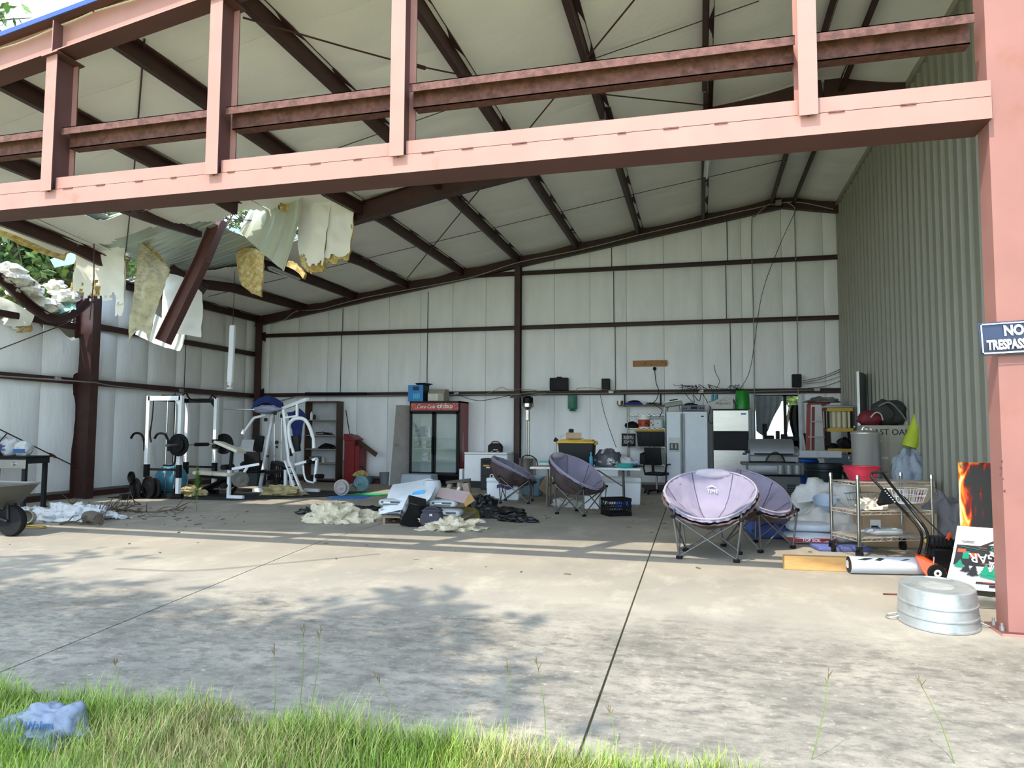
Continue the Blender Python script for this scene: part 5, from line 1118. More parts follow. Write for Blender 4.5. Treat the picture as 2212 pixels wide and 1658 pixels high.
build(MB().beam((.02, -.32, .56), (.03, -.3, .96), .05, .05, up=(0, 1, 0)), 'pad_post', M_GB, T, smooth=False); build(MB().box((-.02, -.3, 1.02), (.58, .34, .06), (-.1, .34, 0)), 'preacher_pad', M_CREAM, T, bevel=.02, bseg=2)
for zz in (.25, .62): build(MB().cyl((-.06, -.46, zz), (-.06, -.14, zz), .055, n=12), 'foam_roll', M_RUBBER, T); build(MB().cyl((0, -.32, zz), (-.06, -.32, zz), .015, n=6), 'roll_arm', M_GW, T)
build(MB().beam((.02, -.3, .58), (.5, -.05, .68), .05, .05), 'lever', M_GW, T, smooth=False)
PL = build(plate(MB(), (.27, -.34, .38), (.75, -.66, 0), .16, .07), 'plate', mat('grey_plate', '6a665f', .6), T); build(MB().cyl((.15, -.23, .38), (.45, -.5, .38), .012, n=8), 'plate_peg', M_CHROME, PL)
build(MB().beam((.3, -.16, .62), (.26, -.3, .42), .05, .03), 'hanger', M_GW, T, smooth=False)
# dark fold-up bench lying inside the rack
T = thing('folded_bench', 'black folded sit-up bench lying slanted inside the power rack', 'bench', (-10.05, 13.15, ZM)); build(MB().beam((-.2, .1, .1), (.7, -.1, .42), .26, .06), 'pad', M_PAD, T, bevel=.02); build(MB().beam((-.3, .1, .03), (.75, -.15, .36), .05, .05), 'rail', M_GB, T, smooth=False); build(MB().beam((.72, -.3, .03), (.72, .1, .36), .05, .05), 'leg', M_GB, T, smooth=False)
# multi-station home gym
T = thing('home_gym', 'white multi-station home gym with press arms and leg developer', 'gym machine', (-9.0, 14.4, ZM)); 
def gbar(name, pts, w=.06, h=.06, m=M_GW, par=None, up=(0, 1, 0)):
    b = MB(); q = [Vector(p) for p in pts]
    for k in range(len(q)-1): b.beam(q[k], q[k+1], w, h, up=up)
    return build(b, name, m, par or T, world=True, smooth=False)
Yg, Yh = 14.6, 14.1
def g3(px, py, Y): return P(px, py, Y)
def gz(px, py, Y, z_): p = P(px, py, Y); return Vector((p.x, Y, z_))
gbar('rear_mast', [g3(591, 888, Yg), gz(562, 1045, Yg, .08)]); gbar('front_mast', [g3(613, 884, Yh), gz(632, 1040, Yh, .06)]); gbar('top_boom', [g3(590, 890, Yg), g3(664, 862, Yh)], .07, .08)
gbar('boom_hanger', [g3(642, 872, Yh), g3(642, 900, Yh)], .05, .05); gbar('cross_tie', [g3(612, 902, Yh), g3(642, 898, Yh)], .04, .04)
build(MB().tube(catmull([g3(634, 978, Yh-.1), g3(626, 950, Yh-.12), g3(624, 920, Yh-.12), g3(632, 907, Yh-.12), g3(645, 903, Yh-.1), g3(658, 906, Yh-.1), g3(668, 920, Yh-.1), g3(676, 945, Yh-.1), g3(678, 968, Yh-.12)], 5), .04, 10), 'press_arm', M_GW, T, world=True)
build(MB().tube([g3(629, 968, Yh-.12), g3(629, 985, Yh-.12)], .03, 10), 'grip', M_RUBBER, T, world=True); build(MB().tube([g3(671, 945, Yh-.15), g3(671, 966, Yh-.15)], .025, 10), 'grip', M_RUBBER, T, world=True)
gbar('butterfly_arm', [g3(575, 896, Yg-.1), g3(549, 902, Yg-.15), g3(527, 934, Yg-.2)], .05, .05); build(MB().tube([g3(528, 928, Yg-.2), g3(525, 937, Yg-.2)], .05, 10), 'arm_cap', M_GW, T, world=True)
build(MB().beam(g3(562, 940, Yg-.05), g3(556, 975, Yg-.05), .22, .08, up=(0, 1, 0)), 'back_pad', M_PAD, T, world=True, bevel=.02, bseg=2); build(MB().beam(g3(637, 940, Yh-.05), g3(640, 975, Yh-.05), .2, .08, up=(0, 1, 0)), 'back_pad', M_PAD, T, world=True, bevel=.02, bseg=2)
build(MB().box(gz(605, 1015, Yh+.1, .48), (.6, .3, .08), (0, -.1, 0)), 'seat', M_PAD, T, world=True, bevel=.03, bseg=2); build(MB().box(gz(610, 990, Yh+.1, .62), (.42, .3, .07), (0, .3, 0)), 'seat', M_PAD, T, world=True, bevel=.03, bseg=2); build(MB().box(g3(545, 995, Yg-.3), (.36, .1, .42), (.1, 0, .2)), 'back_pad', M_PAD, T, world=True, bevel=.03, bseg=2); build(MB().box(gz(545, 1005, Yg-.3, .45), (.5, .3, .07)), 'seat', M_PAD, T, world=True, bevel=.03, bseg=2)
gbar('floor_rail', [gz(548, 1052, Yh, .05), gz(660, 1058, Yh, .05)], .08, .08); gbar('floor_rail', [gz(560, 1045, Yg, .05), gz(690, 1048, Yg-.1, .05)], .07, .07)
for k, dx in enumerate((0, 9)): gbar('step_rail', [g3(616+dx, 995, Yh-.2), gz(641+dx*1.4, 1056, Yh-.35, .05)], .035, .06)
for k in range(4):
    f_ = .2+k*.19; a = g3(616, 995, Yh-.2).lerp(gz(641, 1056, Yh-.35, .05), f_); c = g3(625, 995, Yh-.2).lerp(gz(654, 1056, Yh-.35, .05), f_); build(MB().cyl(a, c, .012, n=6), 'step_bar', M_GB, T, world=True)
gbar('leg_post', [gz(617, 1015, Yh-.1, .52), gz(617, 1050, Yh-.1, .06)], .06, .05); gbar('strut', [gz(606, 1052, Yh-.1, .06), g3(617, 1042, Yh-.1)], .03, .03)
gbar('leg_lever', [g3(638, 1003, Yh-.1), g3(685, 990, Yh-.1), g3(680, 1040, Yh-.1)], .05, .05)
for px, py in ((672, 996), (674, 1030), (690, 1028)): build(MB().cyl(g3(px-7, py, Yh-.2), g3(px+7, py, Yh-.0), .05, n=12), 'foam_roll', M_RUBBER, T, world=True)
build(MB().tube(catmull([g3(655, 1005, Yh-.1), g3(657, 1025, Yh-.1), g3(663, 1038, Yh-.1), g3(678, 1042, Yh-.1)], 5), .02, 8), 'bent_tube', M_GW, T, world=True)
for px in (597, 601, 606): build(MB().cyl(g3(px, 892, Yg-.25), g3(px, 1030, Yg-.25), .006, n=5), 'cable', M_CABLEW, T, world=True)
for px, py in ((594, 892), (609, 898), (574, 906), (598, 955), (598, 965), (578, 985), (579, 1040), (586, 1040), (609, 1040)): build(MB().cyl(g3(px, py, Yg-.3), g3(px, py, Yg-.24), .045 if py < 960 else .03, n=14), 'pulley', M_GB, T, world=True)
build(MB().box(gz(600, 1010, Yg+.1, .34), (.26, .2, .56)), 'weight_stack', M_PLATE, T, world=True); 
for s in (-.09, .09): build(MB().cyl(gz(600, 1000, Yg+.1, .6)+Vector((s, 0, 0)), gz(600, 900, Yg+.1, 1.8)+Vector((s, 0, 0)), .012, n=8), 'guide_rod', M_CHROME, T, world=True)
# blue sheet thrown over the gym's top
rows = []
for i in range(13):
    v = i/12; r = []
    for j in range(21):
        u = j/20; px = 545+62*u+8*v; top = 868-14*math.sin(PI*min(1, u*1.05))**.8; Yv = 14.35+.55*v
        p = P(px, top+26*abs(v-.45)*1.4, Yv); p.z += .02*nz(u*6, v*6, 0, 1, 4); r.append(p)
    rows.append(r)
o = tag(build(MB().sheet(rows, .01), 'blue_sheet', mat('navy_fabric', '1b2a66', .85, var=.25, scale=6), at=P(570, 870, 14.6)), 'navy blue sheet draped over the top of the home gym', 'cloth')
flap('drape', None, None, [[(618, 890, Yh+.3), (632, 888, Yh+.3), (648, 882, Yh+.3), (662, 896, Yh+.35)], [(630, 930, Yh+.3), (638, 930, Yh+.28), (648, 930, Yh+.3), (655, 925, Yh+.3)], [(637, 950, Yh+.3), (642, 958, Yh+.28), (647, 962, Yh+.3), (652, 945, Yh+.3)]], MATS['navy_fabric'], .01, .08, 31, 0, parent=o).location = (0, 0, 0)
for c_ in o.children:
    c_.data.transform(Matrix.Translation(-o.location)) if False else None
T2 = tag(build(lump(MB(), (0, 0, 0), (.32, .16, .1), 9, .35, flat=-9), 'grey_cloth', mat('grey_cloth', '8f93a6', .85)), 'crumpled grey cloth tucked under the blue sheet on the gym', 'cloth'); T2.location = P(577, 884, 14.35)
tag(build(MB().cyl(P(482, 883, 14.2), P(550, 885, 14.2), .013, n=8), 'steel_bar', M_CHROME, at=P(482, 883, 14.2)), 'thin steel bar sticking out left from the home gym', 'bar')
# white washer in the corner
T = thing('washing_machine', 'white top-loading washing machine in the far left corner', 'washer', (-11.72, 17.0, 0), .25); build(MB().bx(-.34, .34, -.33, .33, .03, .92), 'cabinet', M_WHITEP, T, bevel=.015); build(MB().prism([(-.34, .1, .92), (-.34, .33, .92), (-.34, .33, 1.12), (-.34, .22, 1.12)], (.68, 0, 0)), 'console', M_WHITEP, T, smooth=False); build(MB().cyl((.15, .16, 1.03), (.15, .13, 1.01), .04, n=14), 'dial', M_ALU, T); build(MB().bx(-.3, .3, -.3, .08, .92, .935), 'lid', M_WHITEP, T, smooth=False)
T = thing('grey_bin', 'dark teal tote with a dark bag on it beside the washer', 'tote', (-10.9, 15.9, 0)); build(MB().box((0, 0, .2), (.5, .4, .4), top=(1.08, 1.08)), 'tub', mat('dark_slate_tote', '3a474c', .5), T, bevel=.02)
o = build(lump(MB(), (0, 0, .1), (.3, .22, .16), 12, .3), 'dark_bag', M_BLK); o.location = (-10.9, 15.9, .40); tag(o, 'black bag lying on the dark teal tote', 'bag')
# floor mats and the curl bar
def tile(x0, y0, x1, y1, col, lab):
    pts = []; n = 9
    def edge(a, c, k):
        a, c = Vector(a), Vector(c); d = (c-a); nn = Vector((-d.y, d.x)).normalized()*.018
        for i in range(n*2): pts.append(a+d*(i/(n*2))+(nn if (i % 2) ^ k else -nn))
    edge((x0, y0), (x1, y0), 0); edge((x1, y0), (x1, y1), 0); edge((x1, y1), (x0, y1), 0); edge((x0, y1), (x0, y0), 0)
    o = build(MB().prism([(p.x-x0, p.y-y0, 0) for p in pts], (0, 0, .012)), 'foam_tile', mat('foam_'+col, col, .7), smooth=False); o.location = (x0, y0, .002); o.rotation_euler = (0, 0, .06); return tag(o, lab, 'mat', 'foam floor tiles')
q = G(705, 1076); tile(q.x, q.y, q.x+.72, q.y+.62, '2f78c4', 'bright blue interlocking foam tile under the curl bar'); tile(q.x+.10, q.y+.68, q.x+.82, q.y+1.3, '2f9c66', 'green interlocking foam tile behind the blue one')
a, c = G(738, 1072)+Vector((0, 0, .17)), G(780, 1062)+Vector((0, 0, .19)); T = thing('curl_bar', 'curl bar with grey plates lying on the foam tiles', 'barbell', (a.x, a.y, .014)); d_ = (c-a).normalized(); a.z = c.z = .19
build(MB().tube([a-d_*.12, a+d_*.14, a+d_*.3+Vector((0, 0, -.08)), a+(c-a)*.5+Vector((0, 0, .03)), c-d_*.3+Vector((0, 0, -.08)), c-d_*.14, c+d_*.12], .014, 8), 'bar', M_CHROME, T, world=True)
for q_, r_, m_ in ((a, .17, 'pale_plate'), (a-d_*.05, .12, 'pale_plate'), (c, .175, 'teal_plate')): build(plate(MB(), q_-Vector((0, 0, .19-.014-.175)) if False else q_, d_, r_, .05), 'plate', mat(m_, 'a9a29c' if m_[0] == 'p' else '5f8388', .6), T, world=True)
# ------------------------------------------------------------------ left front: griddle, barrow, debris
T = thing('flat_top_griddle', 'flat top griddle on black legs against the left wall', 'griddle', (-11.35, 9.75, 0), math.radians(8))
build(MB().bx(-.55, .45, -.26, .26, .80, .90), 'firebox', M_DKGREY, T, smooth=False); build(MB().bx(-.40, .45, -.275, -.262, .72, .87), 'control_panel', M_STAIN, T, smooth=False, bevel=.004); build(MB().bx(-.6, .47, -.29, .29, .90, .925), 'cooking_plate', M_BLK, T, smooth=False, bevel=.006)
for xx in (-.22, -.05, .24): build(MB().cyl((xx, -.275, .8), (xx, -.31, .8), .032, .026, n=14), 'knob', M_CHROME if xx > -.2 else M_BLK, T)
for xx in (-.5, .40):
    for yy in (-.22, .22): build(MB().bx(xx-.03, xx+.03, yy-.03, yy+.03, 0, .80), 'leg', M_DKGREY, T, smooth=False)
build(MB().bx(-.5, .4, -.245, -.205, .42, .46), 'stretcher', M_DKGREY, T, smooth=False)
zt = .925
def sack(loc, size, rz, seed, m, lab, cat='bag', tilt=(0, 0), e=.4, band=None, group=None, amp=.08):
    T = thing('filled_sack' if cat == 'bag' else cat.replace(' ', '_'), lab, cat, loc, rz, group); build(pillowbag(MB(), (0, 0, size[2]/2*.9), size, 0, seed, e, amp, tilt), 'sack', m, T, ang=60)
    if band:
        z0, z1, bm = band; build(MB().bx(-size[0]*.37, size[0]*.37, -size[1]/2-.006, -size[1]/2+.04, size[2]*z0, size[2]*z1), 'printed_band', bm, T, smooth=False)
    return T
M_SACKW = mat('white_poly_sack', 'c9cbcc', .5, var=.12, scale=9, bump=.5, bscale=25); M_BLUEP = mat('blue_print', '2c5c96', .5)
sack((-11.12, 9.72, zt), (.26, .22, .27), .2, 3, M_SACKW, 'white and blue paper sack on the right of the griddle', band=(.2, .45, M_BLUEP), e=.6, amp=.2); sack((-11.42, 9.72, zt), (.3, .26, .30), -.3, 5, M_SACKW, 'crumpled white and blue sack in the middle of the griddle', band=(.3, .6, M_BLUEP), e=.6, amp=.25); sack((-11.72, 9.8, zt), (.26, .26, .34), .5, 7, mat('grey_white_sack', 'a9a6a6', .6, var=.3), 'grey white sack at the left edge of the griddle', e=.6, amp=.25)
T = thing('grill_scoop', 'dull red scoop leaning on the griddle sacks', 'tool', (-11.6, 9.56, zt)); build(MB().prism([(-.12, 0, 0), (.1, 0, .02), (.14, .03, .2), (-.1, .03, .2)], (0, .02, 0)), 'blade', mat('dull_pink_red', '9c4a4c', .6), T, smooth=False); build(MB().cyl((.05, .02, .18), (.2, .08, .38), .01, n=6), 'handle', M_BLK, T)
# wheelbarrow
T = thing('wheelbarrow', 'grey wheelbarrow with black pneumatic tyre cut by the left edge', 'wheelbarrow', (-8.62, 7.42, 0), math.radians(4))
Wh = build(MB().lathe([(.10, -.05), (.13, -.045), (.15, -.05), (.185, -.045), (.20, -.02), (.20, .02), (.185, .045), (.15, .05), (.13, .045), (.10, .05)], 28, (0, 0, .20), M=Euler((PI/2, 0, 0)).to_matrix()), 'tyre', M_RUBBER, T); build(MB().lathe([(.03, -.05), (.05, -.03), (.10, -.04), (.11, .0), (.10, .04), (.05, .03), (.03, .05)], 20, (0, 0, .20), M=Euler((PI/2, 0, 0)).to_matrix()), 'rim', M_DKGREY, Wh)
for s in (-1, 1): build(MB().tube([(0, s*.07, .2), (-.2, s*.12, .28), (-1.5, s*.3, .55)], .018, 8), 'handle', M_DKGREY, T); build(MB().beam((0, s*.06, .2), (-.02, s*.06, .42), .03, .012, up=(0, 1, 0)), 'fork', M_DKGREY, T)
b = MB(); A = [(.10, -.30), (.10, .30), (-1.0, .36), (-1.0, -.36)]; Bt = [(-.10, -.18), (-.10, .18), (-.78, .22), (-.78, -.22)]
vs = [(x, y, .66) for x, y in A]+[(x, y, .36) for x, y in Bt]+[(x*.97, y*.97, .66) for x, y in A]+[(x*.97-.005, y*.95, .375) for x, y in Bt]
b.add(vs, [(0, 1, 5, 4), (1, 2, 6, 5), (2, 3, 7, 6), (3, 0, 4, 7), (4, 5, 6, 7), (8, 12, 13, 9), (9, 13, 14, 10), (10, 14, 15, 11), (11, 15, 12, 8), (12, 15, 14, 13), (0, 8, 9, 1), (1, 9, 10, 2), (2, 10, 11, 3), (3, 11, 8, 0)]); build(b, 'tray', mat('worn_grey_tray', '5d5d55', .5, .3, var=.2), T, smooth=False)
build(MB().tube([(x, y, .665) for x, y in A], .014, 8, closed=True), 'tray_rim', M_ALU, T)
# debris on the floor
def shag(b, seed, a):
    if a:
        for v in b.v:
            k = nz(v.x, v.y, v.z, 14, seed)+.7*nz(v.x, v.y, v.z, 30, seed+1); v.z = max(0, v.z+a*k); v.x += a*.6*nz(v.y, v.z, v.x, 20, seed+2); v.y += a*.6*nz(v.z, v.x, v.y, 20, seed+3)
    return b
def heap_obj(px, py, r, seed, m, name, lab, cat, amp=.5, s=2.5, z=0, n=30, group=None):
    c = G(px, py); o = build(shag(lump(MB(), (0, 0, r[2]*.1), r, seed, amp, s, n*2, 28), seed, .035 if 'wool' in lab else 0), name, m, ang=80); o.location = (c.x, c.y, z+.001); return tag(o, lab, cat, group)
M_WOOLW = mat('white_wool', 'e2e4e6', .95, var=.12, scale=10, bump=1, bscale=40)
heap_obj(150, 1122, (.55, .3, .20), 3, M_WOOLW, 'insulation_heap', 'large white wool heap among the branches on the left floor', 'insulation'); heap_obj(205, 1110, (.25, .16, .12), 5, M_WOOLW, 'insulation_heap', 'small white wool heap right of the large one', 'insulation'); heap_obj(240, 1118, (.3, .12, .05), 8, M_WOOLW, 'insulation_heap', 'flat white wool scrap behind the log', 'insulation')
heap_obj(95, 1112, (.35, .2, .09), 11, mat('dirty_wool', '8d8a82', .95, var=.3, bump=1), 'insulation_heap', 'dirty grey wool heap behind the barrow wheel', 'insulation'); heap_obj(60, 1106, (.3, .15, .07), 14, M_WOOLW, 'insulation_heap', 'thin white wool scrap under the griddle', 'insulation')
c = G(200, 1130); o = build(MB().tube([(-.16, .05, .07), (-.05, .02, .078), (.05, -.02, .076), (.14, -.04, .07)], [.085, .095, .09, .08], 14), 'log', mat('grey_bark', '6d645a', .95, var=.35, scale=12, bump=1, bscale=30)); o.location = (c.x, c.y, .012); tag(o, 'short grey log lying in front of the wool heap', 'log')
c = G(58, 1132); T = thing('tipped_can', 'pale tipped tin lying by the barrow wheel', 'tin', (c.x, c.y, .0)); build(MB().lathe([(.09, -.1), (.1, -.095), (.1, .1), (.09, .1), (.085, -.08), (0, -.08)], 18, (0, 0, .10), M=Euler((PI/2-.2, 0, .6)).to_matrix()), 'tin', mat('dirty_tin', '9a9488', .6), T)
c = G(70, 1140); pts = [(.18*math.cos(a)*(1+.2*math.sin(a*2.3)), .10*math.sin(a), .012+.006*(k % 3)) for k, a in enumerate([i*.7 for i in range(22)])]
o = build(MB().tube(catmull(pts, 3), .008, 6), 'yellow_rope', mat('yellow_rope', 'b8902f', .7)); o.location = (c.x, c.y, 0); tag(o, 'coiled yellow rope on the floor by the barrow wheel', 'rope')
def branch(px, py, L_, rz, seed, lab, up=.0):
    rnd = random.Random(seed); b = MB(); c = G(px, py)
    pts = [Vector((L_*(t-.5), .06*math.sin(t*5+seed), .02+up*t+.02*math.sin(t*9))) for t in [i/8 for i in range(9)]]; b.tube(pts, [.022*(1-.07*i) for i in range(9)], 6)
    T = thing('branch', lab, 'branch', (c.x, c.y, 0), rz, 'fallen branches'); build(b, 'limb', M_BARK, T)
    for k in range(9):
        p = pts[rnd.randint(1, 8)]; d = Vector((rnd.uniform(-.6, 1), rnd.uniform(-.8, .8), rnd.uniform(0, 1))).normalized()*rnd.uniform(.12, .34); m_ = p+d*.5+Vector((0, 0, rnd.uniform(-.02, .04)))
        e_ = p+d; e_.z = max(e_.z, .012); m_.z = max(m_.z, .012); build(MB().tube([p, m_, e_], [.01, .007, .003], 5), 'twig', M_BARK, T)
branch(320, 1106, 1.15, .15, 3, 'long fallen branch with twigs on the floor before the rack'); branch(215, 1118, .9, 1.0, 5, 'fallen branch sticking up through the wool heap', .15); branch(265, 1108, .6, .3, 7, 'short fallen branch between the wool and the long one', .12); branch(120, 1098, .8, -.2, 9, 'fallen branch lying under the griddle'); branch(180, 1134, .7, .1, 12, 'thin branch lying along the front of the wool heap')
c = G(272, 1078); T = thing('rubber_disc_stack', 'small stack of black rubber discs on the edge of the gym mat', 'weights', (c.x, c.y, 0));
for k in range(4): build(MB().lathe([(.02, 0), (.12, 0), (.125, .012), (.12, .026), (.02, .026)], 20, (0, 0, .004+.027*k)), 'disc', M_RUBBER, T)
b = MB(); rnd = random.Random(5)
for k in range(330):
    x, y = rnd.uniform(-11.5, 2.8), rnd.uniform(6.2, 17); 
    if rnd.random() < .6: x, y = rnd.gauss(-9.6, 1.2), rnd.gauss(9.7, .6)
    if x < -12: continue
    s = rnd.uniform(.004, .013) if y < 9 else rnd.uniform(.008, .022); a = rnd.uniform(0, 6.3); u = Vector((math.cos(a), math.sin(a), 0))*s*rnd.uniform(1, 4); v = Vector((-math.sin(a), math.cos(a), 0))*s*.6; p = Vector((x, y, .002))
    b.prism([p-u-v, p+u-v*.4, p+u*.7+v, p-u*.6+v*.8], (0, 0, rnd.uniform(.003, .012)))
tag(build(b, 'floor_litter', mat('leaf_litter', '6b5f50', .9, var=.5, scale=3), smooth=False), 'scattered leaf and bark litter over the concrete floor', 'litter', kind='stuff')
# a green weed growing through a crack before the rack
c = G(424, 1103); T = thing('dog_fennel', 'feathery green weed growing up from the floor before the rack', 'weed', (c.x, c.y, 0)); build(MB().tube([(0, 0, 0), (.01, 0, .3), (0, 0, .72)], [.008, .006, .002], 5), 'stem', mat('weed_stem', '6b7a45', .7), T)
vs, fs = [], []; rnd = random.Random(2)
for k in range(420):
    z_ = rnd.uniform(.2, .74); a = rnd.uniform(0, 6.3); L_ = .09*(1-abs(z_-.42)/.5)+.015; d = Vector((math.cos(a), math.sin(a), .6))*L_; p = Vector((0, 0, z_)); u = Vector((-math.sin(a), math.cos(a), 0))*.004; k0 = len(vs); vs += [p-u, p+u, p+d]; fs.append((k0, k0+1, k0+2))
o = build(MB().add(vs, fs), 'leaves', mat('weed_leaf', '5f8a34', .7), T, smooth=False); o['kind'] = 'stuff'
# ------------------------------------------------------------------ camp chairs
M_CAMP = mat('lavender_grey_fabric', '8d8598', .8, var=.1, scale=5, bump=.25, bscale=20); M_CAMPB = mat('brown_under_fabric', '5d4c4a', .85); M_CAMPF = mat('grey_tube', '6c6b69', .4, .6, var=.08); M_PIPING = mat('pale_piping', '9a93a0', .7)
def camp_chair(label, loc, rz, wear=1., group='padded round camp chairs', high=.93, seatz=.40, tag_=False):
    T = thing('camp_chair', label, 'chair', loc, rz, group)
    def rim(th):      # th 0 = front, pi = back
        c = (1-math.cos(th))/2; sn = math.sin(th)
        x = .52*math.copysign(abs(sn)**.9, sn)*(.74+.30*math.sin(PI*min(1, c*1.25)/2)-.06*c); y = -.36*math.cos(th)+.12*c*c
        z = .45+(high-.45)*(c**1.1)+.03*math.sin(PI*c)
        return Vector((x, y, z))
    ce = Vector((0, -.06, seatz-.03)); N, K = 72, 16
    rows = []
    for i in range(K+1):
        t = .02+.98*i/K; r = []
        for j in range(N+1):
            th = 2*PI*j/N; q = rim(th); p = ce.lerp(q, t); p.z = ce.z+(q.z-ce.z)*(t**2.6 if math.cos(th) < 0 else t**1.7)
            c = (1-math.cos(th))/2; p.x *= 1+.10*math.sin(PI*t)*c; p.y += .13*math.sin(PI*t**1.1)*c
            seam = abs(math.sin(th*3.5)); puff = .05*(seam**.4)*math.sin(PI*min(1, t*1.0))**.5
            nn = Vector((-math.sin(th)*.7, math.cos(th)*.7 if False else math.cos(th)*.7, .55)).normalized()
            wr_ = .013*nz(p.x*2, p.y*2, p.z*3, 5, 3)+.008*math.sin(th*31+6*nz(p.x, p.y, p.z, 4, 1))*t*t
            p += nn*(puff+wr_); r.append(p)
        rows.append(r)
    build(MB().sheet(rows, .03), 'padded_seat', [M_CAMP], T, ang=70)
    for k in range(7):
        th = 2*PI*k/7; j = round(th/(2*PI)*N) % N
        if 0 < k: build(MB().tube([rows[i][j]+Vector((0, -.001, .003)) for i in range(2, K+1)], .006, 5), 'seam', mat('dark_seam', '57505f', .85), T)
    T['_rows'] = 0; del T['_rows']
    low = [[p-Vector((0, 0, .055))+Vector((p.x, p.y, 0)).normalized()*.035 for p in r] for r in rows]; build(MB().sheet(low, .006), 'under_cloth', M_CAMPB, T, ang=70)
    build(MB().tube([rim(2*PI*j/N)+Vector((0, 0, .004)) for j in range(N)], .011, 8, closed=True), 'rim_piping', M_PIPING, T)
    hp = Vector((0, -.34*math.cos(PI)+.06, high-.06)); build(MB().ball((0, .46, high-.03), (.22, .04, .06), 20, 10), 'head_pad', mat('pale_head_pad', 'b3aab5', .8), T)
    F = {(sx, sy): Vector((sx*.30, sy*.27, 0)) for sx in (-1, 1) for sy in (-1, 1)}; Hh = {(sx, sy): Vector((sx*.36, sy*.30, .46 if sy < 0 else .52)) for sx in (-1, 1) for sy in (-1, 1)}
    for k in F:
        build(MB().cyl(F[k]+Vector((0, 0, .02)), Hh[k], .011, n=8), 'leg', M_CAMPF, T); build(MB().box(F[k]+Vector((0, 0, .018)), (.07, .05, .036)), 'foot', M_RUBBER, T, bevel=.008); build(MB().box(Hh[k], (.05, .04, .04)), 'joint', M_RUBBER, T, bevel=.008)
    for a, c in (((-1, -1), (1, -1)), ((-1, 1), (1, 1)), ((-1, -1), (-1, 1)), ((1, -1), (1, 1))):
        for p, q in ((a, c), (c, a)): build(MB().cyl(F[p]+Vector((0, 0, .03)), Hh[q], .009, n=8), 'cross_tube', M_CAMPF, T)
    for s in (-1, 1): build(MB().tube([Hh[(s, 1)], Vector((s*.44, .22, .70)), Vector((s*.30, .40, high-.10))], .010, 8), 'back_tube', M_CAMPF, T); build(MB().tube([Hh[(s, -1)], rim(s*.9)], .010, 8), 'arm_tube', M_CAMPF, T)
    return T
CH = camp_chair('sunlit lavender camp chair facing the viewer with its logo showing', (.09, 8.42, 0), math.radians(-6))
me_ = [c_ for c_ in CH.children if c_.name.startswith('padded_seat')][0].data
bv = BVHTree.FromPolygons([v.co.copy() for v in me_.vertices], [tuple(p.vertices) for p in me_.polygons])
hit, hn, _, _ = bv.ray_cast(Vector((0, -1.2, .95)), Vector((0, 1.75, -.28)).normalized())
if hn.y > 0: hn = -hn
upv = Vector((0, 0, 1)); upv = (upv-hn*upv.dot(hn)).normalized()
text('TIME', .06, 'lettering', M_WHT, CH, frame(hit+hn*.022, (1, 0, 0), upv), .002)
build(MB().prism([hit+hn*.022+Vector((x_, 0, 0))+upv*y_ for x_, y_ in ((-.07, .04), (-.01, .075), (.05, .04), (-.01, .058))], hn*.003), 'emblem', M_WHT, CH, smooth=False)
camp_chair('lavender camp chair turned away right behind the sunlit one', (.66, 9.25, 0), math.radians(48)); camp_chair('lavender camp chair seen from the side before the folding table', (-1.98, 12.15, 0), math.radians(66), high=1.0); camp_chair('lavender camp chair on thin silver legs left of the folding table', (-3.5, 13.75, 0), math.radians(96), high=.88)
# ------------------------------------------------------------------ folding table and what is on it
T = thing('folding_table', 'long white plastic folding table with grey steel legs', 'table', (-2.06, 13.3, 0), .08); M_TBL = mat('table_white', 'dcdedd', .45, var=.04)
build(MB().bx(-1.0, 1.0, -.37, .37, .70, .74), 'top', M_TBL, T, bevel=.015, bseg=2)
for s in (-1, 1):
    for y_ in (-.26, .26): build(MB().tube([(s*.68, y_*.8, .70), (s*.70, y_, .02)], .018, 8), 'leg', M_CAMPF, T)
    build(MB().cyl((s*.70, -.26, .03), (s*.70, .26, .03), .016, n=8), 'foot_bar', M_CAMPF, T); build(MB().cyl((s*.69, -.22, .4), (s*.69, .22, .4), .012, n=8), 'cross_bar', M_CAMPF, T); build(MB().cyl((s*.69, 0, .38), (s*.2, 0, .69), .012, n=8), 'brace', M_CAMPF, T)
ZT = .741
def tp(px, y): return P(px, 1000, y).x
yellow_tote(tp(1245, 13.3), 13.4, ZT, .70, .46, .50, 'big black tote with yellow lid standing on the folding table', lidz=.07, ribs=0)
T2 = thing('cardboard_box', 'small open cardboard box on top of the big tote', 'box', (tp(1238, 13.3), 13.38, ZT+.50), .15); build(carton(MB(), .28, .2, .13, 1), 'carton', M_CARD, T2, smooth=False); build(MB().box((-.17, -.03, .09), (.2, .16, .006), (0, -.5, 0)), 'flap', M_CARD, T2); build(MB().box((.03, -.15, .02), (.3, .12, .005), (.1, 0, 0)), 'flap', M_CARD, T2)
o = build(MB().bx(-.045, .045, -.04, .04, 0, .2), 'black_radio', M_BLK, bevel=.015); o.location = (tp(1228, 13.4), 13.6, ZT+.50); o.rotation_euler = (0, .1, 0); tag(o, 'upright black radio behind the small box on the tote', 'radio')
o = build(MB().lathe([(.033, 0), (.036, .01), (.036, .17), (.028, .2), (.015, .215), (.015, .235), (.022, .24), (.022, .27), (0, .275)], 16), 'spray_bottle', mat('blue_bottle', '3f8fae', .35)); o.location = (tp(1277, 13.1), 13.1, ZT); tag(o, 'blue spray bottle on the folding table beside the tote', 'bottle')
o = build(lump(MB(), (0, 0, .1), (.26, .17, .22), 17, .35, 2.4, flat=.0), 'magazine_pile', mat('printed_bag', '4a4a52', .5, var=.4, scale=10, col2='c9c2bc', mixlo=.56, mixhi=.6)); o.location = (tp(1312, 13.3), 13.38, ZT); tag(o, 'slumped black and white printed bag on the folding table', 'bag')
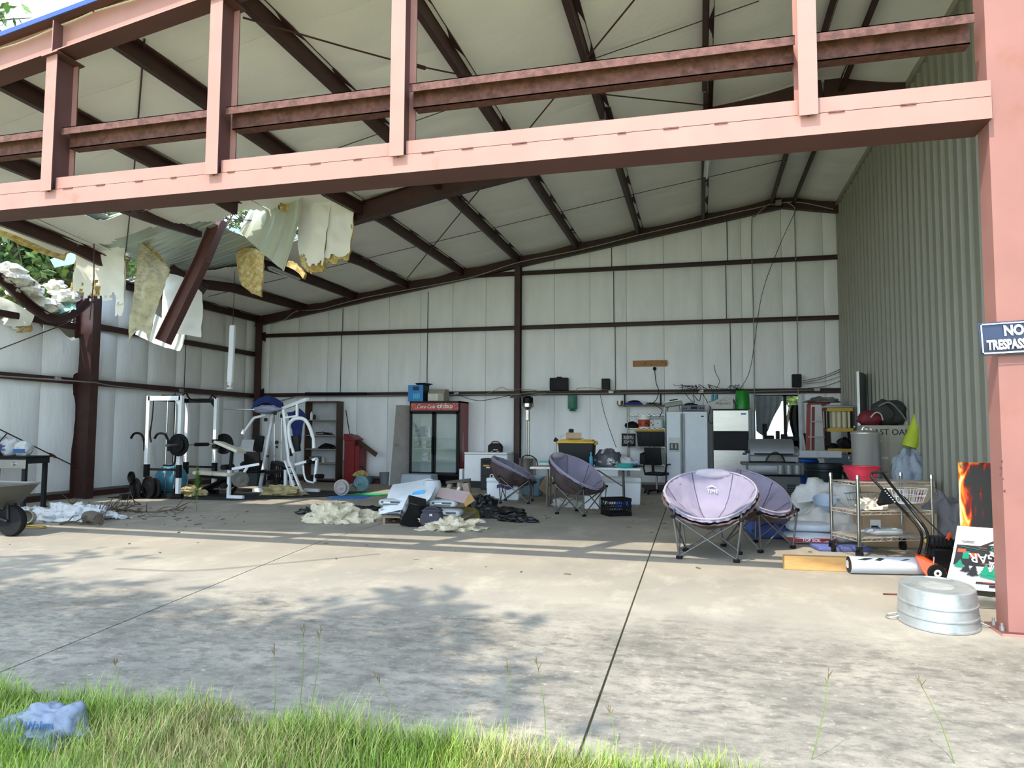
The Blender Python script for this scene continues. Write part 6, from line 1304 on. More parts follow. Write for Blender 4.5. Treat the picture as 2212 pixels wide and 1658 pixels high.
o = build(lump(MB(), (0, 0, .05), (.2, .14, .14), 19, .4, 3, flat=.0), 'white_rag', mat('white_rag', 'c4bfc0', .85, var=.25)); o.location = (tp(1345, 13.3), 13.5, ZT); tag(o, 'crumpled white and pink cloth behind the teal pan', 'cloth')
b = MB(); panlathe(b, [(.13, 0), (.165, .07), (.17, .08)], .006, 26); T2 = thing('teal_pan', 'teal enamel pan at the right of the folding table', 'pan', (tp(1350, 13.1), 13.1, ZT)); build(b, 'pan', mat('teal_enamel', '3fa39f', .35), T2); build(MB().tube([(-.165, 0, .06), (-.22, -.02, .07), (-.2, -.1, .04)], .01, 6), 'handle', M_BLK, T2)
o = build(lump(MB(), (0, 0, .03), (.1, .08, .1), 23, .3, flat=.0), 'cap', mat('cap_white_blue', 'b9c4d6', .7, var=.1, col2='2a3f8c')); o.location = (tp(1371, 13.4), 13.5, ZT); tag(o, 'white and blue cap at the far right of the folding table', 'cap')
b = MB(); random.seed(9)
for k in range(8): b.tube(catmull([(random.uniform(-.12, .12), random.uniform(-.1, .1), .01+random.random()*.05) for _ in range(4)], 3), .005, 5)
o = build(b, 'wire_scraps', M_CABLE); o.location = (tp(1376, 13.2), 13.2, ZT); tag(o, 'scraps of wire on the table edge beside the cap', 'cables')
T2 = thing('board_game', 'flat teal and white box on the left of the folding table', 'box', (tp(1190, 13.5), 13.5, ZT), .1); build(MB().bx(-.22, .22, -.14, .14, 0, .07), 'box', mat('pale_box', 'b7c4bf', .6), T2, smooth=False); build(MB().bx(-.222, .222, -.142, .142, .055, .075), 'lid', mat('teal_edge', '6fb0a8', .6), T2, smooth=False)
T2 = thing('wood_paddle', 'brown wooden paddle lying on the left table end', 'paddle', (tp(1178, 13.2), 13.12, ZT), .25); build(MB().prism([(-.22, -.03, 0), (.05, -.04, 0), (.2, -.08, 0), (.2, .08, 0), (.05, .04, 0), (-.22, .03, 0)], (0, 0, .02)), 'blade', mat('brown_wood', '7d5236', .6), T2, smooth=False)
# under and around the table
def cooler_box(loc, w, d, h, rz, lab, mark=False):
    T = thing('cooler_box', lab, 'cooler', loc, rz); build(MB().box((0, 0, h*.4), (w*.94, d*.94, h*.8), top=(1.05, 1.05)), 'body', M_WHITEP, T, bevel=.025, bseg=2); build(MB().bx(-w/2, w/2, -d/2, d/2, h*.8, h), 'lid', M_WHITEP, T, bevel=.03, bseg=2)
    for s in (-1, 1): build(MB().tube(catmull([(s*w/2, -.08, h*.6), (s*(w/2+.03), -.06, h*.55), (s*(w/2+.03), .06, h*.55), (s*w/2, .08, h*.6)], 4), .012, 6), 'handle', M_ALU, T)
    if mark:
        rows = [[(-.12+.34*u, -d*.49-.006-.006*v*0, h*(.52+.16*v+.05*math.sin(u*7))) for u in [i/12 for i in range(13)]] for v in (0, .5, 1)]; build(MB().sheet(rows, .003), 'purple_scribble', mat('purple_marker', '5a3f7c', .7, var=.4, scale=30), T)
        build(MB().tube([(-w*.36+.035*math.cos(a), -d*.3, h+.03+.04*math.sin(a)) for a in [i*PI/8 for i in range(16)]], .009, 6, closed=True), 'ring', M_WHITEP, T)
    return T
c = G(1052, 1080); cooler_box((c.x+.28, c.y+.35, 0), .70, .42, .44, .02, 'white cooler with a purple scribble beside the silver-legged chair', True); c = G(1385, 1094); cooler_box((c.x-.42, c.y+.5, 0), .78, .44, .52, .05, 'large white cooler standing under the right end of the table')
T2 = thing('white_bucket', 'small white bucket under the folding table', 'bucket', (P(1279, 1075, 13.0).x, 13.05, 0)); build(MB().box((0, 0, .16), (.26, .22, .32), top=(1.12, 1.12)), 'pail', M_WHITEP, T2, bevel=.02, bseg=2); build(MB().bx(-.15, .15, -.125, .125, .30, .335), 'rim', M_WHITEP, T2, bevel=.01)
o = build(MB().bx(-.13, .13, -.09, .09, 0, .16), 'blue_box', mat('strong_blue', '2f66c4', .5), bevel=.015); o.location = (P(1344, 1066, 13.1).x, 13.25, 0); tag(o, 'small bright blue box under the folding table', 'box')
T2 = thing('blue_tote', 'translucent light blue tote behind the silver-legged chair', 'tote', (P(1137, 1045, 15.2).x, 15.3, 0)); build(MB().box((0, 0, .2), (.62, .42, .40), top=(1.08, 1.08)), 'tub', mat('pale_blue_tote', '7d9fb5', .4, alpha=.8), T2, bevel=.02); build(MB().bx(-.35, .35, -.24, .24, .38, .42), 'rim', mat('pale_blue_rim', '9fb9c8', .4), T2, bevel=.01)
T2 = thing('tipped_carton', 'brown carton tipped on its corner under the table', 'box', (P(1185, 1045, 15.0).x, 15.0, 0), .3); build(MB().box((0, 0, .24), (.3, .25, .34), (0, .6, 0)), 'carton', M_CARD, T2)
crate(P(1330, 1100, 12.1).x, 12.15, 0, .40, .36, .29, 'black milk crate on the floor right of the side-on chair', .55)
T2 = tag(build(lump(MB(), (0, 0, .03), (.3, .2, .12), 41, .4, 2.5), 'white_bundle', mat('offwhite_cloth', 'b9b4aa', .85)), 'off-white cloth bundle on the floor under the table', 'cloth'); T2.location = (P(1225, 1085, 13.3).x, 13.3, 0)
b = MB(); random.seed(21)
for k in range(26): a = random.uniform(0, 6.3); L_ = random.uniform(.08, .2); x, y = random.gauss(0, .16), random.gauss(0, .1); b.tube([(x, y, .006), (x+L_*math.cos(a), y+L_*math.sin(a), random.uniform(.008, .05))], .004, 4)
o = build(b, 'straw_litter', mat('dry_straw', '8f7f5a', .9)); o.location = (P(1272, 1102, 12.5).x, 12.5, 0); tag(o, 'scatter of dry straw between chair and milk crate', 'straw', kind='stuff')
# ------------------------------------------------------------------ pile on the pallet
c = G(815, 1132); PX0, PY0 = c.x, c.y
T = thing('pallet', 'wooden pallet under the heap of cement bags', 'pallet', (PX0+.65, PY0+.5, 0), .10); M_PAL = mat('weathered_pallet', '8a7a66', .85, var=.2, scale=5, aniso=(.4, 3, 3))
for k in range(7): build(MB().bx(-.62, .62, -.48+.15*k, -.38+.15*k, .105, .123), 'deck_board', M_PAL, T, smooth=False)
for k in range(3): build(MB().bx(-.6+.58*k, -.56+.58*k, -.48, .52, .018, .105), 'runner', M_PAL, T, smooth=False)
for k in range(3): build(MB().bx(-.62, .62, -.48+.45*k, -.38+.45*k, 0, .018), 'bottom_board', M_PAL, T, smooth=False)
M_CEM = mat('cement_paper', 'b9bcbd', .8, var=.1, scale=8, bump=.3, bscale=20); M_PRINT = mat('grey_print', '4c5257', .7)
def cement(px, z, y, rz, lab):
    x = P(px, 1090, y).x; T = thing('cement_bag', lab, 'bag', (x, y, z), rz, 'cement bags on the pallet'); build(pillowbag(MB(), (0, 0, .058), (.42, .30, .12), 0, int(px)+int(z*100), .22, .03), 'sack', M_CEM, T, ang=50); build(MB().bx(-.15, .15, -.153, -.149, .055, .085), 'printed_band', M_PRINT, T, smooth=False); build(MB().bx(-.12, .13, -.154, -.151, .03, .042), 'small_print', M_PRINT, T, smooth=False); build(MB().bx(-.11, -.0, -.155, -.152, .06, .078), 'white_lettering', M_WHT, T, smooth=False)
zp = .124
cement(852, zp, PY0+.25, .05, 'lower left cement bag on the pallet'); cement(852, zp+.125, PY0+.27, .0, 'upper left cement bag under the white sheeting'); cement(968, zp, PY0+.22, .12, 'lower right cement bag at the pallet front'); cement(960, zp+.125, PY0+.36, .08, 'upper right cement bag under the pinkish carton'); cement(905, zp, PY0+.5, 0, 'cement bag in the middle of the pallet'); cement(905, zp+.125, PY0+.5, 0, 'upper cement bag in the middle of the pallet')
M_SHEETW = mat('white_blue_sheeting', 'd5dade', .45, var=.06, scale=6, bump=.3, bscale=15)
T = thing('torn_sheeting', 'crumpled white printed plastic sheeting draped over the bag pile', 'sheeting', P(880, 1100, PY0+.4))
flap('sheet', None, None, [[(850, 1046, PY0+.75), (890, 1040, PY0+.75), (928, 1033, PY0+.75), (942, 1040, PY0+.7)], [(838, 1066, PY0+.4), (875, 1062, PY0+.35), (915, 1058, PY0+.35), (936, 1062, PY0+.3)], [(828, 1092, PY0+.15), (866, 1080, PY0+.15), (900, 1082, PY0+.1), (922, 1082, PY0+.1)], [(816, 1110, PY0+.05), (832, 1108, PY0+.08), (868, 1100, PY0+.05), (880, 1098, PY0+.05)]], M_SHEETW, .006, .05, 41, .05, parent=T, ws=4, k=7, kc=6)
flap('blue_print', None, None, [[(893, 1062, PY0+.28), (918, 1056, PY0+.28)], [(886, 1072, PY0+.24), (914, 1066, PY0+.24)]], mat('sky_blue_print', '4fa3d8', .5), .004, .01, 42, 0, parent=T); flap('blue_print', None, None, [[(834, 1076, PY0+.2), (842, 1078, PY0+.2)], [(830, 1084, PY0+.16), (840, 1086, PY0+.16)]], MATS['sky_blue_print'], .004, .01, 43, 0, parent=T)
T2 = thing('plastic_drum', 'pale grey plastic drum standing in the bag pile', 'drum', (P(931, 1070, PY0+.55).x, PY0+.6, zp+.0)); build(MB().lathe([(.12, 0), (.14, .02), (.14, .44), (.12, .5), (0, .5)], 22), 'drum', mat('pale_grey_plastic', 'b4b8bc', .5), T2)
T2 = thing('black_bin', 'glossy black plastic bin tipped over at the pallet front', 'bin', (P(893, 1115, PY0-.05).x, PY0-.02, 0), .5); b = MB(); b.box((0, 0, .21), (.34, .34, .36), (.35, .25, 0), top=(.8, .8)); build(b, 'tub', mat('gloss_black', '101113', .22), T2, bevel=.012)
T2 = thing('lunch_bag', 'dark grey soft lunch bag with a small flag patch', 'bag', (P(931, 1120, PY0-.25).x, PY0-.2, 0), .1); M_LB = mat('charcoal_nylon', '3d3a42', .8, var=.12, bump=.3, bscale=30); build(pillowbag(MB(), (0, 0, .13), (.31, .22, .27), 0, 5, .3, .05), 'body', M_LB, T2, ang=50); build(MB().bx(-.14, .14, -.09, .09, .23, .275), 'lid', M_LB, T2, bevel=.02)
F_ = build(MB().bx(.01, .09, -.118, -.112, .07, .12), 'flag_patch', mat('flag_red', 'a8544c', .7, aniso=(1, 1, 1)), T2, smooth=False)
for k in range(3): build(MB().bx(.012, .088, -.121, -.118, .076+.016*k, .083+.016*k), 'flag_stripe', M_WHT, F_, smooth=False)
build(MB().bx(.012, .045, -.123, -.120, .095, .119), 'flag_canton', M_BLUEP, F_, smooth=False); b = MB(); b.beam((-.01, -.116, .19), (.03, -.116, .22), .006, .01); b.beam((-.01, -.116, .22), (.03, -.116, .19), .006, .01); build(b, 'emblem', M_WHT, T2, smooth=False); build(MB().tube(catmull([(-.12, -.05, .25), (-.06, -.06, .30), (.06, -.06, .30), (.12, -.05, .25)], 4), .012, 6), 'strap', M_LB, T2)
T2 = thing('opened_carton', 'opened pinkish cardboard carton lying over the right cement bags', 'box', P(985, 1075, PY0+.35)); M_PINK = mat('pinkish_card', 'b09a98', .8, var=.05); M_TAN = mat('tan_card', 'b98f5c', .8)
flap('panel', None, None, [[(952, 1052, PY0+.6), (1015, 1062, PY0+.5)], [(942, 1072, PY0+.35), (1002, 1086, PY0+.3)]], M_PINK, .006, .0, 1, 0, parent=T2, k=2, kc=2); flap('flap', None, None, [[(1015, 1062, PY0+.5), (1026, 1080, PY0+.45)], [(1002, 1086, PY0+.3), (1006, 1094, PY0+.28)]], M_TAN, .006, 0, 1, 0, parent=T2, k=2, kc=2); flap('flap', None, None, [[(952, 1052, PY0+.6), (942, 1072, PY0+.35)], [(944, 1064, PY0+.6), (938, 1076, PY0+.36)]], M_TAN, .006, 0, 1, 0, parent=T2, k=2, kc=2)
mk = P(980, 1070, PY0+.38); text('#####', .05, 'print', M_DKGREY, T2, frame(mk+Vector((0, -.02, .012)), P(1000, 1074, PY0+.40)-P(960, 1065, PY0+.44), P(985, 1058, PY0+.5)-P(975, 1078, PY0+.34)), .001, world=True) if False else None
T2 = thing('brown_flap', 'dark brown cardboard flap standing up behind the white sheeting', 'cardboard', P(935, 1050, PY0+.7)); flap('panel', None, None, [[(930, 1032, PY0+.75), (958, 1058, PY0+.75)], [(930, 1056, PY0+.7), (952, 1072, PY0+.65)]], mat('dark_card', '6f5846', .85), .006, .01, 3, 0, parent=T2, k=2, kc=2)
M_WOOLY = mat('yellow_wool', 'd8ccb0', .95, var=.25, scale=12, bump=1, bscale=45)
def wool(px, py, r, seed, lab, m=M_WOOLY, amp=.55): 
    o = heap_obj(px, py, r, seed, m, 'insulation_heap', lab, 'insulation', amp, 2.6, n=34); return o
wool(722, 1126, (.42, .26, .24), 51, 'thick yellow wool roll left of the pallet'); wool(775, 1124, (.5, .22, .13), 53, 'flat yellow wool sheet touching the pallet'); wool(970, 1142, (.4, .26, .13), 57, 'shaggy yellow wool clump before the lunch bag', amp=.8)
M_BAGB = mat('black_bin_liner', '131416', .3, var=.2, bump=.9, bscale=18)
heap_obj(680, 1110, (.30, .16, .08), 61, M_BAGB, 'bin_liner', 'black bin liner scrap left of the yellow wool', 'bin liner'); heap_obj(1075, 1116, (.42, .22, .16), 63, M_BAGB, 'bin_liner', 'crumpled black bin liner right of the pallet', 'bin liner'); heap_obj(1120, 1126, (.30, .12, .07), 65, M_BAGB, 'bin_liner', 'flat tail of black bin liner furthest right of the pallet', 'bin liner'); heap_obj(1042, 1100, (.26, .2, .22), 67, M_BAGB, 'bin_liner', 'upright black bin liner behind the olive cushion', 'bin liner')
heap_obj(1012, 1120, (.2, .12, .16), 71, mat('olive_cloth', '6d6428', .9, var=.2), 'olive_cushion', 'olive green cushion propped beside the right cement bags', 'cushion', .2); heap_obj(1055, 1098, (.16, .1, .1), 73, mat('silver_film', 'b5b8bd', .25, .5, bump=.8), 'plastic_film', 'scrap of clear plastic film on the black bin liner', 'film', z=.12); heap_obj(772, 1102, (.5, .2, .06), 75, M_BAGB, 'bin_liner', 'black liner sheet behind the yellow wool roll', 'bin liner')
heap_obj(1035, 1128, (.1, .06, .03), 77, M_WOOLW, 'paper_scrap', 'small torn paper scrap by the olive cushion', 'paper')
# beige steel fitting behind the pile
c = G(1000, 1085); T = thing('trailer_jack', 'beige steel jack with a crossbar behind the bag pile', 'jack', (P(992, 1060, 12.6).x, 12.6, 0)); M_BEIGE = mat('beige_steel', 'a3917c', .6, var=.15)
build(MB().box((0, 0, .10), (.6, .4, .2)), 'block', mat('brown_block', '7d6a50', .8, var=.2), T, bevel=.02); build(MB().beam((-.24, -.05, .44), (.22, .0, .50), .05, .05), 'crossbar', mat('dark_steel', '4d463f', .6), T); build(MB().cyl((.0, 0, .2), (0, 0, .46), .045, n=12), 'stem', M_BEIGE, T); build(MB().box((-.2, 0, .32), (.08, .12, .2), (0, .3, 0)), 'cheek', M_BEIGE, T, bevel=.01); build(MB().box((.15, 0, .34), (.12, .12, .2), (0, -.2, 0)), 'cheek', M_BEIGE, T, bevel=.01); build(MB().cyl((-.05, -.1, .2), (.02, -.05, .36), .03, n=10), 'knob', M_WHITEP, T)
# ------------------------------------------------------------------ right hand side: grill, barrels, ladder, boxes
T = thing('gas_grill', 'grey gas grill with rounded lid standing behind the camp chairs', 'grill', (P(1672, 1040, 12.9).x, 13.1, 0)); M_GRG = mat('grill_grey', '77797b', .45, .3, var=.06); M_GRD = mat('grill_dark', '4a4c4c', .5, .2, var=.08)
build(MB().bx(-.40, .42, -.24, .26, .06, .66), 'cabinet', M_GRD, T, smooth=False, bevel=.01)
for k in range(6): build(MB().bx(.2, .34, -.246, -.24, .36+.03*k, .375+.03*k), 'vent_slot', M_BLK, T, smooth=False)
for k in range(6): build(MB().box((-.405, -.05, .46+.03*k), (.01, .25, .015)), 'vent_slot', M_BLK, T, smooth=False)
build(MB().bx(-.01, .0, -.246, -.24, .08, .62), 'door_seam', M_BLK, T, smooth=False)
prof_ = [(-.27, .66), (-.30, .70), (-.30, .84), (-.24, .87)]
b = MB(); b.prism([(-.42, y, z_) for y, z_ in [(-.30, .68), (-.34, .72), (-.34, .84), (-.28, .88), (.26, .88), (.26, .68)]], (.88, 0, 0)); build(b, 'control_shelf', M_GRG, T, bevel=.012)
for k in range(3):
    xx = .10+.13*k; build(MB().lathe([(.055, -.07), (.06, 0), (.055, .075), (0, .075)], 16, (xx, -.335, .775)), 'scallop', M_GRG, T)
b = MB(); b.bx(-.38, .40, -.22, .26, .88, 1.0); build(b, 'firebox', M_GRG, T, bevel=.015)
pr = [(-.20, 1.0), (-.20, 1.06), (-.14, 1.17), (-.04, 1.25), (.10, 1.28), (.22, 1.25), (.27, 1.1), (.27, 1.0)]
b = MB(); b.prism([(-.38, y, z_) for y, z_ in pr], (.62, 0, 0)); b.prism([(.24, y, z_) for y, z_ in pr], (.1, 0, 0)); b.prism([(.34, y*.7, 1.0+(z_-1.0)*.55) for y, z_ in pr], (.08, 0, 0)); build(b, 'lid', M_GRG, T, ang=30, bevel=.01)
build(MB().tube([(-.3, -.24, 1.03), (-.3, -.29, 1.03), (.3, -.29, 1.03), (.3, -.24, 1.03)], .012, 8), 'lid_handle', M_BLK, T)
build(MB().box((-.46, -.04, .86), (.12, .44, .05)), 'side_bracket', M_GRD, T, bevel=.01); build(MB().cyl((-.42, -.2, 1.06), (-.42, .1, 1.06), .03, n=10), 'spit_mount', M_BLK, T)
for sx in (-1, 1):
    for sy in (-1, 1): build(MB().cyl((sx*.34-.02, sy*.18, .04), (sx*.34+.02, sy*.18, .04), .04, n=14), 'caster', M_RUBBER, T)
GX, GY = T.location.x, T.location.y
T2 = thing('mesh_basket', 'domed grey grill basket lying on the grill shelf', 'basket', (GX+.02, GY-.24, .88)); build(MB().lathe([(.16, 0), (.15, .08), (.10, .15), (0, .18)], 18, sx=1, sy=.4), 'dome', mat('mesh_grey', '6b6862', .6, .3, var=.2, bump=.6, bscale=80), T2); build(MB().tube(catmull([(-.15, -.02, .02), (-.1, -.05, .12), (0, -.07, .185), (.1, -.05, .12), (.15, -.02, .02)], 4), .008, 6), 'hoop', M_BLK, T2)
rod('grill_spit', 'black fork lying across the grill shelf', 'tool', [(GX-.4, GY-.3, .895), (GX-.2, GY-.32, .90), (GX+.34, GY-.27, .895)], .012, M_BLK)
T2 = thing('cardboard_box', 'brown carton with printed symbols left of the grill', 'box', (P(1592, 1035, 13.6).x, 13.75, 0), .08); build(MB().bx(-.25, .25, -.2, .2, 0, .56), 'carton', M_CARD, T2, smooth=False); build(MB().bx(-.03, .03, -.202, .202, .557, .563), 'tape', mat('tape', 'a58a63', .4), T2, smooth=False); b = MB()
for k in range(4): build(MB().bx(-.03+.07*k, .01+.07*k, -.204, -.2, .42, .47), 'symbol', M_DKGREY, T2, smooth=False)
text('EAST OAK', .06, 'lettering', M_DKGREY, T2, frame((-.12, -.202, .52), (1, 0, 0), (0, 0, 1)), .001)
# barrel, can, slab
T = thing('blue_barrel', 'blue plastic barrel behind the grill under the white slab', 'barrel', (P(1738, 1030, 14.7).x-.02, 14.8, 0)); M_BLUEB = mat('barrel_blue', '1c4fa8', .4, var=.08); build(MB().lathe([(.26, 0), (.28, .03), (.29, .28), (.3, .3), (.29, .32), (.29, .58), (.3, .6), (.29, .62), (.28, .88), (.25, .91), (0, .91)], 28), 'drum', M_BLUEB, T); build(MB().lathe([(.29, .83), (.305, .84), (.29, .86)], 28), 'hoop', M_BLUEB, T)
T = thing('round_bin', 'dark green round waste bin right of the blue barrel', 'bin', (P(1781, 1030, 13.9).x, 14.0, 0)); M_GBIN = mat('dark_green_plastic', '1c2a2b', .5, var=.12); b = MB(); panlathe(b, [(.24, 0), (.31, .74), (.33, .75), (.34, .82), (.33, .84)], .008, 30); build(b, 'bin', M_GBIN, T); build(MB().lathe([(.315, .7), (.325, .71), (.32, .74)], 30), 'rim', M_GBIN, T)
for s in (-1, 1): build(MB().tube(catmull([(s*.31, -.1, .70), (s*.38, -.08, .62), (s*.38, .08, .62), (s*.31, .1, .70)], 4), .016, 6), 'handle', M_GBIN, T)
T = thing('marble_slab', 'white veined countertop piece resting on the blue barrel', 'countertop', (P(1752, 980, 14.6).x, 14.75, .912), .03); build(MB().bx(-.48, .5, -.30, .30, .10, .14), 'top', mat('white_marble', 'cfd1d0', .35, var=.04, scale=3, col2='a5a7a8', mixlo=.62, mixhi=.68), T, smooth=False); build(MB().bx(-.48, .5, -.30, -.28, .02, .10), 'front_edge', MATS['white_marble'], T, smooth=False); build(MB().bx(-.44, .3, -.24, .26, 0, .10), 'underside', M_ALU, T, smooth=False)
# step ladder
T = thing('step_ladder', 'red fibreglass stepladder folded against the back wall', 'ladder', (P(1769, 1000, 16.3).x, 16.5, 0)); M_LAD = mat('ladder_red', '8c3527', .5, var=.12)
for s in (-1, 1):
    build(MB().beam((s*.23, -.06, 0), (s*.15, .0, 2.0), .085, .03, up=(0, 1, 0)), 'front_rail', M_LAD, T, smooth=False); build(MB().beam((s*.21+.12, .14, 0), (s*.14+.1, .12, 1.95), .06, .025, up=(0, 1, 0)), 'rear_rail', M_LAD, T, smooth=False)
for k in range(5): z_ = .3+.33*k; w_ = .23-.04*z_; build(MB().bx(-w_, w_, -.10+.02*k, -.01+.02*k, z_, z_+.025), 'step', M_ALU, T, smooth=False)
build(MB().bx(-.17, .27, -.08, .16, 2.0, 2.04), 'top_cap', M_LAD, T, smooth=False, bevel=.01); build(MB().bx(.135, .175, -.045, -.04, 1.5, 1.85), 'warning_label', M_WHT, T, smooth=False)
o = build(lump(MB(), (0, 0, .02), (.34, .16, .09), 83, .5, 3, flat=.0), 'wire_mesh', mat('grey_netting', '6f706f', .7, .2, var=.3)); o.location = (T.location.x+.12, 16.5, 2.04); tag(o, 'crumpled grey netting lying on top of the stepladder', 'netting')
# black shelf with yellow edges
x0, x1, _, zt_ = fr(1788, 1844, 878, 1020, 15.9); T = thing('storage_shelf', 'black plastic shelving unit with yellow shelf edges', 'shelf', ((x0+x1)/2, 16.1, 0)); hw = (x1-x0)/2; ZS = [P(1815, y, 15.9).z for y in (1013, 969, 925, 881)]; M_YEL = mat('shelf_yellow', 'c79f35', .5, var=.06)
for sx in (-1, 1):
    for sy in (-1, 1): build(MB().bx(sx*(hw-.025)-.022, sx*(hw-.025)+.022, sy*.16-.02, sy*.16+.02, 0, ZS[3]), 'post', M_BLK, T, smooth=False)
for z_ in ZS:
    S_ = build(MB().bx(-hw, hw, -.19, .19, z_-.06, z_), 'shelf', M_BLK, T, smooth=False); build(MB().bx(-hw, hw, -.2, -.19, z_-.065, z_+.005), 'yellow_edge', M_YEL, S_, smooth=False)
SX = (x0+x1)/2; M_CUP = mat('foam_cups', 'cfc4a0', .5, var=.1, aniso=(1, 1, 12)); 
for k in range(5):
    o = build(MB().lathe([(.035, 0)]+[(.043 if i % 2 else .047, .02+.018*i) for i in range(20)]+[(.03, .385), (0, .385)], 14), 'cup_sleeve', M_CUP); o.location = (SX-.2+.1*k, 16.0, ZS[2]+.006); tag(o, ('leftmost', 'second', 'middle', 'fourth', 'rightmost')[k]+' sleeve of pale foam cups on the yellow-edged shelf', 'cups', 'sleeves of foam cups')
T2 = thing('grey_tote', 'grey plastic tote on the bottom of the yellow-edged shelf', 'tote', (SX, 16.05, ZS[0]+.003)); build(MB().box((0, 0, .15), (.52, .34, .30), top=(1.08, 1.08)), 'tub', mat('steel_grey_tote', '6f7c88', .5), T2, bevel=.02)
for k, (dx, w_, h_, lab) in enumerate([(-.16, .2, .08, 'dark folded cloth on the middle yellow-edged shelf'), (.08, .24, .2, 'dark box of tools on the middle yellow-edged shelf')]):
    o = build(lump(MB(), (0, 0, .02), (w_*.6, .12, h_), 90+k, .35, flat=0), 'shelf_item', M_BLK); o.location = (SX+dx, 16.0, ZS[1]+.004); tag(o, lab, 'item')
o = build(MB().bx(-.3, .28, -.15, .15, 0, .05), 'steel_tray', M_ALU, bevel=.01); o.location = (SX, 16.1, ZS[3]+.006); tag(o, 'flat grey tray on top of the yellow-edged shelf', 'tray')
# leaning white strips by the opening
for k, (a, c, m_, lab) in enumerate([((1728, 800+52, 17.5), (1731, 1000, 17.3), M_WF, 'upright white trim strip beside the back opening'), ((1733, 940, 17.3), (1742, 985, 17.0), M_WF, 'short white strip leaning below the back opening'), ((1738, 936, 17.3), (1747, 985, 17.0), M_DKGREY, 'short dark strip leaning beside the white one')]):
    a, c = P(*a), P(*c); c.z = 0 if k == 0 else c.z; tag(build(MB().beam(a, c, .06, .03, up=(0, 1, 0)), 'trim_strip', m_, at=c, smooth=False), lab, 'strip')
# door in the partition, standing open above a raised threshold
D = struct('door_1'); p0, p1 = P(1850, 802, 14.4), P(1866, 806, 15.1)
zt_ = p0.z; lf = [Vector((p0.x, 14.4, .55)), Vector((3.10, 15.2, .55))]; dv = (lf[1]-lf[0]); nn = Vector((dv.y, -dv.x, 0)).normalized()*.04
build(MB().prism([lf[0], lf[1], lf[1]+nn, lf[0]+nn], (0, 0, zt_-.55)), 'leaf', mat('door_dark_grey', '8c908e', .5), D, smooth=False)
build(MB().prism([lf[0]-dv.normalized()*.003, lf[0]+dv*.01, lf[0]+dv*.01+nn*1.1, lf[0]+nn*1.1], (0, 0, zt_-.55)), 'white_edge', M_WHITEP, D, smooth=False)
kz = P(1856, 922, 14.5).z; kq = lf[0]+dv.normalized()*.07
for s in (-1.6, 2.4): b = MB(); b.cyl(kq+Vector((0, 0, kz-.55))+nn*.5, kq+Vector((0, 0, kz-.55))+nn*s, .012, n=8); b.ball(kq+Vector((0, 0, kz-.55))+nn*s, .032, 12, 8); build(b, 'knob', M_CHROME, D)
T = thing('door_steps', 'dark timber steps below the raised door', 'steps', (2.95, 14.75, 0)); build(MB().bx(-.25, .2, -.4, .45, .36, .55), 'tread', M_BROWN, T, smooth=False); build(MB().bx(-.5, -.25, -.4, .45, .14, .3), 'tread', M_BROWN, T, smooth=False); build(MB().bx(-.2, .18, -.38, .42, 0, .36), 'riser', M_BROWN, T, smooth=False); build(MB().bx(-.46, -.27, -.38, .42, 0, .14), 'riser', M_BROWN, T, smooth=False)
# stack of cartons with bags on top
BX, BY = P(1924, 975, 12.3).x, 12.65
def eo(z_, h_, lab, two):
    T = thing('large_carton', lab, 'box', (BX, BY, z_), -.06, 'stacked tall cartons'); build(MB().bx(-.36, .36, -.28, .28, 0, h_), 'carton', mat('grey_card', 'a39d8d', .85, var=.06, scale=4), T, smooth=False, bevel=.006); build(MB().bx(-.022, .022, -.282, .282, -.001, h_+.001), 'tape', mat('brown_tape', '9a8f78', .4), T, smooth=False); return T
zc = P(1920, 1020, 12.3).z; ztp = P(1920, 918, 12.3).z
C1 = eo(0, zc-.004, 'lower tall carton of the stack by the partition', 0); C2 = eo(zc, ztp-zc, 'upper tall carton with big lettering by the partition', 1)
text('EAST OAK', .125, 'lettering', M_DKGREY, C2, frame((.03, -.283, ztp-zc-.11), (1, 0, 0), (0, 0, 1)), .001, bold=.001); build(MB().bx(-.32, -.22, -.285, -.283, ztp-zc-.16, ztp-zc-.05), 'white_label', M_WHT, C2, smooth=False); build(MB().box((-.15, -.284, .45), (.08, .003, .12), (0, .3, 0)), 'white_label', M_WHT, C2)
text('EAST OAK', .05, 'lettering', M_WHT, C2, frame((-.12, -.283, .22), (1, 0, 0), (0, 0, 1)), .001); text('PATIO HEATER', .04, 'lettering', M_WHT, C2, frame((-.10, -.283, .16), (1, 0, 0), (0, 0, 1)), .001) if False else None; text('EN', .11, 'lettering', M_DKGREY, C1, frame((-.18, -.283, zc-.10), (1, 0, 0), (0, 0, 1)), .001)
zb = ztp
T2 = thing('backpack', 'dark grey backpack on top of the carton stack', 'backpack', (BX+.06, BY-.02, zb), .1); M_BKP = mat('dark_nylon', '33332f', .75, var=.2, bump=.4, bscale=25); build(pillowbag(MB(), (0, 0, .2), (.52, .36, .42), 0, 7, .6, .15), 'bag', M_BKP, T2, ang=60); build(MB().tube(catmull([(-.2, -.16, .3), (-.05, -.2, .36), (.1, -.2, .22), (.2, -.17, .08)], 5), .012, 6), 'strap', mat('pale_strap', '7c7a72', .7), T2); build(MB().tube(catmull([(-.1, -.18, .36), (.02, -.2, .2), (-.05, -.2, .06)], 5), .009, 6), 'zip', M_BLK, T2)
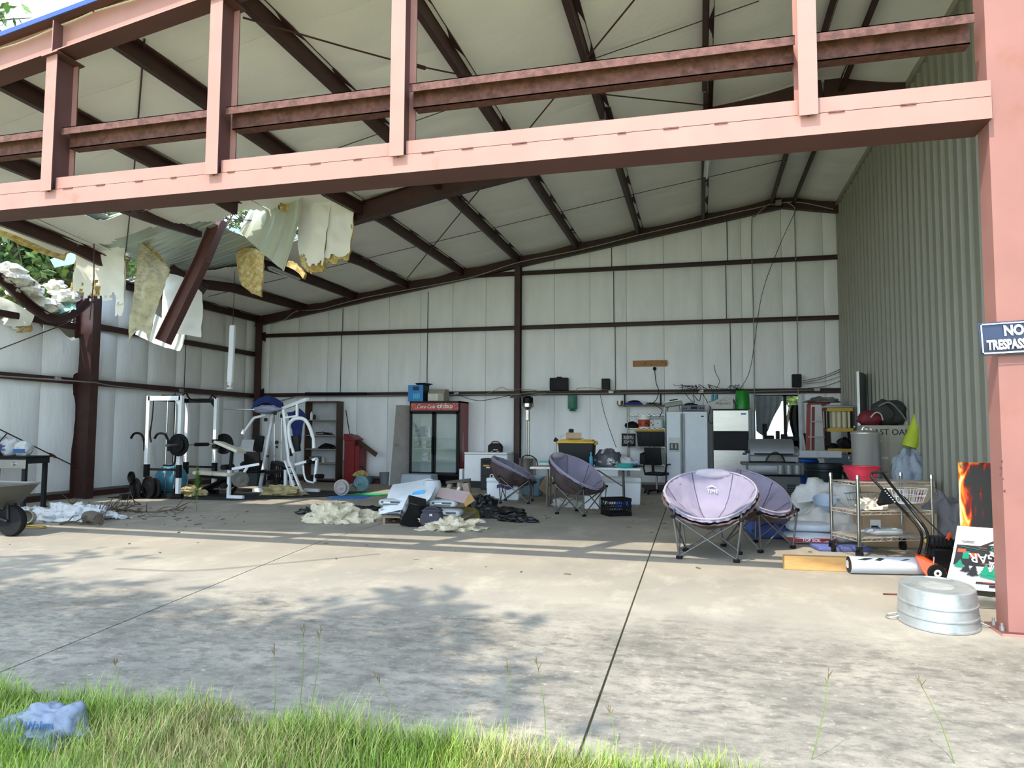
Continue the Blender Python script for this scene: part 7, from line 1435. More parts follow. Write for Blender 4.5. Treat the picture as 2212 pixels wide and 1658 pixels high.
T2 = thing('red_bag', 'deep red nylon bag beside the backpack on the cartons', 'bag', (BX-.24, BY-.12, zb), .2); build(pillowbag(MB(), (0, 0, .11), (.34, .3, .25), 0, 11, .65, .2), 'bag', mat('crimson_nylon', '6e1c24', .7, var=.2, bump=.4), T2, ang=60); build(MB().tube(catmull([(-.05, -.16, .12), (.02, -.19, .2), (.1, -.18, .17), (.14, -.15, .08)], 5), .012, 6), 'cord', mat('pale_cord', 'b9b5ac', .7), T2)
a, c = P(1987, 882, 12.0), P(1968, 958, 12.0); T2 = thing('folded_umbrella', 'lime green folded umbrella standing by the cartons', 'umbrella', (c.x, c.y, c.z-.05)); M_LIME = mat('lime_fabric', 'b3c22e', .7, var=.12, bump=.4, bscale=20)
q_ = [c+Vector((-.02, 0, -.05)), c.lerp(a, .2), c.lerp(a, .6), a]; build(MB().tube(catmull(q_, 4), [.11, .115, .115, .11, .10, .095, .09, .08, .07, .065, .06, .05, .035], 12), 'canopy', M_LIME, T2, world=True); build(MB().cyl(a, a+(a-c)*.16, .022, n=10), 'tip', M_BLK, T2, world=True); build(MB().tube(catmull([a+Vector((-.03, -.03, .02)), a+Vector((.0, -.06, -.02)), a+Vector((.04, -.03, .03))], 4), .008, 6), 'strap', M_ALU, T2, world=True)
T2 = thing('tarp_bundle', 'pale blue-grey tarp bundle cinched around its middle below the umbrella', 'tarp', (P(1974, 1000, 11.8).x, 11.95, .42)); M_TARPB = mat('pale_blue_tarp', '98a0ab', .6, var=.15, scale=8, bump=.8, bscale=14)
def tf(d): return 1+.22*nz(d.x, d.y, d.z, 3, 5)+.12*math.sin(math.atan2(d.y, d.x)*9+d.z*3)
build(MB().ball((0, 0, .36), (.25, .2, .34), 40, 20, tf), 'tarp', M_TARPB, T2, ang=80); build(MB().lathe([(.24, .2), (.26, .22), (.24, .24)], 24), 'tie', M_TARPB, T2)
T2 = thing('support_box', 'plain carton carrying the tarp bundle', 'box', (P(1974, 1000, 11.8).x, 12.0, 0)); build(MB().bx(-.26, .26, -.24, .24, 0, .47), 'carton', M_CARD, T2, smooth=False)
# stainless pot
T2 = thing('pot_stand_box', 'plain carton under the tall stainless boiler', 'box', (P(1878, 1000, 12.0).x, 12.1, 0)); build(MB().bx(-.2, .2, -.2, .2, 0, .50), 'carton', M_CARD, T2, smooth=False)
zt_ = P(1878, 936, 11.9).z; hh = zt_-.5; T = thing('steel_boiler', 'tall shiny stainless boiler pot with a lid', 'pot', (P(1878, 1000, 11.9).x, 12.1, .502)); build(MB().lathe([(.2, 0), (.205, .01), (.205, hh-.02), (.212, hh-.01), (.212, hh), (.2, hh)], 36), 'body', mat('polished_steel', 'c9c6bf', .3, .55, var=.06, scale=3, aniso=(1, 1, .1)), T); build(MB().lathe([(.215, hh+.001), (.215, hh+.012), (.12, hh+.045), (0, hh+.055)], 36), 'lid', MATS['polished_steel'], T); build(MB().lathe([(.207, .22), (.209, .225), (.207, .23)], 36), 'band', M_CHROME, T)
build(MB().tube(catmull([(-.05, 0, hh+.05), (-.03, 0, hh+.09), (.03, 0, hh+.09), (.05, 0, hh+.05)], 4), .01, 6), 'lid_handle', M_CHROME, T); build(MB().tube(catmull([(-.2, -.05, .55), (-.25, -.06, .53), (-.25, -.06, .46), (-.2, -.05, .44)], 4), .008, 6), 'side_handle', M_CHROME, T)
# ------------------------------------------------------------------ wire cart
F1 = G(1857, 1207); F1.z = 0; ca = math.radians(24); T = thing('wire_cart', 'chrome three-tier wire cart on casters', 'cart', F1, ca); W_, D_, H_ = .92, .50, .90
for x in (0, W_):
    for y in (0, D_):
        p_ = build(MB().cyl((x, y, .13), (x, y, H_), .020, n=12), 'post', M_CHROME, T); build(MB().cyl((x, y, H_-.02), (x, y, H_+.02), .024, .018, n=12), 'cap', M_CHROME, p_); 
        cst = build(MB().cyl((x-.014, y, .055), (x+.014, y, .055), .055, n=16), 'caster', M_RUBBER, T); build(MB().bx(x-.03, x+.03, y-.025, y+.025, .10, .135), 'swivel', M_DKGREY, cst, smooth=False)
for z_ in (.80, .48, .19): build(wire_shelf(MB(), .0, W_, .0, D_, z_, .028, .0055), 'wire_shelf', mat('tarnished_wire', 'b5aca0', .4, .35, var=.2, scale=9, col2='8a6a4c', mixlo=.6, mixhi=.7), T)
build(MB().tube(catmull([(W_, .05, .82), (W_+.10, .05, .74), (W_+.10, .05, .66), (W_+.02, .05, .60)], 5), .010, 8), 'push_handle', M_CHROME, T)
MC = Matrix.Translation(F1)@Matrix.Rotation(ca, 4, 'Z')
def cart(o, x, y, z_, lab, cat, rz=0): o.location = MC@Vector((x, y, z_)); o.rotation_euler = (0, 0, ca+rz); return tag(o, lab, cat)
b = MB(); panlathe(b, [(.12, 0), (.15, .03), (.20, .16), (.215, .165)], .006, 30); cart(build(b, 'red_bowl', mat('pink_red_plastic', 'c8324a', .4)), .25, .28, .842, 'pinkish red plastic bowl on the cart top', 'bowl')
def basket(x, y, z_, lab, m_):
    T = thing('wire_basket', lab, 'basket', MC@Vector((x, y, z_)), ca+.3); b = MB()
    for k in range(9): t = -.2+.05*k; b.tube([(t, -.14, .16), (t*.8, -.1, .0), (t*.8, .1, 0), (t, .14, .16)], .0035, 4)
    for k in range(6): t = -.12+.048*k; b.tube([(-.2, t, .16), (-.16, t*.8, 0), (.16, t*.8, 0), (.2, t, .16)], .0035, 4)
    for zz, s_ in ((.16, 1), (.08, .9)): b.tube([(-.2*s_, -.14*s_, zz), (.2*s_, -.14*s_, zz), (.2*s_, .14*s_, zz), (-.2*s_, .14*s_, zz)], .005, 5, closed=True)
    build(b, 'wire_grid', m_, T)
basket(.66, .1, .60, 'white wire basket hooked under the right of the cart top', M_WHITEP); basket(.35, .35, .525, 'grey wire basket on the middle cart shelf', M_ALU)
o = build(lump(MB(), (0, 0, .01), (.17, .13, .12), 101, .5, 3, flat=0), 'rag', mat('cream_rag', 'c9bfae', .9, var=.1)); cart(o, .28, .15, .525, 'cream rag heaped on the middle cart shelf', 'rag')
T2 = thing('bottle_pack', 'shrink-wrapped pack of clear bottles on the bottom cart shelf', 'bottles', MC@Vector((.42, .18, .232)), ca+.05); M_CLR = mat('clear_bottle', 'c3cbd0', .15, alpha=.55)
for k in range(3): build(MB().lathe([(.012, -.22), (.014, -.19), (.034, -.15), (.036, 0), (.034, .18), (.01, .19)], 14, (.0, -.07+.07*k, .04), M=Euler((0, PI/2, 0)).to_matrix()), 'bottle', M_CLR, T2)
build(MB().tube([(-.05, -.1, .04), (-.05, 0, .085), (-.05, .1, .04), (-.05, 0, .003)], .006, 5, closed=True), 'band', M_BLUEP, T2)
# things under and behind the cart
T2 = thing('fold_carton', 'brown carton with a shipping label behind the cart', 'box', (P(1940, 1130, 9.75).x, 9.95, 0), .08); build(MB().bx(-.42, .42, -.22, .22, 0, .42), 'carton', M_CARD, T2, smooth=False, bevel=.006); build(MB().bx(-.34, -.22, -.223, -.22, .20, .33), 'shipping_label', M_WHT, T2, smooth=False); build(MB().bx(-.33, -.25, -.225, -.223, .21, .26), 'label_bars', M_DKGREY, T2, smooth=False)
M_TARPG = mat('grey_white_tarp', 'c2c0bb', .6, var=.1, scale=4, bump=.6, bscale=8)
def folds(b, seed, a=.05):
    for v in b.v:
        d = Vector((v.x, v.y, v.z)); f_ = 1-abs(nz(d.x, d.y, d.z*2.5, 3.2, seed))*2; g_ = 1-abs(nz(d.x, d.y, d.z*2, 7, seed+1))*2
        k = a*(f_**3)+a*.5*g_**3
        if d.length > .02: v += d.normalized()*k
        v.z = max(0, v.z)
    return b
def tarp(px, py, Y, r, seed, lab, m=M_TARPG, amp=.4, n=36): 
    x = P(px, py, Y).x; o = build(folds(lump(MB(), (0, 0, r[2]*.05), r, seed, amp, 1.7, n*2, 34), seed), 'tarp_heap', m, ang=80); o.location = (x, Y, .001); return tag(o, lab, 'tarp')
tarp(1790, 1090, 11.0, (.55, .5, .58), 111, 'big grey-white tarp heap behind the cart'); tarp(1880, 1100, 10.9, (.5, .4, .50), 113, 'second tarp heap right behind the cart'); tarp(2062, 1110, 9.9, (.30, .4, .62), 117, 'grey canvas heap between the cart and the banner', mat('grey_canvas', '77767a', .8, var=.15, bump=.6, bscale=8)); tarp(1800, 1125, 10.3, (.45, .35, .36), 119, 'lower fold of tarp above the soil bags', M_TARPG)
heap_obj(1790, 1142, (.5, .3, .2), 121, mat('dark_liner', '3a3a3b', .6, var=.2, bump=.5), 'dark_liner', 'dark plastic liner spread behind the soil bags', 'liner')
T2 = thing('curved_panel', 'grey plastic panel lying on top of the tarp heap', 'panel', P(1790, 1075, 10.6)); flap('panel', None, None, [[(1722, 1072, 10.7), (1780, 1066, 10.9), (1840, 1064, 11.0)], [(1722, 1082, 10.5), (1780, 1077, 10.6), (1830, 1074, 10.8)]], M_WHITEP, .02, .01, 7, 0, parent=T2)
b = MB(); panlathe(b, [(.10, 0), (.15, .14)], .006, 20); o = build(b, 'laundry_basket', mat('pale_blue_basket', 'b6c3d2', .5)); o.location = P(1780, 1098, 10.3); o.rotation_euler = (.5, 0, 0); tag(o, 'small pale blue basket tipped on the tarp heap', 'basket')
for (pa, Y, sz, rz, lab, m_) in [((1985, 1045), 11.0, (.9, .35, .28), -.15, 'long flat carton with red tape leaning by the partition', M_CARD), ((2020, 1092), 10.6, (.9, .45, .30), -.1, 'wide brown carton low against the partition', M_CARD)]:
    p = P(*pa, Y); zz = 0 if pa[1] > 1080 else .30; x_ = min(p.x, 2.62); T2 = thing('flat_carton', lab, 'box', (x_, Y, zz if zz else 0), rz); build(MB().box((0, 0, (P(*pa, Y).z-zz)/2+.02), (sz[0], sz[1], max(.12, P(*pa, Y).z-zz)), (0, -.08, 0) if zz else (0, 0, 0)), 'carton', m_, T2, smooth=False); build(MB().box((.25, -sz[1]/2-.003, .25), (.10, .004, .08)), 'red_tape', mat('red_tape', 'a02a2c', .5), T2)
heap_obj(2005, 1120, (.3, .25, .4), 131, M_TARPG, 'plastic_sheet', 'clear grey plastic sheet bunched beside the cart handle', 'sheeting')
# soil bags, duffel, frisbee-like mat
sack((P(1750, 1165, 9.75).x, 9.85, 0), (.62, .40, .15), .03, 21, mat('white_soil_bag', 'c2cad2', .5, var=.08, bump=.3), 'bag of top soil with red band under the cart side', 'bag', e=.3, band=None, amp=.05)
T2 = bpy.data.objects['filled_sack.003'] if 'filled_sack.003' in bpy.data.objects else T2
build(MB().bx(-.29, .29, -.198, -.16, .03, .085), 'red_band', mat('band_red', 'a8242c', .5), T2, smooth=False); text('TOP SOIL', .052, 'lettering', M_WHT, T2, frame((.0, -.2, .056), (1, 0, 0), (0, 0, 1)), .001, bold=.001)
sack((P(1748, 1150, 9.9).x, 9.95, .135), (.56, .38, .13), .05, 25, MATS['white_soil_bag'], 'second soil bag with black lettering lying on the first', 'bag', e=.3, amp=.06); text('SMOKEY', .06, 'lettering', M_BLK, bpy.data.objects['filled_sack.004'], frame((.05, -.10, .118), (1, 0, 0), (0, 1, .2)), .001) if 'filled_sack.004' in bpy.data.objects and False else None
T2 = thing('duffel_bag', 'blue duffel bag on the floor behind the camp chairs', 'bag', (P(1665, 1150, 9.95).x, 10.1, 0), .1); M_DUF = mat('duffel_blue', '3c4f8c', .75, var=.12, bump=.3, bscale=20); build(pillowbag(MB(), (0, 0, .14), (.62, .28, .30), 0, 31, .5, .08), 'bag', M_DUF, T2, ang=60); build(MB().tube(catmull([(-.25, -.15, .1), (-.1, -.17, .2), (.1, -.17, .2), (.25, -.15, .1)], 5), .012, 6), 'strap', mat('navy_strap', '222c4c', .8), T2); build(MB().tube([(-.26, 0, .285), (.26, 0, .285)], .008, 6), 'zip', MATS['navy_strap'], T2)
T2 = thing('steel_rods', 'black pole with a white tip leaning against the tarp heap', 'pole', G(1730, 1150)); build(MB().cyl(G(1728, 1150)+Vector((0, 0, .01)), P(1712, 1100, 10.0), .012, n=6), 'pole', M_BLK, T2, world=True); build(MB().cyl(P(1712, 1100, 10.0), P(1709, 1088, 10.0), .013, n=6), 'white_tip', M_WHITEP, T2, world=True)
c = G(1810, 1190); T2 = thing('blue_cushion', 'flat lavender-blue boat cushion under the cart', 'cushion', (c.x+.05, c.y+.15, 0), .2); build(MB().box((0, 0, .025), (.62, .34, .05)), 'pad', mat('lavender_blue', '5c659c', .7), T2, bevel=.02, bseg=2)
# timber and the white roll
a, c = G(1693, 1228), G(1838, 1233); a.z = c.z = .07; d_ = (c-a).normalized(); tag(build(MB().beam(a, c+d_*.3, .10, .14), 'timber', M_WOOD, at=a, smooth=False, bevel=.004), 'short pine timber lying in the sun before the cart', 'timber')
a, c = G(1842, 1242), G(1990, 1246); a.z = c.z = .085; d_ = (c-a).normalized(); sdv = Vector((d_.y, -d_.x, 0)); a += sdv*-.12; c += sdv*-.12; a -= Vector((0, .02, 0)); T2 = thing('white_roll', 'white vinyl roll with black tears lying beside the timber', 'roll', a); c += d_*.12
build(MB().cyl(a, c, .085, n=28), 'roll', mat('white_vinyl_roll', 'c6ccd2', .4, var=.04), T2, world=True); build(MB().lathe([(.03, 0), (.08, -.002), (.084, .004)], 20, a, M=(d_).to_track_quat('Z', 'Y').to_matrix()), 'core', M_DKGREY, T2, world=True)
for k, (t, w_, h_) in enumerate([(.08, .16, .025), (.30, .10, .035), (.62, .10, .012)]):
    p = a.lerp(c, t); rows = [[p+d_*(w_*u)+Vector((-d_.y, d_.x, 0))*(-.0868*math.cos(.75+h_/.085*(v-.5)*(1-abs(2*u-1))+.25*u)) + Vector((0, 0, .0868*math.sin(.75+h_/.085*(v-.5)*(1-abs(2*u-1))+.25*u))) for u in [i/8 for i in range(9)]] for v in (0, .5, 1)]
    rows = [[Vector((q.x, q.y, q.z)) for q in r] for r in rows]; build(MB().sheet(rows, .002), 'tear', M_DKGREY, T2, world=True)
# ------------------------------------------------------------------ edger with orange deck
mw = G(2012, 1250); T = thing('lawn_edger', 'walk-behind lawn edger with orange deck and black handle', 'edger', (mw.x, mw.y, 0)); M_ORG = mat('orange_paint', 'd0491c', .4, var=.08)
h1, h2 = P(1890, 1022, 8.5), P(1905, 1022, 8.35); k1, k2 = P(1990, 1150, 8.0), P(1998, 1150, 7.9)
e1, e2 = P(1985, 1195, 7.85), P(2000, 1195, 7.78)
build(MB().tube(catmull([e1, k1, P(1950, 1100, 8.15), P(1900, 1050, 8.4), P(1882, 1028, 8.5), P(1888, 1020, 8.5), P(1906, 1022, 8.45), P(1920, 1040, 8.3), P(1968, 1100, 8.05), k2+Vector((.02, 0, 0)), e2], 5), .014, 8), 'handle', M_BLK, T, world=True)
b = MB(); b.prism([P(1904, 1058, 8.35), P(1912, 1054, 8.35), P(1936, 1085, 8.2), P(1898, 1092, 8.35), P(1893, 1086, 8.36)], (.01, -.012, 0)); build(b, 'control_plate', M_BLK, T, world=True, smooth=False)
for k in range(6): p = P(1912+4*k, 1060+4.6*k, 8.30-.015*k); build(MB().cyl(p, p+Vector((0, -.02, 0)), .007, n=6), 'bolt', M_WHITEP, T, world=True)
build(MB().tube(catmull([P(1952, 1072, 8.2), P(1985, 1105, 8.0), P(2020, 1140, 7.9), P(2040, 1158, 7.85)], 5), .006, 6), 'throttle_cable', M_BLK, T, world=True); build(MB().tube([P(1958, 1092, 8.2), P(2000, 1150, 8.0), P(2050, 1215, 7.9)], .004, 6), 'starter_cord', M_CABLEW, T, world=True)
dk = [P(1977, 1200, 7.75), P(1998, 1204, 7.75), P(2022, 1220, 7.7), P(2046, 1236, 7.65), P(2040, 1250, 7.62), P(2004, 1248, 7.66), P(1990, 1230, 7.7)]
b = MB(); b.prism(dk, (.05, .22, 0)); build(b, 'deck', M_ORG, T, world=True, smooth=False, bevel=.006); build(MB().beam(P(1988, 1206, 7.85), P(1996, 1228, 7.82), .02, .05, up=(0, 1, 0)), 'slot_plate', M_BLK, T, world=True)
for k, (px, py, Y) in enumerate([(1990, 1240, 7.98), (2024, 1250, 7.62), (2056, 1232, 8.0)]):
    q_ = P(px, py, Y); q_.z = .08; Wt = build(MB().lathe([(.055, -.022), (.075, -.024), (.08, -.01), (.08, .01), (.075, .024), (.055, .022)], 26, q_, M=Euler((PI/2, 0, .15)).to_matrix()), 'wheel', M_RUBBER, T, world=True); build(MB().lathe([(.01, -.02), (.02, -.026), (.056, -.016), (.056, .016), (.02, .026), (.01, .02)], 20, q_, M=Euler((PI/2, 0, .15)).to_matrix()), 'hub', M_WHITEP, Wt, world=True)
eg = P(2035, 1205, 7.95); E_ = build(MB().box(eg, (.24, .22, .22)), 'engine', M_BLK, T, world=True, bevel=.02); build(MB().box(eg+Vector((-.02, .0, .16)), (.22, .2, .10)), 'engine_cover', M_DKGREY, E_, world=True, bevel=.025)
for k in range(6): build(MB().box(eg+Vector((-.09+.035*k, -.105, .16)), (.014, .01, .09)), 'cooling_fin', M_BLK, E_, world=True)
build(MB().cyl(eg+Vector((-.13, -.05, .17)), eg+Vector((-.155, -.06, .17)), .022, n=12), 'fuel_cap', M_YEL, E_, world=True); build(MB().box(P(2050, 1158, 7.85), (.035, .02, .08), (0, .5, 0)), 'lever', M_ORG, T, world=True, bevel=.006); build(MB().cyl(P(2018, 1202, 7.72), P(2016, 1230, 7.72), .010, n=8), 'adjuster_rod', M_CHROME, T, world=True)
# ------------------------------------------------------------------ banners leaning by the column
m = bpy.data.materials.new('flame_print'); m.use_nodes = True; nt = m.node_tree; L = nt.links; bs = nt.nodes['Principled BSDF']
tc = nt.nodes.new('ShaderNodeTexCoord'); sp = nt.nodes.new('ShaderNodeSeparateXYZ'); L.new(tc.outputs['Object'], sp.inputs[0])
def mth(op, a, c, clampv=False):
    x = nt.nodes.new('ShaderNodeMath'); x.operation = op
    for i, s in ((0, a), (1, c)):
        if isinstance(s, (int, float)): x.inputs[i].default_value = s
        else: L.new(s, x.inputs[i])
    return x.outputs[0]
mp = nt.nodes.new('ShaderNodeMapping'); mp.inputs['Scale'].default_value = (9, 1, 3.2); L.new(tc.outputs['Object'], mp.inputs[0]); nn_ = nt.nodes.new('ShaderNodeTexNoise'); nn_.inputs['Scale'].default_value = 1.0; nn_.inputs['Detail'].default_value = 4; nn_.inputs['Distortion'].default_value = 1.6; L.new(mp.outputs[0], nn_.inputs[0])
dist = mth('MINIMUM', mth('MULTIPLY', sp.outputs[0], 1.0), mth('SUBTRACT', .62, sp.outputs[2])); vv = mth('ADD', mth('MULTIPLY', dist, -3.6), mth('MULTIPLY', nn_.outputs[0], 1.35))
cr = nt.nodes.new('ShaderNodeValToRGB'); e = cr.color_ramp; e.elements[0].position = .26; e.elements[0].color = (*lin('2b292b'), 1); e.elements[1].position = .80; e.elements[1].color = (*lin('fff3d0'), 1)
for p_, c_ in ((.36, '7c1712'), (.46, 'd9531c'), (.58, 'f2a93a')): q = e.elements.new(p_); q.color = (*lin(c_), 1)
L.new(vv, cr.inputs[0]); L.new(cr.outputs[0], bs.inputs['Base Color']); bs.inputs['Roughness'].default_value = .3
YBn = 7.25; bl = P(2070, 998, YBn); wB = .85; zt_ = bl.z; zm = P(2070, 1136, YBn).z
T = thing('flame_banner', 'black vinyl banner printed with flames standing by the column', 'banner', (bl.x, YBn, zm)); hB = zt_-zm
build(MB().bx(0, wB*.93, 0, .012, -zm+.01, hB), 'sheet', m, T, smooth=False)
for xx, zz in ((.025, hB-.03),): build(MB().tube([(xx+.012*math.cos(a), -.003, zz+.012*math.sin(a)) for a in [i*PI/6 for i in range(12)]], .004, 6, closed=True), 'grommet', M_CHROME, T)
for k, (xx, zz, L_, an) in enumerate([(.33, .28, .12, .9), (.36, .235, .12, .9), (.30, .08, .2, .35), (.33, .04, .2, .25)]): build(MB().prism([(xx, -.001, zz), (xx+L_*math.cos(an), -.001, zz+L_*math.sin(an)+.012), (xx+L_*math.cos(an), -.001, zz+L_*math.sin(an)-.012)], (0, -.002, 0)), 'white_streak', M_WHT, T, smooth=False)
# lower printed sheet, upside down and bowed forward
a0, a1 = P(2068, 1135, 7.20), P(2040, 1268, 6.98); wid = Vector((.62, .04, -.03)); up_ = (a0-a1)
T = thing('printed_banner', 'white upside-down printed banner propped against the flame banner', 'banner', a1)
rows = []
for i in range(11):
    v = i/10; r = []
    for j in range(11): u = j/10; p = a0.lerp(a1, v)+wid*u*(1+.08*v); p.y -= .05*math.sin(PI*v)*.6; p.z = max(p.z, .012); r.append(p)
    rows.append(r)
build(MB().sheet(rows, .006), 'sheet', mat('banner_white', 'e6e4e1', .35, var=.02), T, world=True, ang=60)
def bpnt(u, v, o=.004):
    p = a0.lerp(a1, v)+wid*u*(1+.08*v); p.y -= .05*math.sin(PI*v)*.6; return p+Vector((0, -o, o*.4))
def bpoly(pts, name, m_, o=.004): 
    q = [bpnt(u, v, o) for u, v in pts]; build(MB().prism(q, (0, -.002, 0)), name, m_, T, world=True, smooth=False)
M_BK2 = mat('print_charcoal', '2c2b30', .4); M_GR2 = mat('print_green', '1f8a6c', .4); M_RD2 = mat('print_coral', 'd0543c', .4)
def band(u0, u1, v0, v1, m_, name, o=.004):
    n_ = 6
    for k in range(n_): va, vb = v0+(v1-v0)*k/n_, v0+(v1-v0)*(k+1)/n_; 
    rows = [[bpnt(u0+(u1-u0)*j/4, v0+(v1-v0)*k/n_, o) for j in range(5)] for k in range(n_+1)]; build(MB().sheet(rows, .002), name, m_, T, world=True, ang=60)
band(.03, 1., .30, .62, M_BK2, 'print_field'); bpoly([(.30, .31), (.62, .12), (.66, .14), (.45, .31)], 'print_roof', M_BK2); bpoly([(.42, .28), (.66, .14), (.7, .17), (.5, .28)], 'print_roof', M_WHT, .006); band(.08, .24, .235, .242, M_BK2, 'print_line'); band(.10, .24, .255, .262, M_BK2, 'print_line'); bpoly([(.06, .32), (.40, .37), (.40, .375), (.08, .33)], 'print_swash', M_GR2, .007); band(.3, .4, .325, .335, M_RD2, 'print_dash', .007); band(.36, .55, .575, .585, M_RD2, 'print_dash', .007)
band(.05, .15, .365, .42, M_RD2, 'print_mug', .007); band(.12, .2, .40, .52, M_GR2, 'print_bottle', .007); band(.21, .31, .42, .5, M_RD2, 'print_glass', .007)
for k, (u, s_, m_, v0) in enumerate([(.10, .10, M_GR2, .56), (.19, .13, M_BK2, .60), (.28, .19, M_BK2, .60), (.42, .17, M_GR2, .60), (.53, .15, M_GR2, .62), (.92, .2, M_GR2, .66)]):
    pts = [(u, v0-.03)]
    for i in range(4): w_ = .025+.018*i; pts += [(u+w_, v0+s_*(i+.6)/4), (u+w_*.55, v0+s_*(i+.6)/4)]
    pts += [(u, v0+s_)]
    for i in reversed(range(4)): w_ = .025+.018*i; pts += [(u-w_*.55, v0+s_*(i+.6)/4), (u-w_, v0+s_*(i+.6)/4)]
    bpoly(pts, 'print_pine_tree', m_, .008)
band(.60, .80, .60, .62, M_GR2, 'print_ridge', .006); bpoly([(.36, .78), (.5, .68), (.62, .84)], 'print_hill', M_GR2, .006); band(.66, .84, .68, .80, M_RD2, 'print_lantern', .008); band(.70, .74, .70, .80, M_WHT, 'print_lantern_glow', .010); band(.77, .81, .70, .80, M_WHT, 'print_lantern_glow', .010); bpoly([(.62, .80), (.66, .77), (.88, .77), (.9, .80), (.84, .84), (.68, .84)], 'print_cloud', M_WHT, .011); band(.34, 1., .865, .90, M_BK2, 'print_ground', .006); band(.42, .62, .875, .882, M_RD2, 'print_dash', .009); band(.5, 1., .91, .945, M_BK2, 'print_ground', .006)
xd = (bpnt(.3, .4)-bpnt(.6, .4))
for body, size, u, v in (('THE', .05, .52, .60), ('NGAR', .11, .44, .49), ('AT THE', .038, .54, .40), ('INES', .05, .52, .335)):
    text(body, size, 'lettering', M_WHT if body != 'INES' else M_GR2, T, frame(bpnt(u, v, .011), xd, bpnt(.5, v+.05)-bpnt(.5, v-.05)), .001, world=True, bold=.001)
# ------------------------------------------------------------------ galvanised tub, upside down
tc_ = Vector((1.68, 6.02, 0)); T = thing('galvanised_tub', 'oval galvanised wash tub turned upside down near the column', 'tub', tc_, -.12); M_TUB = mat('galvanised_zinc', 'b3b6b4', .42, .55, var=.12, scale=7, col2='8f9594', mixlo=.52, mixhi=.68)
build(MB().lathe([(.300, .0), (.306, .004), (.306, .016), (.300, .02), (.295, .07), (.300, .075), (.300, .085), (.294, .09), (.290, .15), (.295, .155), (.295, .165), (.288, .17), (.280, .265), (.272, .272), (.262, .272), (.255, .264)], 56, (0, 0, 0), .88, 1.25), 'wall', M_TUB, T); build(MB().lathe([(.258, .262), (.0, .266)], 56, (0, 0, 0), .88, 1.25), 'bottom', mat('worn_zinc_bottom', 'c2c2bd', .55, .3, var=.2, scale=5, col2='8d8d86', bump=.3), T)
for s in (-1, 1): build(MB().tube(catmull([(s*.26, -.05, .03), (s*.32, -.06, .012), (s*.34, 0, .008), (s*.32, .06, .012), (s*.26, .05, .03)], 5), .006, 6), 'handle', M_TUB, T)
T2 = thing('steel_bowl', 'small steel bowl behind the upturned tub', 'bowl', tuple(G(2120, 1305))); build(MB().lathe([(.14, 0), (.16, .004), (.16, .01), (.10, .05), (0, .06)], 26), 'bowl', M_STAIN, T2)
rod('rebar_piece', 'short rusty bar lying left of the upturned tub', 'bar', [G(1908, 1284)+Vector((0, 0, .008)), G(1942, 1285)+Vector((0, 0, .008))], .008, M_RUST)
# ------------------------------------------------------------------ no trespassing sign
sa = P(2114, 698, YF-.03); sw, sh_ = .43, .235
T = thing('no_trespassing_sign', 'navy no trespassing sign with white lettering bolted to the column', 'sign', (sa.x, YF-.03, sa.z-sh_)); SR = Matrix.Rotation(math.radians(-2.5), 4, 'Y')
M_NAVY = mat('sign_navy', '26304c', .3, var=.1)
def srot(b):
    b.v = [SR@v for v in b.v]; return b
rows = [[(sw*u, -.006-.012*math.sin(PI*v)-.02*max(0, .12-u), sh_*(1-v)) for u in [i/12 for i in range(13)]] for v in [i/6 for i in range(7)]]
Pn = build(srot(MB().sheet(rows, .003)), 'plate', M_NAVY, T, ang=60)
for X0, X1, Z0, Z1 in ((.012, sw-.012, sh_-.018, sh_-.010), (.012, sw-.012, .010, .020), (.012, .020, .010, sh_-.010), (sw-.02, sw-.012, .01, sh_-.01)): build(srot(MB().bx(X0, X1, -.0235, -.021, Z0, Z1)), 'border', M_WHT, Pn, smooth=False)
text('NO', .098, 'lettering', M_WHT, Pn, SR@frame((sw/2, -.0235, sh_*.70), (1, 0, 0), (0, 0, 1)), .001, bold=.004, sx=.8); text('TRESPASSING', .092, 'lettering', M_WHT, Pn, SR@frame((sw/2, -.0235, sh_*.29), (1, 0, 0), (0, 0, 1)), .001, bold=.004, sx=.62)
# ------------------------------------------------------------------ shopping bag in the grass
c = G(100, 1590, -.02); T = thing('shopping_bag', 'crumpled grey-blue plastic shopping bag lying in the grass', 'bag', (c.x, c.y, -.02)); M_SB = mat('thin_grey_plastic', '71798a', .35, var=.1, scale=10, bump=.35, bscale=18)
bb = folds(lump(MB(), (0, 0, .02), (.18, .11, .11), 141, .32, 2.0, 60, 30), 9, .03)
ob = build(bb, 'bag', M_SB, T, ang=70)
bv = BVHTree.FromPolygons([v.co.copy() for v in ob.data.vertices], [tuple(p.vertices) for p in ob.data.polygons])
hit, hn, _, _ = bv.ray_cast(Vector((.07, -.6, .5)), Vector((0, .5, -.40)).normalized())
if hit is None: hit, hn = Vector((.07, -.08, .09)), Vector((0, -.7, .7))
if hn.z < 0: hn = -hn
upv = Vector((0, 0, 1))-hn*hn.z; upv = upv.normalized() if upv.length > .1 else Vector((0, 1, 0))
text('Walma', .05, 'lettering', M_BLUEP, T, frame(hit+hn*.014, (1, .1, .1), upv), .001)
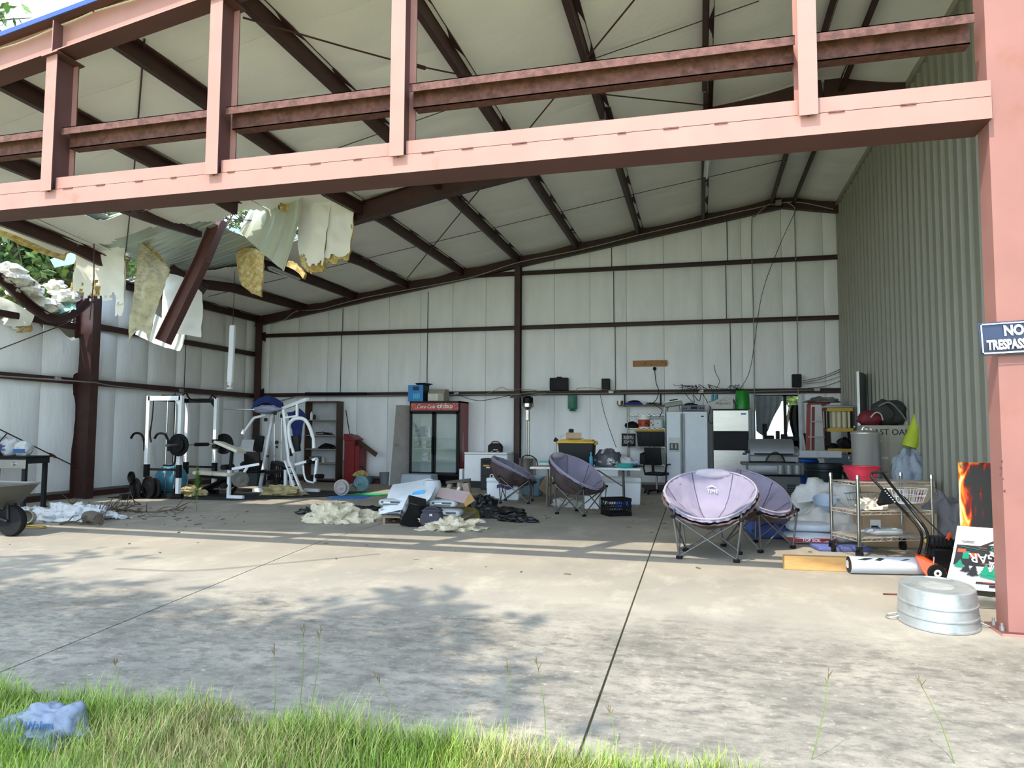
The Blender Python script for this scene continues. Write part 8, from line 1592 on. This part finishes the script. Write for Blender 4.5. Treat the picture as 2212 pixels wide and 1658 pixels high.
# ------------------------------------------------------------------ outdoors: trees, grass, what shows through the back opening
M_LEAF = mat('tree_leaves', '5c7a34', .6, var=.45, scale=3, col2='8a9a4a', trans=.0)
M_LEAFD = mat('dark_tree_leaves', '3f5a2c', .6, var=.4, scale=3, col2='6a7f3c')
def tree(label, loc, h, cr, seed, nl=5000, ls=.16, m=None, clear=.35, group='trees beyond the left wall', asym=(0, 0)):
    rnd = random.Random(seed); T = thing('tree', label, 'tree', loc, 0, group)
    b = MB(); tips = []
    def grow(p, d, L_, r, lev):
        pts = [p]; q = Vector(p)
        for i in range(5):
            d = (d+Vector((rnd.uniform(-.25, .25), rnd.uniform(-.25, .25), rnd.uniform(-.05, .2)))*(.35 if lev == 0 else .6)).normalized(); q = q+d*(L_/5); pts.append(q.copy())
            if lev >= 1: tips.append(q.copy())
            if lev < 3 and i >= (2 if lev == 0 else 1):
                for _ in range(2):
                    dd = Vector((rnd.uniform(-1, 1)+asym[0], rnd.uniform(-1, 1)+asym[1], rnd.uniform(.0, .8))).normalized(); grow(q, dd, cr*(.95, .6, .4)[lev]*rnd.uniform(.6, 1), r*.45, lev+1)
        b.tube(pts, [r*(1-.12*i) for i in range(len(pts))], 5 if lev else 8)
    grow(Vector((0, 0, -.1)), Vector((0, 0, 1)), h*.85, .02*h+.05, 0)
    build(b, 'trunk', M_BARK, T)
    vs, fs = [], []
    for k in range(nl):
        t = rnd.choice(tips); c = t+Vector((rnd.gauss(0, 1), rnd.gauss(0, 1), rnd.gauss(0, .8)))*cr*.13
        if c.z < h*clear: continue
        n = Vector((rnd.gauss(0, 1), rnd.gauss(0, 1), rnd.gauss(.6, 1))).normalized(); u = n.orthogonal().normalized(); w = n.cross(u); a = rnd.uniform(0, 6.3); u, w = u*math.cos(a)+w*math.sin(a), w*math.cos(a)-u*math.sin(a)
        s_ = ls*rnd.uniform(.6, 1.3); k0 = len(vs); vs += [c-u*s_, c+w*s_*.45, c+u*s_, c-w*s_*.45]; fs.append((k0, k0+1, k0+2, k0+3))
    o = build(MB().add(vs, fs), 'foliage', m or M_LEAF, T, smooth=False); o['kind'] = 'stuff'
    return T
tree('leafy tree right outside the torn eave, its crown filling the left hole', (-19.5, 16.5, -.1), 9.0, 3.4, 3, 9000, .15, M_LEAFD, .2)
tree('tall pale green tree showing above the roof edge in the top left corner', (-22.5, 13.0, -.1), 15.2, 3.6, 5, 6000, .17, None, .5)
tree('broad tree standing further along the left wall beyond the eave', (-24, 24, -.1), 10, 3.8, 8, 6000, .17, M_LEAFD, .2)
tree('thin dark branched tree seen through the small roof hole', (-17.5, 26.5, -.1), 16.5, 4.6, 11, 5000, .14, M_LEAFD, .4)
for k, (x, y, h) in enumerate([(4.2, 84, 9), (6.6, 80, 8), (9.0, 85, 9), (11.6, 81, 8), (14.5, 86, 10)]):
    tree(('leftmost', 'second', 'middle', 'fourth', 'rightmost')[k]+' of the trees across the field seen through the back opening', (x, y, -.1), h, 3.6, 20+k, 7000, .34, None, .04, 'trees across the field')
# trees behind the viewer whose shade falls across the apron
tree('big tree behind the viewer shading the left of the apron', (-9.0, -2.3, -.1), 10.5, 3.1, 31, 9000, .2, M_LEAFD, .48, 'shade trees beside the apron')
tree('second tree behind the viewer shading the apron middle', (-5.2, -2.4, -.1), 9.6, 2.3, 37, 6000, .2, M_LEAFD, .5, 'shade trees beside the apron')

# grass along the apron edge
rnd = random.Random(3); vs, fs, mi = [], [], []
def gedge(x): return 3.13+.05*math.sin(x*2.1)+.04*math.sin(x*5.3+1)+(.02*x if x < 0 else -.30*min(x, 1.2)+.0)
def blade(x, y, h, w, lean, a, z=-.03):
    k0 = len(vs); u = Vector((math.cos(a), math.sin(a), 0)); p = Vector((x, y, z)); l = Vector((math.cos(a+1.3), math.sin(a+1.3), 0))*lean
    m_ = p+Vector((0, 0, h*.55))+l*.35; t = p+Vector((0, 0, h))+l
    vs.extend([p-u*w, p+u*w, m_+u*w*.7, m_-u*w*.7, t]); fs.extend([(k0, k0+1, k0+2, k0+3), (k0+3, k0+2, k0+4)])
for k in range(70000):
    x = rnd.uniform(-6.5, 3.5); y = gedge(x)-abs(rnd.gauss(0, .42)) if rnd.random() < .8 else rnd.uniform(.4, 3)
    if y > gedge(x): continue
    h = rnd.uniform(.035, .12)*(1+.9*nz(x, y, 0, 2.2)+.3); h = max(h, .02); r_ = rnd.random()
    blade(x, y, h, rnd.uniform(.0014, .003), h*rnd.uniform(.1, .9), rnd.uniform(0, 6.3))
    v_ = nz(x, y, 3, 1.6)+rnd.uniform(-.5, .5); mi += [0 if v_ > -.12 else (1 if v_ > -.38 else 2)]*2
gb = MB().add(vs, fs); gb.mi = mi
G1 = mat('bright_grass', '8da53c', .6, var=.35, scale=9); G2 = mat('mid_grass', '6c8232', .6, var=.35, scale=9); G3 = mat('dry_grass', 'b3a56a', .7, var=.3, scale=9)
tag(build(gb, 'grass', [G1, G2, G3], smooth=False), 'bright green grass growing along the edge of the concrete apron', 'grass', kind='stuff')
# a few tall weeds
def weed(px, py, tx, ty, label, Y=2.95):
    p, q = G(px, py), None; q = P(tx, ty, p.y+.05)
    T = thing('weed', label, 'weed', (p.x, p.y, 0), 0, 'tall weeds along the apron edge')
    a = Vector((0, 0, -.02)); c = q-Vector((p.x, p.y, 0)); mid = (a+c)*.5+Vector((.012, 0, .01))
    build(MB().tube(catmull([a, mid, c], 5), [.0022]*5+[.0016]*5+[.001], 5), 'stem', G2, T)
    b = MB()
    for k in range(5):
        t = c+(mid-c)*(k*.06); d = Vector((random.uniform(-.02, .02), random.uniform(-.01, .01), .03)); b.tube([t, t+d*.6, t+d], [.0012, .0022, .0006], 4)
    build(b, 'seed_head', mat('brown_seed_head', '6d5a34', .8), T)
weed(645, 1540, 655, 1355, 'tallest weed stem at the middle of the grass edge'); weed(670, 1530, 692, 1362, 'weed stem leaning right beside the tallest one')
weed(590, 1560, 592, 1400, 'dark headed weed left of the tallest stem'); weed(258, 1520, 248, 1430, 'weed stem above the plastic bag'); weed(1085, 1600, 1098, 1440, 'weed stem standing right of the grass centre')
weed(1750, 1640, 1790, 1455, 'weed with a brown head on the right of the apron'); weed(2065, 1650, 1985, 1470, 'long pale weed bending left near the right corner'); weed(870, 1580, 812, 1462, 'pale weed bending left over the concrete'); weed(1180, 1620, 1160, 1430, 'faint thin weed just left of the floor joint'); weed(1325, 1610, 1316, 1535, 'short dark weed right of the floor joint')
